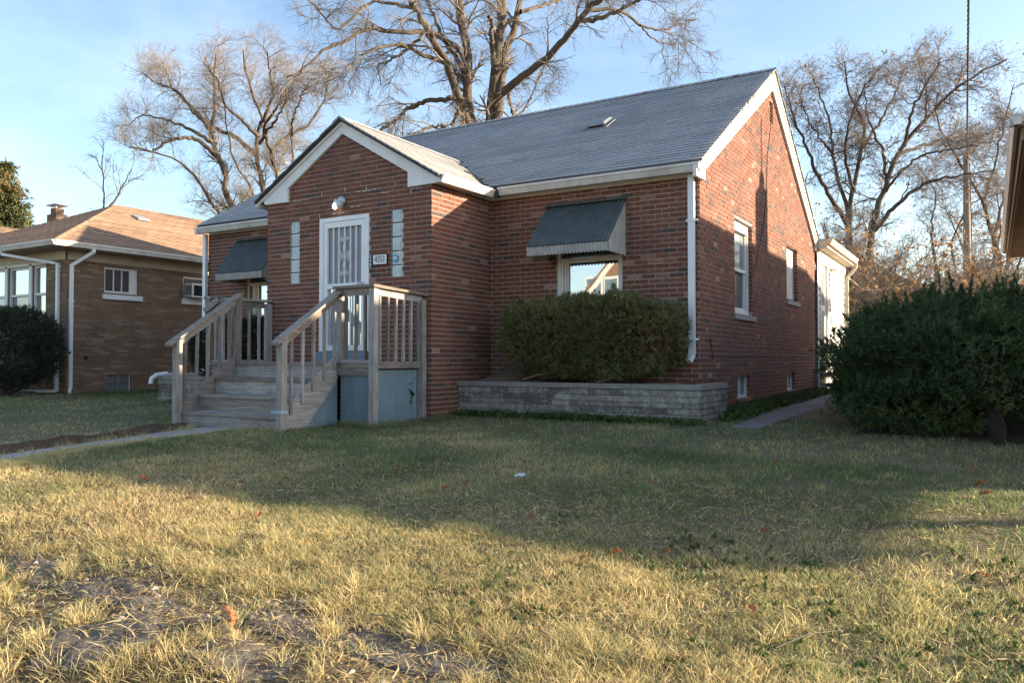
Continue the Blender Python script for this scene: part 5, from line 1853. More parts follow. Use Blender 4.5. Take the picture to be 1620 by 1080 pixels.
M['old_fascia'] = mat('stained_brown_fascia', (0.30, 0.225, 0.15), (0.20, 0.145, 0.10), scale=3, rough=0.7, dirt=(0.09, 0.065, 0.045), dscale=3, damt=0.7, stretch=(3, 0.6, 1))
mb = MB()
mb.box(8.86, 8.98, 0.47, 0.59, -0.3, 3.24)  # post added under the cut-away corner, out of view
rbuild(mb, 'added_post', 'white')
mb = MB()
mb.box(0.112, 0.135, 0.115, 12.25, 3.13, 3.39)
mb.box(0.136, 9.4, 0.112, 0.135, 3.13, 3.39)
rbuild(mb, 'fascia', 'old_fascia')
mb = MB()
mb.box(0.1355, 0.165, 0.14, 12.24, 3.135, 3.175)
rbuild(mb, 'soffit_trim', 'cream')
y = 0.14
while y < 12.1:
    mb = MB()
    mb.box(0.166, 0.50, y+0.004, y+0.147, 3.150+R.uniform(-.002, .002), 3.165)
    rbuild(mb, 'soffit_panel', 'tan_soffit')
    y += 0.15
mb = MB()
for k in range(33):
    z = 3.6+k*0.07
    for q in range(3):
        x = 2.95+q*0.19+(0.05 if k % 2 else 0)
        mb.box(x, min(x+0.18, 3.5), 7.2, 7.75, z, z+0.06, R.random())
mb.box(2.96, 3.49, 7.21, 7.74, 3.6, 5.92, 0.5)
rch = rbuild(mb, 'chimney', 'brick')
mb = MB()
mb.lathe((3.2, 7.47, 5.92), [(0.16, 0), (0.14, 0.26), (0.05, 0.36)], (0, 0, 1), 10)
mb.tube([(3.2, 7.47, 6.2), (3.2, 7.47, 7.15)], 0.035, 6)
rbuild(mb, 'flue', 'silver', rch)
mb = MB()
mb.tube([(2.2, 9.3, 4.0), (2.2, 9.3, 4.78)], 0.05, 7)
rbuild(mb, 'vent_pipe', 'silver')

# ------------------------------------------------------------------ bare trees
def smooth_path(pts, n, jit):
    P = np.array(pts, float)
    t = np.concatenate([[0], np.cumsum(np.linalg.norm(np.diff(P, axis=0), axis=1))])
    t /= t[-1]
    s = np.linspace(0, 1, n)
    out_ = np.empty((n, 3))
    m = np.zeros_like(P)
    m[1:-1] = (P[2:]-P[:-2])/(t[2:]-t[:-2])[:, None]
    m[0], m[-1] = (P[1]-P[0])/(t[1]-t[0]), (P[-1]-P[-2])/(t[-1]-t[-2])
    for k, q in enumerate(s):
        i = min(np.searchsorted(t, q, 'right')-1, len(P)-2)
        h = t[i+1]-t[i]
        x = (q-t[i])/h
        out_[k] = (2*x**3-3*x**2+1)*P[i]+(x**3-2*x**2+x)*h*m[i]*0.8+(-2*x**3+3*x**2)*P[i+1]+(x**3-x**2)*h*m[i+1]*0.8
    out_[1:-1] += NR.normal(size=(n-2, 3))*jit
    return out_
def batch_tubes(paths, rad, k):
    """paths (N,P,3), rad (N,P) -> verts, quads"""
    N, Pn, _ = paths.shape
    tan = np.gradient(paths, axis=1)
    tan /= np.linalg.norm(tan, axis=2, keepdims=True)+1e-12
    ref = np.array([0.31, 0.87, 0.38])
    e1 = np.cross(tan, ref)
    e1 /= np.linalg.norm(e1, axis=2, keepdims=True)+1e-9
    e2 = np.cross(tan, e1)
    an = np.arange(k)*2*np.pi/k
    v = paths[:, :, None, :]+rad[:, :, None, None]*(e1[:, :, None, :]*np.cos(an)[None, None, :, None]+e2[:, :, None, :]*np.sin(an)[None, None, :, None])
    v = v.reshape(-1, 3)
    i, j, q = np.meshgrid(np.arange(N), np.arange(Pn-1), np.arange(k), indexing='ij')
    b = i*Pn*k+j*k
    q2 = (q+1) % k
    f = np.stack([b+q, b+q2, b+k+q2, b+k+q], -1).reshape(-1, 4)
    return v, f
def spawn(paths, rad, cnt, f0, f1, l0, l1, spread, up, droop, pts, rr, rmin, fwd=1.0, taper=0.25, wig=0.12, bias=1.0):
    N, Pn, _ = paths.shape
    idx = np.repeat(np.arange(N), cnt) if np.isscalar(cnt) else np.repeat(np.arange(N), cnt)
    n = len(idx)
    f = f0+(f1-f0)*NR.random(n)**bias
    g = f*(Pn-1)
    i0 = np.minimum(g.astype(int), Pn-2)
    w_ = (g-i0)[:, None]
    p = paths[idx, i0]*(1-w_)+paths[idx, i0+1]*w_
    r = rad[idx, i0]*(1-w_[:, 0])+rad[idx, i0+1]*w_[:, 0]
    tan = paths[idx, i0+1]-paths[idx, i0]
    tan /= np.linalg.norm(tan, axis=1, keepdims=True)+1e-9
    rnd = NR.normal(size=(n, 3))
    rnd -= tan*(rnd*tan).sum(1, keepdims=True)
    rnd /= np.linalg.norm(rnd, axis=1, keepdims=True)+1e-9
    d = tan*fwd+rnd*spread
    d[:, 2] += up
    d /= np.linalg.norm(d, axis=1, keepdims=True)
    L_ = (l0+(l1-l0)*NR.random(n))*(1.15-0.5*f)
    out_ = np.empty((n, pts, 3))
    out_[:, 0] = p
    cur = p.copy()
    for k in range(1, pts):
        d = d+NR.normal(size=(n, 3))*wig
        d[:, 2] += droop*k/pts
        d /= np.linalg.norm(d, axis=1, keepdims=True)
        cur = cur+d*(L_/(pts-1))[:, None]
        out_[:, k] = cur
    r0 = np.maximum(r*rr, rmin)
    rad_ = r0[:, None]*(1-(1-taper)*np.linspace(0, 1, pts))[None, :]
    return out_, np.maximum(rad_, rmin*0.6)
def join(parts):
    V_, F_, off = [], [], 0
    for v, f in parts:
        V_.append(v)
        F_.append(f+off)
        off += len(v)
    return np.concatenate(V_), np.concatenate(F_)
def tree(name, limbs, label, cfg, bark='bark', twig='twig', group=None, ground=True, leaves=None):
    P0 = limbs[0][0][0]
    base = (P0[0], P0[1], gzs(P0[0], P0[1])-0.2)
    t = thing(name, base, label, 'tree', group)
    n = 30
    paths, rads, lens = [], [], []
    for i, (pts, r0, r1) in enumerate(limbs):
        pts = [tuple(p) for p in pts]
        if ground and r0 >= cfg.get('rootr', 0.15) and pts[0][2] < 6:
            pts = [(pts[0][0]*0.7+P0[0]*0.3, pts[0][1]*0.7+P0[1]*0.3, gzs(P0[0], P0[1])-0.2)]+pts
        q = smooth_path(pts, n, cfg.get('jit', 0.04)*0.45)
        paths.append(q)
        ln = np.linalg.norm(np.diff(q, axis=0), axis=1).sum()
        lens.append(ln)
        r0 *= cfg.get('thin', 1.0)
        rads.append(r0+(r1-r0)*np.linspace(0, 1, n)**0.8)
    paths, rads = np.array(paths), np.array(rads)
    v, f = batch_tubes(paths, rads, 9)
    np_obj('trunk', v, [f], NR.random(len(f)), bark, t, smooth=True)
    cnt = np.maximum(1, (np.array(lens)*cfg['d1']).astype(int))
    parts = []
    a, ra = spawn(paths, rads, cnt, cfg.get('f0', 0.3), 1.0, *cfg['l1'], cfg.get('s1', 0.8), cfg.get('u1', 0.25), cfg.get('dr1', -0.05), 6, 0.45, cfg['r1'], wig=cfg.get('w1', 0.2))
    v1 = batch_tubes(a, ra, 4)
    b, rb_ = spawn(a, ra, cfg['n2'], 0.2, 1.0, *cfg['l2'], cfg.get('s2', 0.85), cfg.get('u2', 0.2), cfg.get('dr2', -0.05), 5, 0.6, cfg['r2'], wig=cfg.get('w2', 0.2))
    c, rc = spawn(b, rb_, cfg['n3'], 0.15, 1.0, *cfg['l3'], cfg.get('s3', 0.9), cfg.get('u3', 0.15), cfg.get('dr3', -0.08), 3, 0.6, cfg['r3'], wig=0.22)
    d, rd = spawn(np.concatenate([c]), rc, cfg['n4'], 0.15, 1.0, *cfg['l4'], 0.9, cfg.get('u3', 0.15), cfg.get('dr3', -0.08), 2, 0.8, cfg['r4'], wig=0.2)
    v, f = join([v1, batch_tubes(b, rb_, 3), batch_tubes(c, rc, 3), batch_tubes(d, rd, 3)])
    np_obj('crown', v, [f], NR.random(len(f)), twig, t, kind=None)
    if leaves:
        m = leaves[0]
        k = NR.integers(0, len(d), m)
        pp = d[k, -1]
        P, D = pp, NR.normal(size=(m, 3))
        sprays('dry_leaves', P, D, leaves[1], leaves[2], leaves[2]*0.5, -0.4, 'dry_leaf', t, spread=1.0)
    return t
BIG_LIMBS=[([(-11.37,11.27,3.67),(-11.3,11.24,6.37),(-11.19,11.25,8.51),(-11.29,11.17,9.56),(-11.27,11.15,10.61),(-11.43,11.03,11.66),(-11.51,10.95,12.62),(-11.55,10.89,14.29),(-11.7,10.74,16.78),(-11.59,10.73,19.49)],0.27,0.07),
([(-11.23,11.24,8.07),(-11.23,10.93,8.78),(-11.33,10.48,9.54),(-11.37,10.02,10.26),(-11.54,9.46,10.86),(-11.64,8.92,11.44),(-11.58,8.46,11.66),(-11.66,7.88,12.58),(-11.76,7.28,13.84)],0.18,0.03),
([(-11.9,10.78,10.52),(-12.16,9.74,10.58),(-12.12,8.62,10.48),(-12.1,7.37,9.85),(-11.84,6.19,8.95)],0.08,0.02),
([(-11.5,11.01,10.96),(-11.95,10.16,11.33),(-12.3,9.23,11.09),(-12.77,8.14,10.9),(-12.68,7.33,10.44),(-12.94,6.28,9.66),(-12.93,5.36,8.75),(-12.61,4.58,8.3)],0.1,0.02),
([(-12.46,10.41,11.57),(-13.35,10.55,11.18),(-14.45,10.76,11.01),(-15.22,11.25,11.22),(-15.68,12,10.86)],0.06,0.02),
([(-11.6,10.98,9.37),(-12.87,11.1,9.55),(-14.03,11.56,9.59),(-15.21,12.12,9.45),(-16.39,12.78,9.5)],0.09,0.05),
([(-11.29,11.18,9.12),(-11.35,10.81,8.9),(-11.37,10.38,8.31),(-11.63,9.74,8.15),(-11.79,9.13,7.81),(-11.85,8.55,7.52)],0.075,0.04),
([(-12.83,10.17,12.36),(-13.45,8.92,12.19),(-13.72,7.64,10.93),(-13.42,6.55,11.02),(-12.83,5.55,10.8)],0.06,0.02),
([(-11.28,11.16,10),(-11.9,11.27,10.95),(-12.52,11.54,11.71),(-13.2,11.83,12.8),(-13.75,12.26,13.66),(-14.39,12.65,15.61)],0.09,0.03),
([(-10.69,11.68,3.67),(-10.7,11.69,6.39),(-10.7,11.74,8.65),(-10.68,11.84,9.83),(-10.64,11.96,11.02),(-10.58,12.1,11.95),(-10.6,12.21,12.9),(-10.53,12.34,15.1),(-10.45,12.45,18.39),(-10.6,12.46,20.64)],0.3,0.08),
([(-10.51,11.66,8.51),(-10.49,11.91,9.55),(-10.46,12.25,11.08),(-10.33,12.68,12.29),(-10.4,13.04,13.18),(-10.12,13.59,15.34),(-9.8,14.17,18.01)],0.17,0.05),
([(-10.51,11.61,10.35),(-10.53,11.41,11.43),(-10.42,11.27,11.83),(-10.4,11.05,11.84)],0.1,0.06),
([(-10.58,11.6,9.21),(-10.16,11.43,9.4),(-9.52,11.27,9.62),(-8.61,11.2,10.02),(-7.78,11.04,10.42),(-7.1,10.76,10.82),(-6.5,10.41,10.99),(-6.01,9.98,10.94),(-5.17,9.72,11.34),(-4.54,9.31,12.2)],0.15,0.05),
([(-8.15,12.99,11.9),(-7.2,12.89,11.8),(-6.32,12.56,11.78),(-5.59,12.05,11.65),(-4.83,11.48,11.62)],0.09,0.03),
([(-7.8,13.18,12.31),(-7.39,13.97,12.52),(-7.17,14.8,12.6),(-7.03,15.67,12.52),(-6.64,16.74,12.68),(-6.22,17.85,13.19),(-5.96,18.91,13.73)],0.07,0.02),
([(-6.38,14.04,11.79),(-6.38,14.99,11.72),(-6.19,16.31,11.86),(-5.83,17.86,12.52)],0.035,0.012),
([(-9.76,12.02,12.23),(-9.59,12.98,12.74),(-9.5,14.17,13.36),(-9.25,15.56,14.37),(-8.92,17.08,15.88)],0.07,0.02),
([(-10.12,11.86,9.74),(-10.48,12.54,9.37),(-10.83,13.48,9.31),(-10.87,14.7,10.32),(-11.08,15.89,11.82)],0.06,0.02)]
LEFT_LIMBS=[([(-25.61,14.37,5.06),(-26.08,14.02,7.7),(-26.44,13.78,8.55),(-26.36,13.81,9.24),(-26.72,13.58,10.09),(-26.89,13.45,10.95),(-26.84,13.46,11.8),(-26.79,13.45,13.17),(-26.74,13.46,14.02),(-26.7,13.47,14.7)],0.3,0.04),
([(-26.68,13.6,10.01),(-26.94,12.54,10.65),(-27,11.37,10.29),(-26.72,10.28,9.52),(-26.38,9.13,9.52)],0.12,0.02),
([(-26.78,13.52,10.6),(-28.6,13.29,11.6),(-30.3,13.41,12.24),(-32.21,13.52,12.76),(-33.85,13.9,12.64)],0.1,0.02),
([(-26.85,13.47,11.12),(-28.06,13.38,12.23),(-29.36,13.43,13.44),(-30.93,13.43,14.08),(-32.34,13.58,14.94)],0.1,0.02),
([(-24.62,14.96,5.06),(-25.05,14.84,8.51),(-25.46,14.86,9.69),(-25.7,15,11.15),(-25.74,15.3,11.94),(-26.35,15.27,13.36),(-26.9,15.28,14.63),(-27.24,15.45,15.66)],0.26,0.03),
([(-25.18,14.5,10.09),(-26.64,14.44,11.15),(-28.32,14.51,11.95),(-30.12,14.61,13.27),(-31.8,14.88,14.48),(-33.24,15.34,16.25)],0.13,0.02),
([(-25.09,14.52,10.94),(-25.06,13.65,11.4),(-24.9,12.59,11.76),(-24.26,11.68,12.43),(-23.8,10.58,12.86)],0.1,0.02),
([(-24.94,14.6,11.46),(-23.87,14.28,12.64),(-23.19,13.45,13.18),(-22.36,12.6,13.62)],0.1,0.02),
([(-25.02,14.57,10.6),(-22.95,13.77,11.43),(-20.68,12.48,11.94)],0.08,0.02),
([(-25.12,14.66,5.06),(-24.86,14.24,7.95),(-24.83,13.57,8.84),(-24.74,12.88,9.51),(-24.45,12.24,10.94),(-23.93,11.71,11.51)],0.15,0.02),
([(-26.23,14,4.77),(-26.34,13.61,7.15),(-26.65,13.04,8.1),(-26.86,12.5,8.95),(-27.25,11.83,9.61),(-27.83,11.04,9.84),(-28.3,10.3,9.9)],0.2,0.02),
([(-24.38,15.11,5.06),(-24.65,15.24,9.15),(-25.21,15.4,10.47),(-25.14,16.02,11.14),(-24.46,17.03,12),(-24.15,17.83,13.63),(-24.4,18.33,14.94)],0.2,0.03),
([(-24.59,14.85,10.18),(-24.24,14.1,11.05),(-22.86,13.69,11.8),(-21.84,12.95,12.14)],0.1,0.02),
([(-23.77,15.31,10.94),(-23.09,14.77,11.55),(-22.02,14.18,12.13),(-20.89,13.51,12.29)],0.07,0.02),
([(-23.38,15.7,5.06),(-24.52,16.14,10.01),(-25.62,17.06,11.64),(-27,17.98,13.4)],0.12,0.02)]
LOCUST_A=[([(-1.37,24.29,2.02),(-1.39,24.19,5.35),(-1.45,24.14,6.29),(-1.08,24.29,8.64),(-0.86,24.38,10.2),(-1.38,24.04,11.61),(-1.5,23.93,12.86)],0.26,0.03),
([(-1.45,24.14,6.14),(-2.4,22.86,8.19),(-2.76,21.75,9.37),(-2.97,20.65,10.31),(-2.96,19.62,10.88)],0.14,0.02),
([(-1.38,24.17,6.45),(-1.98,24.42,8.78),(-2.29,25.04,10.75),(-2.84,25.62,12.5),(-3.28,26.35,13.48)],0.12,0.02),
([(-1.23,24.23,7.54),(-1.49,23.6,9.01),(-1.07,23.23,10.71),(-0.4,22.97,11.73),(0.18,22.63,12.11)],0.1,0.02),
([(-0.98,24.34,9.26),(-0.27,25.66,10.92),(0.2,27.11,12.57),(0.4,28.54,14)],0.09,0.02),
([(-1.95,23.76,9.11),(-2.58,22.34,10.1),(-2.86,20.83,11.38)],0.07,0.015)]
LOCUST_B=[([(-0.5,22.48,1.94),(-0.48,22.43,4.48),(-0.34,22.48,5.95),(0.12,22.71,7.56),(0.64,22.99,8.88),(1.54,23.49,10.06),(2.43,24,11.08),(3.19,24.44,11.67),(4.08,24.96,12.18)],0.26,0.03),
([(-0.34,22.48,5.66),(0.54,22.33,6.57),(1.46,22,7.2),(2.68,21.78,7.29),(3.61,21.31,7.28)],0.13,0.02),
([(0.12,22.71,7.56),(-0.08,23.5,8.8),(-0.71,24.29,10.63),(-0.97,25.43,12.27)],0.1,0.02),
([(0.51,22.92,8.59),(1.59,24.8,9.32),(2.89,27.17,10.02),(4.01,29.63,10.62)],0.09,0.02),
([(0.7,23.03,8.88),(1.1,22.29,10.09),(1.78,21.46,11),(2.07,20.29,11.11)],0.09,0.02),
([(1.41,23.42,9.91),(1.37,24.37,11.53),(1.05,25.46,12.94)],0.06,0.015),
([(-0.01,22.64,7.12),(1.21,22.1,8.17),(2.35,21.17,8.08),(3.39,19.99,7.93)],0.08,0.015)]
LOCUST_C=[([(4.09,32.22,2.16),(3.84,31.99,5.57),(3.63,31.84,6.27),(3.19,31.53,8.03),(2.68,31.2,9.09),(1.64,30.52,11.2),(1.36,30.32,12.61)],0.2,0.03),
([(3.63,31.84,6.27),(4.04,32.97,8.19),(4.4,34.35,10.25),(4.79,35.87,12.45)],0.1,0.02),
([(3.19,31.54,7.86),(3.73,30.88,9.42),(4.02,29.8,10.84),(4.43,28.67,12.27)],0.08,0.02),
([(1.41,30.56,4.16),(1.15,31.59,6.8),(1.26,33.22,8.9),(0.44,34.48,10.6)],0.1,0.02),
([(2.17,31.01,4.51),(2.06,30.28,6.19),(2.83,29.89,7.62),(3.98,29.68,7.96)],0.08,0.02)]
tree('bare_tree', BIG_LIMBS, 'tall bare tree with two thick trunks rising behind the grey roof', 
     dict(d1=1.7, l1=(0.7, 2.0), n2=6, l2=(0.4, 1.1), n3=6, l3=(0.25, 0.65), n4=2, l4=(0.15, 0.45), r1=0.018, r2=0.008, r3=0.0045, r4=0.003,
          u1=0.05, dr1=-0.1, u2=0.0, dr2=-0.14, u3=-0.1, dr3=-0.15, f0=0.3, jit=0.05), bark='bark', twig='twig')
tree('bare_tree', LEFT_LIMBS, 'broad bare tree with a rounded crown of fine twigs behind the brown bungalow',
     dict(d1=2.2, l1=(0.7, 1.8), n2=7, l2=(0.5, 1.25), n3=5, l3=(0.35, 0.85), n4=2, l4=(0.18, 0.45), r1=0.019, r2=0.008, r3=0.0045, r4=0.003,
          u1=0.25, dr1=0.0, u2=0.25, dr2=0.0, u3=0.2, dr3=0.0, f0=0.35, jit=0.06), bark='bark', twig='twig')
LC = dict(thin=0.78, d1=2.6, l1=(0.6, 1.5), n2=7, l2=(0.4, 1.1), n3=5, l3=(0.3, 0.8), n4=2, l4=(0.15, 0.4), r1=0.018, r2=0.009, r3=0.0055, r4=0.0035,
          u1=0.02, dr1=-0.05, u2=0.1, dr2=-0.05, u3=0.1, dr3=-0.05, f0=0.25, jit=0.06, w1=0.38, w2=0.4, s1=1.0)
tree('bare_tree', LOCUST_A, 'crooked bare tree just right of the brick gable', LC, 'bark_dark', 'twig_dark', leaves=(260, 4, 0.10))
tree('bare_tree', LOCUST_B, 'spreading bare tree with a flat crooked crown between the gable and the utility pole', LC, 'bark_dark', 'twig_dark', leaves=(320, 4, 0.10))
tree('bare_tree', LOCUST_C, 'leaning bare tree behind the utility pole beside the tan soffit', LC, 'bark_dark', 'twig_dark', leaves=(160, 4, 0.10))
tree('bare_tree', [([(-29.2, 9.9, 5.0), (-29.25, 9.8, 7.2), (-29.3, 9.8, 8.4), (-29.4, 9.8, 9.6)], 0.10, 0.02), ([(-29.25, 9.8, 7.0), (-28.8, 10.1, 7.8), (-28.2, 10.4, 9.0)], 0.06, 0.015)],
     'small bare tree tip above the roof of the brown bungalow', dict(d1=2.2, l1=(0.8, 1.6), n2=3, l2=(0.4, 0.9), n3=2, l3=(0.2, 0.5), n4=1, l4=(0.1, 0.3), r1=0.018, r2=0.011, r3=0.008, r4=0.006, u1=0.5, rootr=0.09), 'bark', 'twig')
# trees further off, right of the big one and along the back lots
def wild_tree(x, y, h, label, seed, bark='bark', twig='twig', spread_=1.0, leaves=None, group=None):
    rr = random.Random(seed)
    z0 = gzs(x, y)
    limbs = []
    fork = z0+h*rr.uniform(0.18, 0.3)
    n_ = rr.randint(4, 6)
    for k in range(n_):
        an = 2*math.pi*k/n_+rr.uniform(-.4, .4)
        rd = h*rr.uniform(0.16, 0.34)*spread_
        top = z0+h*rr.uniform(0.72, 1.0)
        pts = [(x, y, z0+1.0), (x+0.05*math.cos(an), y+.05*math.sin(an), fork)]
        for q in (0.35, 0.65, 1.0):
            pts.append((x+rd*q*math.cos(an)+rr.uniform(-.3, .3), y+rd*q*math.sin(an)+rr.uniform(-.3, .3), fork+(top-fork)*q**0.9))
        limbs.append((pts, h*0.016, 0.02))
    return tree('bare_tree', limbs, label, dict(d1=1.3, l1=(h*.07, h*.18), n2=5, l2=(h*.04, h*.1), n3=4, l3=(h*.025, h*.06), n4=2, l4=(h*.015, h*.035),
                r1=0.02, r2=0.011, r3=0.007, r4=0.005, u1=0.4, u2=0.3, rootr=0.1, f0=0.3), bark, twig, leaves=leaves, group=group)
wild_tree(-14.6, 34, 15.5, 'pale fine twigged bare tree seen just right of the big double trunk', 3, 'bark', 'twig', 0.9)
wild_tree(-22.0, 22, 12.5, 'bare tree tops showing over the entrance gable peak', 5, 'bark', 'twig', 0.8)
wild_tree(-29.5, 27, 9.5, 'low bare tree showing just over the far end of the bungalow roof', 8, 'bark', 'twig', 1.1)
wild_tree(7.2, 40, 13.5, 'distant bare tree above the tan soffit corner', 9, 'bark_dark', 'twig_dark', 0.9)
wild_tree(3.6, 44, 11, 'distant bare tree standing left of the utility pole', 12, 'bark_dark', 'twig_dark', 1.0)
wild_tree(-1.6, 30, 7.5, 'small bare tree in front of the dark brown house', 14, 'bark_dark', 'twig_dark', 1.0, leaves=(140, 4, 0.1))
wild_tree(-6, -44, 14, 'bare tree across the street', 21, 'bark', 'twig', 1.0)
wild_tree(-20, -30, 13, 'bare tree left of the house across the street', 22, 'bark', 'twig', 1.1)

# evergreen at the far left
sp = thing('spruce_tree', (-44.6, 13.4, 0), 'tall green spruce with orange cones at the far left edge', 'tree')
mb = MB()
mb.tube([(-44.6, 13.4, -0.2), (-44.6, 13.4, 6), (-44.6, 13.4, 12.2)], [0.3, 0.18, 0.02], 8)
build(mb, 'trunk', 'bark_dark', sp)
P, D = [], []
z = 2.0
bmb = MB()
while z < 12.2:
    rad_ = (12.6-z)*0.36
    for k in range(9):
        an = R.uniform(0, 2*math.pi)
        rr = rad_*R.uniform(0.65, 1.1)
        tip = Vector((-44.6+rr*math.cos(an), 13.4+rr*math.sin(an), z-rr*R.uniform(0.12, 0.3)))
        a = Vector((-44.6, 13.4, z))
        bmb.tube([a, a.lerp(tip, .5)+Vector((0, 0, .1)), tip], [0.04, 0.03, 0.01], 4)
        for q in range(int(18*rr)+6):
            f_ = R.uniform(0.15, 1)
            p = a.lerp(tip, f_)+Vector((R.gauss(0, .16), R.gauss(0, .16), R.gauss(-.06, .09)))
            P.append(p)
            D.append((math.cos(an)*.7, math.sin(an)*.7, -.2))
    z += 0.30
build(bmb, 'branches', 'bark_dark', sp)
P, D = np.array([tuple(p) for p in P]), np.array(D)
sprays('needles', P, D, 6, 0.30, 0.09, -0.1, 'spruce', sp, spread=0.7, tri=True, tint_bias=np.where((P[:, 2] > 10.2) & (NR.random(len(P)) < 0.4), 0.35, -0.05))
# leafy thickets behind the yews
def thicket(x, y, w_, h, label, seed, nst=60, lv=420):
    rr = np.random.default_rng(seed)
    z0 = gzs(x, y)
    t = thing('brown_shrub', (x, y, z0), label, 'shrub', 'winter shrubs behind the yews')
    n = nst
    an = rr.random(n)*2*np.pi
    base = np.stack([x+rr.normal(size=n)*w_*0.25, y+rr.normal(size=n)*w_*0.25, np.full(n, z0-.1)], 1)
    pts = 7
    path = np.empty((n, pts, 3))
    path[:, 0] = base
    d = np.stack([np.cos(an)*.55, np.sin(an)*.55, np.full(n, 1.0)], 1)
    L_ = h*(0.7+0.6*rr.random(n))
    cur = base.copy()
    for k in range(1, pts):
        d = d+rr.normal(size=(n, 3))*0.16
        d[:, 2] -= 0.26*k/pts*1.6
        d /= np.linalg.norm(d, axis=1, keepdims=True)
        cur = cur+d*(L_/(pts-1))[:, None]
        path[:, k] = cur
    path[:, :, 2] = np.maximum(path[:, :, 2], z0)
    rad = 0.022*(1-0.8*np.linspace(0, 1, pts))[None, :]*(0.6+0.8*rr.random(n))[:, None]
    b, rb_ = spawn(path, rad, 7, 0.25, 1, h*.15, h*.4, 0.9, 0.1, -0.25, 5, 0.6, 0.007, wig=0.3)
    c, rc = spawn(b, rb_, 4, 0.2, 1, h*.06, h*.2, 0.9, 0.0, -0.2, 2, 0.7, 0.005, wig=0.3)
    v, f = join([batch_tubes(path, rad, 4), batch_tubes(b, rb_, 3), batch_tubes(c, rc, 3)])
    np_obj('stems', v, [f], NR.random(len(f)), 'twig', t)
    k = NR.integers(0, len(c), lv)
    sprays('dry_leaves', c[k, -1], NR.normal(size=(lv, 3)), 4, 0.11, 0.06, -0.5, 'dry_leaf', t, spread=1.0)
for i, (x, y, w_, h, lab) in enumerate(((0.1, 16.0, 2.4, 3.6, 'tangled brown shrub with dry leaves beside the white addition'),
                                        (1.5, 18.3, 2.6, 3.9, 'arching brown shrub with dry leaves in front of the dark brown house'),
                                        (3.0, 19.5, 2.6, 3.5, 'brown leafy shrub at the foot of the utility pole'),
                                        (4.6, 19.0, 2.6, 3.4, 'brown leafy shrub under the end of the tan soffit'),
                                        (-1.6, 17.6, 2.4, 3.9, 'brown shrub mostly hidden behind the white addition'))):
    thicket(x, y, w_*1.1, h*1.25, lab, 40+i, 110, 1100)
n = 520                                                            # tangled woods on the back lots, one mass
bx_ = np.stack([-14+34*NR.random(n), 46+26*NR.random(n), np.full(n, -0.1)], 1)
path = np.empty((n, 5, 3))
path[:, 0] = bx_
d = NR.normal(size=(n, 3))*0.25+np.array([0, 0, 1])
cur = bx_.copy()
hh = 5.0+6.5*NR.random(n)
for k in range(1, 5):
    d = d+NR.normal(size=(n, 3))*0.2
    d /= np.linalg.norm(d, axis=1, keepdims=True)
    cur = cur+d*(hh/4)[:, None]
    path[:, k] = cur
rad = 0.06*(1-.8*np.linspace(0, 1, 5))[None, :]*np.ones((n, 1))
b, rb_ = spawn(path, rad, 8, 0.2, 1, 0.8, 2.2, 0.8, 0.3, 0, 4, 0.5, 0.016, wig=0.2)
c, rc = spawn(b, rb_, 3, 0.2, 1, 0.4, 1.0, 0.8, 0.2, 0, 2, 0.6, 0.011, wig=0.2)
v, f = join([batch_tubes(path, rad, 4), batch_tubes(b, rb_, 3), batch_tubes(c, rc, 3)])
np_obj('distant_woods', v, [f], NR.random(len(f)), 'twig_dark', None, kind='stuff')

# ------------------------------------------------------------------ pole and wires
up_ = thing('utility_pole', (2.67, 26.6, 0), 'grey wooden utility pole among the bare trees on the right', 'pole')
mb = MB()
mb.tube([(2.67, 26.6, -0.3), (2.67, 26.6, 5), (2.69, 26.6, 9.1)], [0.17, 0.15, 0.125], 10)
build(mb, 'shaft', 'pole', up_, smooth=True)
mb = MB()
mb.tube([(2.80, 26.45, 8.7), (2.84, 26.42, 5.6), (2.84, 26.42, 0.3)], 0.02, 5)
build(mb, 'riser_cable', 'black', up_)
mb = MB()
mb.lathe((2.69, 26.44, 8.75), [(0.03, 0), (0.05, 0.04), (0.03, 0.1)], (0, -1, 0), 8)
build(mb, 'insulator', 'black', up_)
wb = MB()
A_, B_ = Vector((2.70, 26.40, 8.78)), Vector((3.98, -42, 9.6))
n_ = 340
for ph in (0, 2.1, 4.2):
    pts = []
    for k in range(n_+1):
        f_ = (k/n_)
        p = A_.lerp(B_, f_)
        p.z -= 0.9*4*f_*(1-f_)*0.5
        an = f_*2*math.pi*78+ph
        pts.append(p+Vector((math.cos(an), 0, math.sin(an)))*0.016)
    wb.tube(pts, 0.015, 4)
build(wb, 'overhead_cable', 'black', None, label='twisted black overhead cable running from the utility pole over the camera', cat='cable')
wb = MB()
wb.tube([(0.16, 12.35, 2.95), (0.21, 14.72, 2.82), (0.65, 16.15, 2.90), (1.24, 17.66, 3.30), (1.79, 19.14, 3.86), (2.3, 23.0, 4.9), (2.6, 26.4, 6.0)], 0.011, 5)
build(wb, 'service_wire', 'cream', None, label='pale sagging wire from the white addition towards the utility pole', cat='wire')

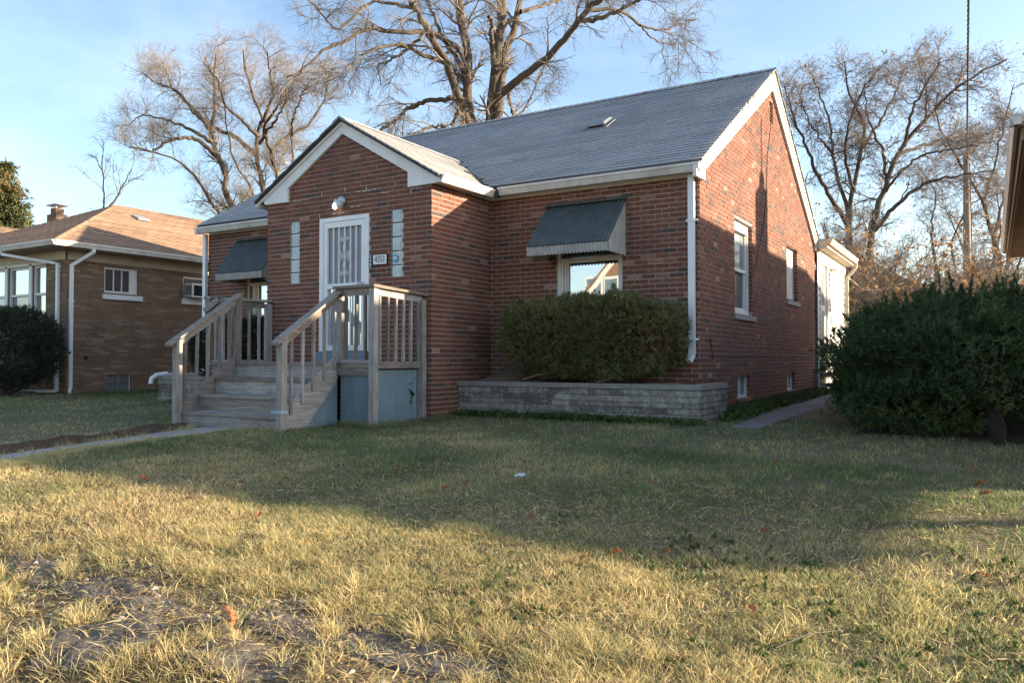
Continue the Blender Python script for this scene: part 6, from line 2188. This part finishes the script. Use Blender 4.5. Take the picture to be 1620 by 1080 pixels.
# ------------------------------------------------------------------ stone slabs in the bank
def rock(c, sx, sy, sz, rot, label, tilt=0.0):
    """flat broken slab following the slope of the bank, only its worn top and edges showing"""
    r_ = random.Random(int(c[0]*1000+c[1]*77))
    ox, oy = r_.uniform(0, 40), r_.uniform(0, 40)
    nr, na = 14, 72
    cs, sn = math.cos(rot), math.sin(rot)
    mb = MB()
    for i in range(nr+1):
        for k in range(na):
            an = 2*math.pi*k/na
            f_ = min(i/(nr-1), 1.0)
            q = (abs(math.cos(an))**5+abs(math.sin(an))**5)**(-1/5)
            wob = 0.80+0.5*float(vnoise(ox+math.cos(an)*1.6, oy+math.sin(an)*1.6, 1.3))+0.16*(float(vnoise(ox+math.cos(an)*6, oy+math.sin(an)*6, 1.3))-.5)
            a, b = f_*q*wob*sx*math.cos(an), f_*q*wob*sy*math.sin(an)
            x, y = c[0]+a*cs-b*sn, c[1]+a*sn+b*cs
            rough = (float(vnoise(x+ox, y+oy, 20))-.5)*0.007+(float(vnoise(x+ox, y+oy, 60))-.5)*0.005+(float(vnoise(x*0.6+y*2+ox, y-x+oy, 9))-.5)*0.012
            z = gzs(x, y)*0.75+(c[2])*0.25+sz*(1-0.5*f_**6)+rough
            if i == nr:
                z -= 0.07
            mb.v.append((x, y, z))
    for i in range(nr):
        for k in range(na):
            k2 = (k+1) % na
            mb.f.append((i*na+k, (i+1)*na+k, (i+1)*na+k2, i*na+k2))
    mb.t = [0.5]*len(mb.f)
    mb.m = [0]*len(mb.f)
    return build(mb, 'stone_slab', 'slab', None, smooth=True, label=label, cat='stone', group='grey stone slabs sunk in the grassy bank')
M['slab'] = mat('bluish_grey_slab', (0.060, 0.056, 0.052), (0.115, 0.108, 0.10), scale=8, rough=0.95, bump=1.0, bscale=40, dirt=(0.15, 0.112, 0.075), dscale=6, damt=0.85)
SLABS = [(-0.42, -7.86, 0.50, 0.13, 0.014, 'long flat grey slab in the bank left of the bright orange oak leaf'),
         (0.00, -8.22, 0.20, 0.24, 0.014, 'grey slab with a ridge low in the bank at the lower left'),
         (0.58, -7.78, 0.26, 0.10, 0.010, 'short grey slab just behind the bright orange oak leaf'),
         (1.34, -7.74, 0.40, 0.13, 0.016, 'pale flecked grey slab at the bottom edge of the bank'),
         (-1.35, -7.82, 0.30, 0.11, 0.012, 'small grey slab at the left end of the bank'),
         (0.66, -8.10, 0.24, 0.12, 0.010, 'dark grey slab at the bottom edge below the orange leaf')]
for x, y, sx, sy, sz, lab in SLABS:
    rock((x, y, gzs(x, y)), sx, sy, sz, R.uniform(-.25, .25), lab, 0.15)

pb = MB()
for _ in range(900):
    x, y = R.uniform(-1.7, 2.3), -7.55-abs(R.gauss(0, 0.45))
    if y < -8.9: continue
    s_ = R.choice((0.004, 0.005, 0.006, 0.008, 0.008, 0.012, 0.018))
    z = gzs(x, y)+s_*0.55
    p = [(x+s_*R.uniform(.7, 1.4)*a, y+s_*R.uniform(.7, 1.4)*b, z+s_*R.uniform(.5, .9)*c) for a, b, c in ((1, 0, 0), (0, 1, 0), (-1, 0, 0), (0, -1, 0), (0, 0, 1), (0, 0, -1))]
    t_ = R.random()
    for a, b in ((0, 1), (1, 2), (2, 3), (3, 0)):
        pb.face([p[a], p[b], p[4]], t_)
        pb.face([p[b], p[a], p[5]], t_)
build(pb, 'pebbles', 'stone', None, kind='stuff')

# ------------------------------------------------------------------ grass
def in_any(x, y):
    m = np.zeros(x.shape, bool)
    m |= (x > HX0) & (x < HX1) & (y > 0) & (y < HD)
    m |= (x > -10.1) & (x < 0.29) & (y > -0.90) & (y < 0.3)
    m |= (x > PX0) & (x < PX1) & (y > PY) & (y < 0)
    m |= (x > -6.55) & (x < -3.45) & (y > -2.5) & (y < PY)
    m |= (x > SX0) & (x < SX1) & (y > -3.5) & (y < -2.4)
    wn = 0.16*vnoise(x, y, 5.0)
    og = 0.42*np.clip((-y-4.15)/0.8, 0, 1)
    m |= (x > WALK_X[0]+0.02+wn) & (x < WALK_X[1]-0.06-wn-og) & (y < -3.45)
    m |= (x < -14.6) & (y > -0.1)
    sx0 = np.interp(y, [q[1] for q in SIDE_PATH], [q[3] for q in SIDE_PATH])
    sx1 = np.interp(y, [q[1] for q in SIDE_PATH], [q[2]+(0) for q in SIDE_PATH])
    m |= (x > np.minimum(sx0, sx1)) & (x < np.maximum(sx0, sx1)) & (y > -1.15)
    m |= (x > 2.05) & (y > -1.2)
    return m
def frustum(x, y, z, mg=0.04):
    d = np.stack([x-CAM.x, y-CAM.y, z-CAM.z], 1)
    zc = d@np.array(FWD)
    u = 0.5+(d@np.array(RGT))/zc*1248.4/1620
    v = 0.5-(d@np.array(UPV))/zc*1248.4/1080
    return (zc > 0.5) & (u > -mg) & (u < 1+mg) & (v < 1+mg*2.5), zc
GB, GT, GI = [], [], []
zones = [(-1.6, 3.8, -9.0, -6.2, 255000, 0), (-5.6, -1.6, -8.6, -6.2, 85000, 0), (-5.5, 4.6, -6.2, -3.0, 140000, 0), (-7.5, 4.6, -3.0, 0.2, 62000, 0), (-9.9, 0.9, 0.2, 9, 9000, 1), (-21, -5.4, -7.5, 3.0, 110000, 0)]
X1, Y1 = [], []
for x0, x1, y0, y1, n, _ in zones:
    x, y = x0+(x1-x0)*NR.random(n), y0+(y1-y0)*NR.random(n)
    X1.append(x)
    Y1.append(y)
gxp, gyp = np.concatenate(X1), np.concatenate(Y1)
# clumping
clump = NR.random(len(gxp)) < 0.16+1.25*vnoise(gxp, gyp, 9.0)*(0.35+vnoise(gxp+9, gyp-4, 2.3))
gxp, gyp = gxp[clump], gyp[clump]
gzp = gz(gxp, gyp)
ok, dist = frustum(gxp, gyp, gzp)
ok &= ~in_any(gxp, gyp)
for sx_, sy_, a_, b_, _, _ in SLABS:
    q = (np.abs(gxp-sx_)/(a_*0.95))**3+(np.abs(gyp-sy_)/(b_*1.0))**3
    ok &= (q > 1.0) | (NR.random(len(gxp)) < 0.07+0.35*(vnoise(gxp, gyp, 7.0) > 0.6))
bank = np.clip((-gyp-7.25)/0.5, 0, 1)
strip = np.clip((-gyp-7.52+0.10*np.clip(gxp, -2, 2)*0+0.35*(vnoise(gxp, gyp, 2.1)-0.5))/0.16, 0, 1)*np.clip((2.05-gxp)/0.5, 0, 1)
bare = (strip > 0.02) & (NR.random(len(gxp)) < strip*(0.70+0.6*vnoise(gxp+5, gyp*1.6, 3.4)))
ok &= ~bare
edge = (np.abs(gxp-(WALK_X[0]-0.12)) < 0.18) & (gyp < -3.3)
gxp, gyp, gzp, dist, bank = gxp[ok], gyp[ok], gzp[ok], dist[ok], bank[ok]
n = len(gxp)
patch = vnoise(gxp, gyp, 1.1)
patch2 = vnoise(gxp+31, gyp+7, 3.2)
h = 0.018+0.024*NR.random(n)+0.018*patch2
h *= (0.75+0.7*vnoise(gxp+3, gyp, 6.0))*(1+0.9*bank*(0.4+vnoise(gxp, gyp, 4.0)))
h *= np.clip(1+0.7*(dist < 6)*(patch-0.4), 0.7, 1.6)
wid = np.clip(0.0025*(0.55+dist/3.6), 0.0026, 0.0115)*(0.7+0.6*NR.random(n))
straw_shade = np.clip(0.37+0.55*(patch-0.5)+0.30*(patch2-0.5)+0.36*np.clip((-gyp-5.0)/1.6, 0, 1)-0.22*np.clip((gxp-1.6)/1.6, 0, 1)*np.clip((-gyp-4.8)/1.5, 0, 1)-0.30*np.clip((gyp+1.6)/1.6, 0, 1)-0.09*np.clip((gyp+6.0)/0.8, 0, 1)+NR.normal(size=n)*0.17, 0, 1)  # tint also carries shade: greener where the shadow lies on the lawn
straw_shade = np.where(NR.random(n) < 0.10, NR.random(n), straw_shade)
lay = np.clip(0.38+0.60*straw_shade+0.3*bank, 0.25, 1.5)
an = NR.random(n)*2*np.pi
ln_dir = np.stack([np.cos(an), np.sin(an)], 1)
lean = (0.25+0.9*NR.random(n))*lay
d1 = np.stack([ln_dir[:, 0]*lean, ln_dir[:, 1]*lean, np.ones(n)], 1)
d1 /= np.linalg.norm(d1, axis=1, keepdims=True)
d2 = np.stack([ln_dir[:, 0]*lean*2.1, ln_dir[:, 1]*lean*2.1, np.ones(n)*0.85-0.5*lay*NR.random(n)], 1)
d2 /= np.linalg.norm(d2, axis=1, keepdims=True)
side = np.stack([-ln_dir[:, 1], ln_dir[:, 0], np.zeros(n)], 1)
tw = NR.normal(size=n)*0.7
side = side*np.cos(tw)[:, None]+np.stack([ln_dir[:, 0], ln_dir[:, 1], np.zeros(n)], 1)*np.sin(tw)[:, None]
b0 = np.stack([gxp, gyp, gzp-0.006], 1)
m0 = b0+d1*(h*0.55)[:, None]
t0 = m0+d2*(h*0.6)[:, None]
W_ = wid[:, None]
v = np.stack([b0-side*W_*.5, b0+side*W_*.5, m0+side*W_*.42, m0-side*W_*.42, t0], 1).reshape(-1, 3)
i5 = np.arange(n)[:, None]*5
np_obj('lawn_grass', v, [i5+np.array([[0, 1, 2, 3]]), i5+np.array([[3, 2, 4]])], np.concatenate([straw_shade, straw_shade]), 'grass', None, kind='stuff')
print('grass blades', n)
n2_ = 62000
x, y = -3.5+7.2*NR.random(n2_), -8.9+4.4*NR.random(n2_)**2.1
z_ = gz(x, y)
ok, _ = frustum(x, y, z_)
ok &= ~in_any(x, y)
x, y, z_ = x[ok], y[ok], z_[ok]
n2_ = len(x)
an = NR.random(n2_)*2*np.pi
ln_ = 0.025+0.06*NR.random(n2_)
dd = np.stack([np.cos(an), np.sin(an), 0.22*NR.normal(size=n2_)], 1)
sd_ = np.stack([-np.sin(an), np.cos(an), 0.3*NR.normal(size=n2_)], 1)*(0.0012+0.0016*NR.random(n2_))[:, None]
p0 = np.stack([x, y, z_+0.006+0.016*NR.random(n2_)], 1)
bend = np.stack([NR.normal(size=n2_), NR.normal(size=n2_), np.abs(NR.normal(size=n2_))*.6], 1)*0.006
m_ = p0+dd*(ln_*.5)[:, None]+bend
t_ = p0+dd*ln_[:, None]
v = np.stack([p0-sd_, p0+sd_, m_+sd_, m_-sd_, t_], 1).reshape(-1, 3)
i5 = np.arange(n2_)[:, None]*5
tn = np.where(NR.random(n2_) < 0.45, 0.96+0.04*NR.random(n2_), 0.6+0.33*NR.random(n2_))
np_obj('dead_straw', v, [i5+np.array([[0, 1, 2, 3]]), i5+np.array([[3, 2, 4]])], np.concatenate([tn, tn]), 'grass', None, kind='stuff')
# rank tufts on the bank
def tufts(cent, per, hmin, hmax, name, kind, bias):
    k = len(cent)
    N = k*per
    c = np.repeat(np.array(cent), per, 0)
    off = NR.normal(size=(N, 2))*0.022
    x, y = c[:, 0]+off[:, 0], c[:, 1]+off[:, 1]
    an = NR.random(N)*2*np.pi
    o = np.stack([off[:, 0]*12+np.cos(an)*0.5, off[:, 1]*12+np.sin(an)*0.5], 1)
    h = hmin+(hmax-hmin)*NR.random(N)**1.3
    d1 = np.stack([o[:, 0]*.7, o[:, 1]*.7, np.ones(N)*0.9], 1)
    d1 /= np.linalg.norm(d1, axis=1, keepdims=True)
    d2 = np.stack([o[:, 0]*1.5, o[:, 1]*1.5, np.ones(N)*.55], 1)
    d2 /= np.linalg.norm(d2, axis=1, keepdims=True)
    d3 = np.stack([o[:, 0]*1.9, o[:, 1]*1.9, np.ones(N)*.34], 1)
    d3 /= np.linalg.norm(d3, axis=1, keepdims=True)
    sd = np.stack([-np.sin(an), np.cos(an), np.zeros(N)], 1)
    W_ = (0.0022+0.0018*NR.random(N))[:, None]
    b = np.stack([x, y, gz(x, y)-.005], 1)
    m1 = b+d1*(h*.42)[:, None]
    m2 = m1+d2*(h*.35)[:, None]
    t = m2+d3*(h*.28)[:, None]
    v = np.stack([b-sd*W_*.5, b+sd*W_*.5, m1+sd*W_*.5, m1-sd*W_*.5, m2+sd*W_*.35, m2-sd*W_*.35, t], 1).reshape(-1, 3)
    i7 = np.arange(N)[:, None]*7
    tn = np.clip(np.repeat(bias+0.25*(NR.random(k)-.5), per)+NR.normal(size=N)*0.16, 0, 1)
    return np_obj(name, v, [i7+np.array([[0, 1, 2, 3]]), i7+np.array([[3, 2, 4, 5]]), i7+np.array([[5, 4, 6]])], np.concatenate([tn]*3), 'grass', None, kind=kind)
cent = []
while len(cent) < 330:
    x, y = R.uniform(-1.6, 3.4), R.uniform(-8.8, -6.9)
    if float(vnoise(x+2, y*1.3, 2.6)) < 0.42: continue
    if any(((x-s[0])/s[2])**2+((y-s[1])/s[3])**2 < 0.7 for s in SLABS): continue
    cent.append((x, y))
tufts(cent, 60, 0.03, 0.13, 'dry_grass_tufts', 'stuff', 0.66)
cent = [(R.uniform(-4.4, 3.4), R.uniform(-7.3, -1.3)) for _ in range(560)]
cent = [c for c in cent if not (c[1] > -1.3 and c[0] > 2.0)]
tufts(cent, 26, 0.03, 0.085, 'lawn_tufts', 'stuff', 0.45)
cent = [(R.uniform(-5.7, -5.45)+R.gauss(0, .06), R.uniform(-6.6, -3.6)) for _ in range(210)]+[(R.uniform(-4.62, -4.4), R.uniform(-4.6, -3.6)) for _ in range(50)]+[(R.uniform(-5.0, -4.4), R.uniform(-7.2, -4.6)) for _ in range(330)]
cent += [(R.uniform(-4.25, -3.9), R.uniform(-3.72, -3.6)) for _ in range(8)]
tufts(cent, 30, 0.04, 0.11, 'path_edge_grass', 'stuff', 0.72)
cent = [(R.uniform(-3.9, -3.2), R.uniform(-2.8, -2.62)) for _ in range(30)]+[(R.uniform(-3.28, -3.1), R.uniform(-2.6, -1.2)) for _ in range(40)]+[(R.uniform(-3.2, 0.4), R.uniform(-1.02, -0.93)) for _ in range(90)]+[(R.uniform(-14.5, -9), R.uniform(-1.3, -0.9)) for _ in range(60)]
tufts(cent, 30, 0.05, 0.15, 'wall_foot_grass', 'stuff', 0.35)
# low green weeds along the planter foot, the side wall and in the sunny corner
def weeds(pts, size, name, per=7):
    P = np.array([(x, y, gzs(x, y)+0.01) for x, y in pts])
    D = NR.normal(size=P.shape)*0.5+np.array([0, 0, 1.0])
    return sprays(name, P, D, per, size, size*0.55, 0.2, 'weed', None, spread=0.8, kind='stuff')
pts = [(R.uniform(-3.2, 0.35), -0.93-abs(R.gauss(0, 0.06))) for _ in range(420)]
pts += [(R.gauss(-1.4, 0.25), -0.95-abs(R.gauss(0, .05))) for _ in range(120)]
weeds(pts, 0.075, 'planter_foot_weeds')
pts = [(0.03+abs(R.gauss(0, 0.22)), R.uniform(-0.2, 7.8)) for _ in range(2600)]
pts = [p for p in pts if p[0] < 0.55]
weeds(pts, 0.085, 'wall_foot_weeds')
pts = []
while len(pts) < 260:
    x, y = R.uniform(0.9, 3.4), R.uniform(-7.6, -5.7)
    if float(vnoise(x, y, 2.0)) > 0.55: pts.append((x, y))
weeds(pts, 0.032, 'lawn_clover', 5)
mb = MB()
ys_ = np.arange(-9.2, -3.5, 0.14)
prev = None
for y in ys_:
    ring = []
    for k in range(6):
        f_ = k/5
        x = -5.48-f_*(0.22+0.20*float(vnoise(y, 3, 1.7)))
        ring.append((x, y, gzs(x, y)+0.012+0.055*math.sin(math.pi*min(1, f_*1.15))*(0.5+float(vnoise(x*2, y, 3.0)))+0.03*(float(vnoise(x, y, 14.0))-.5)))
    if prev:
        for k in range(5):
            mb.face([prev[k], prev[k+1], ring[k+1], ring[k]], R.random())
    prev = ring
build(mb, 'dirt_edge', 'dirt', None, kind='structure', smooth=True)
# a thin vine on the right porch post
vn = thing('creeping_vine', (-3.45, -1.75, 0), 'thin green creeper climbing the right rear porch post', 'vine')
mb = MB()
vp = [(-3.44, -1.78, -0.05), (-3.46, -1.76, 0.15), (-3.43, -1.78, 0.32), (-3.45, -1.76, 0.52)]
mb.tube(vp, [0.006, 0.005, 0.004, 0.003], 5)
build(mb, 'stem', 'twig_dark', vn)
P = np.array([tuple(V3(vp[k]).lerp(V3(vp[k+1]), R.random())+Vector((R.gauss(0, .02), R.gauss(-.01, .015), 0))) for k in range(3) for _ in range(7)])
sprays('leaves', P, NR.normal(size=P.shape), 3, 0.055, 0.035, 0.0, 'weed', vn)

# ------------------------------------------------------------------ fallen leaves and litter
def leaf_mesh(seed):
    r_ = random.Random(seed)
    mb = MB()
    n_ = 9
    ptsL, ptsR, mid = [], [], []
    for k in range(n_):
        f_ = k/(n_-1)
        wv = 0.36*math.sin(math.pi*min(1, f_*0.95+0.05))*(1.0 if k % 2 else 0.45)+0.02
        zc = 0.20*math.sin(f_*2.6+r_.uniform(-.4, .4))
        mid.append((0, f_-0.5, zc-0.05))
        ptsL.append((-wv*r_.uniform(.75, 1.15), f_-0.5+0.05*(k % 2), zc+0.16*r_.random()))
        ptsR.append((wv*r_.uniform(.75, 1.15), f_-0.5+0.05*(k % 2), zc+0.16*r_.random()))
    for k in range(n_-1):
        mb.face([mid[k], ptsR[k], ptsR[k+1], mid[k+1]])
        mb.face([ptsL[k], mid[k], mid[k+1], ptsL[k+1]])
    mb.face([(-0.012, -0.78, 0.02), (0.012, -0.78, 0.02), (0.012, -0.5, -0.04), (-0.012, -0.5, -0.04)])
    me = bpy.data.meshes.new('fallen_leaf')
    me.from_pydata(mb.v, [], mb.f)
    me.materials.append(M['oak_leaf'])
    set_tint(me, mb.t)
    return me
LM = [leaf_mesh(s_) for s_ in range(5)]
LEAVES = [(-0.16, -5.52, 1.3), (-0.15, -5.26, 1.2), (-3.9, -4.46, .9), (-3.78, -4.97, .9), (-1.74, -6.03, 1), (-1.55, -5.76, 1), (-3.77, -6.56, 1.3), (-3.39, -6.56, .9), (-2.56, -6.31, 1.2),
          (-1.26, -5.68, .9), (1.69, -3.37, 1.3), (3.19, -3.82, 1.5), (3.22, -4.2, 1.1), (3.12, -3.11, 1), (2.69, -2.98, 1), (-0.82, -6.67, 1), (1.45, -6.53, .9), (1.56, -6.39, 1.1), (1.8, -6.29, .9),
          (-1.12, -4.88, .9), (2.38, -6.88, .9), (2.17, -5.74, .9), (-2.61, -3.8, .9), (3.21, -6.1, 1), (-0.29, -2.27, .8), (-1.5, -3.82, .9), (0.8, -5.94, .9), (1.11, -4.7, .9), (-1.64, -6.57, .9)]
for i, (x, y, s_) in enumerate(LEAVES):
    o = piece(LM[i % 5], 'fallen_leaf', None, (x, y, gzs(x, y)+0.035), (R.uniform(-.5, .5), R.uniform(-.5, .5), R.uniform(0, 6.28)))
    s_ *= 0.070
    o.scale = (s_, s_, s_)
    tag(o, 'curled orange brown oak leaf lying on the lawn', 'leaf', 'oak leaves fallen on the lawn')
o = piece(LM[0], 'fallen_leaf', None, (0.42, -7.93, gzs(.42, -7.93)+0.055), (0.9, 0.5, 2.0))
o.scale = (.105, .105, .105)
tag(o, 'large bright orange oak leaf standing on edge between the grey stone slabs', 'leaf')
mb = MB()
for k in range(4):
    x, y = 0.114+R.uniform(-.03, .03), -4.94+R.uniform(-.03, .03)
    z = gzs(x, y)+0.05
    mb.face([(x, y, z), (x+.035, y+.01, z+.012), (x+.03, y+.035, z+.03), (x-.006, y+.03, z+.01)])
build(mb, 'paper_scrap', 'paper', None, label='small crumpled white paper scrap on the shaded lawn', cat='litter')
wb = MB()
for (a, b) in (((0.20, -8.02), (0.46, -7.98)), ((0.9, -7.55), (1.16, -7.62)), ((2.55, -7.2), (2.75, -6.98)), ((-0.6, -7.6), (-0.35, -7.72))):
    za, zb = gzs(*a)+.03, gzs(*b)+.05
    wb.tube([(a[0], a[1], za), ((a[0]+b[0])/2, (a[1]+b[1])/2, (za+zb)/2+.02), (b[0], b[1], zb)], [0.003, 0.0026, 0.0015], 4)
build(wb, 'straw_stalk', 'twig', None, kind='stuff')
print('tris', sum(sum(len(p.vertices)-2 for p in o.data.polygons) for o in SC.objects if o.type == 'MESH' and len(o.data.polygons) > 2000), len(SC.objects))
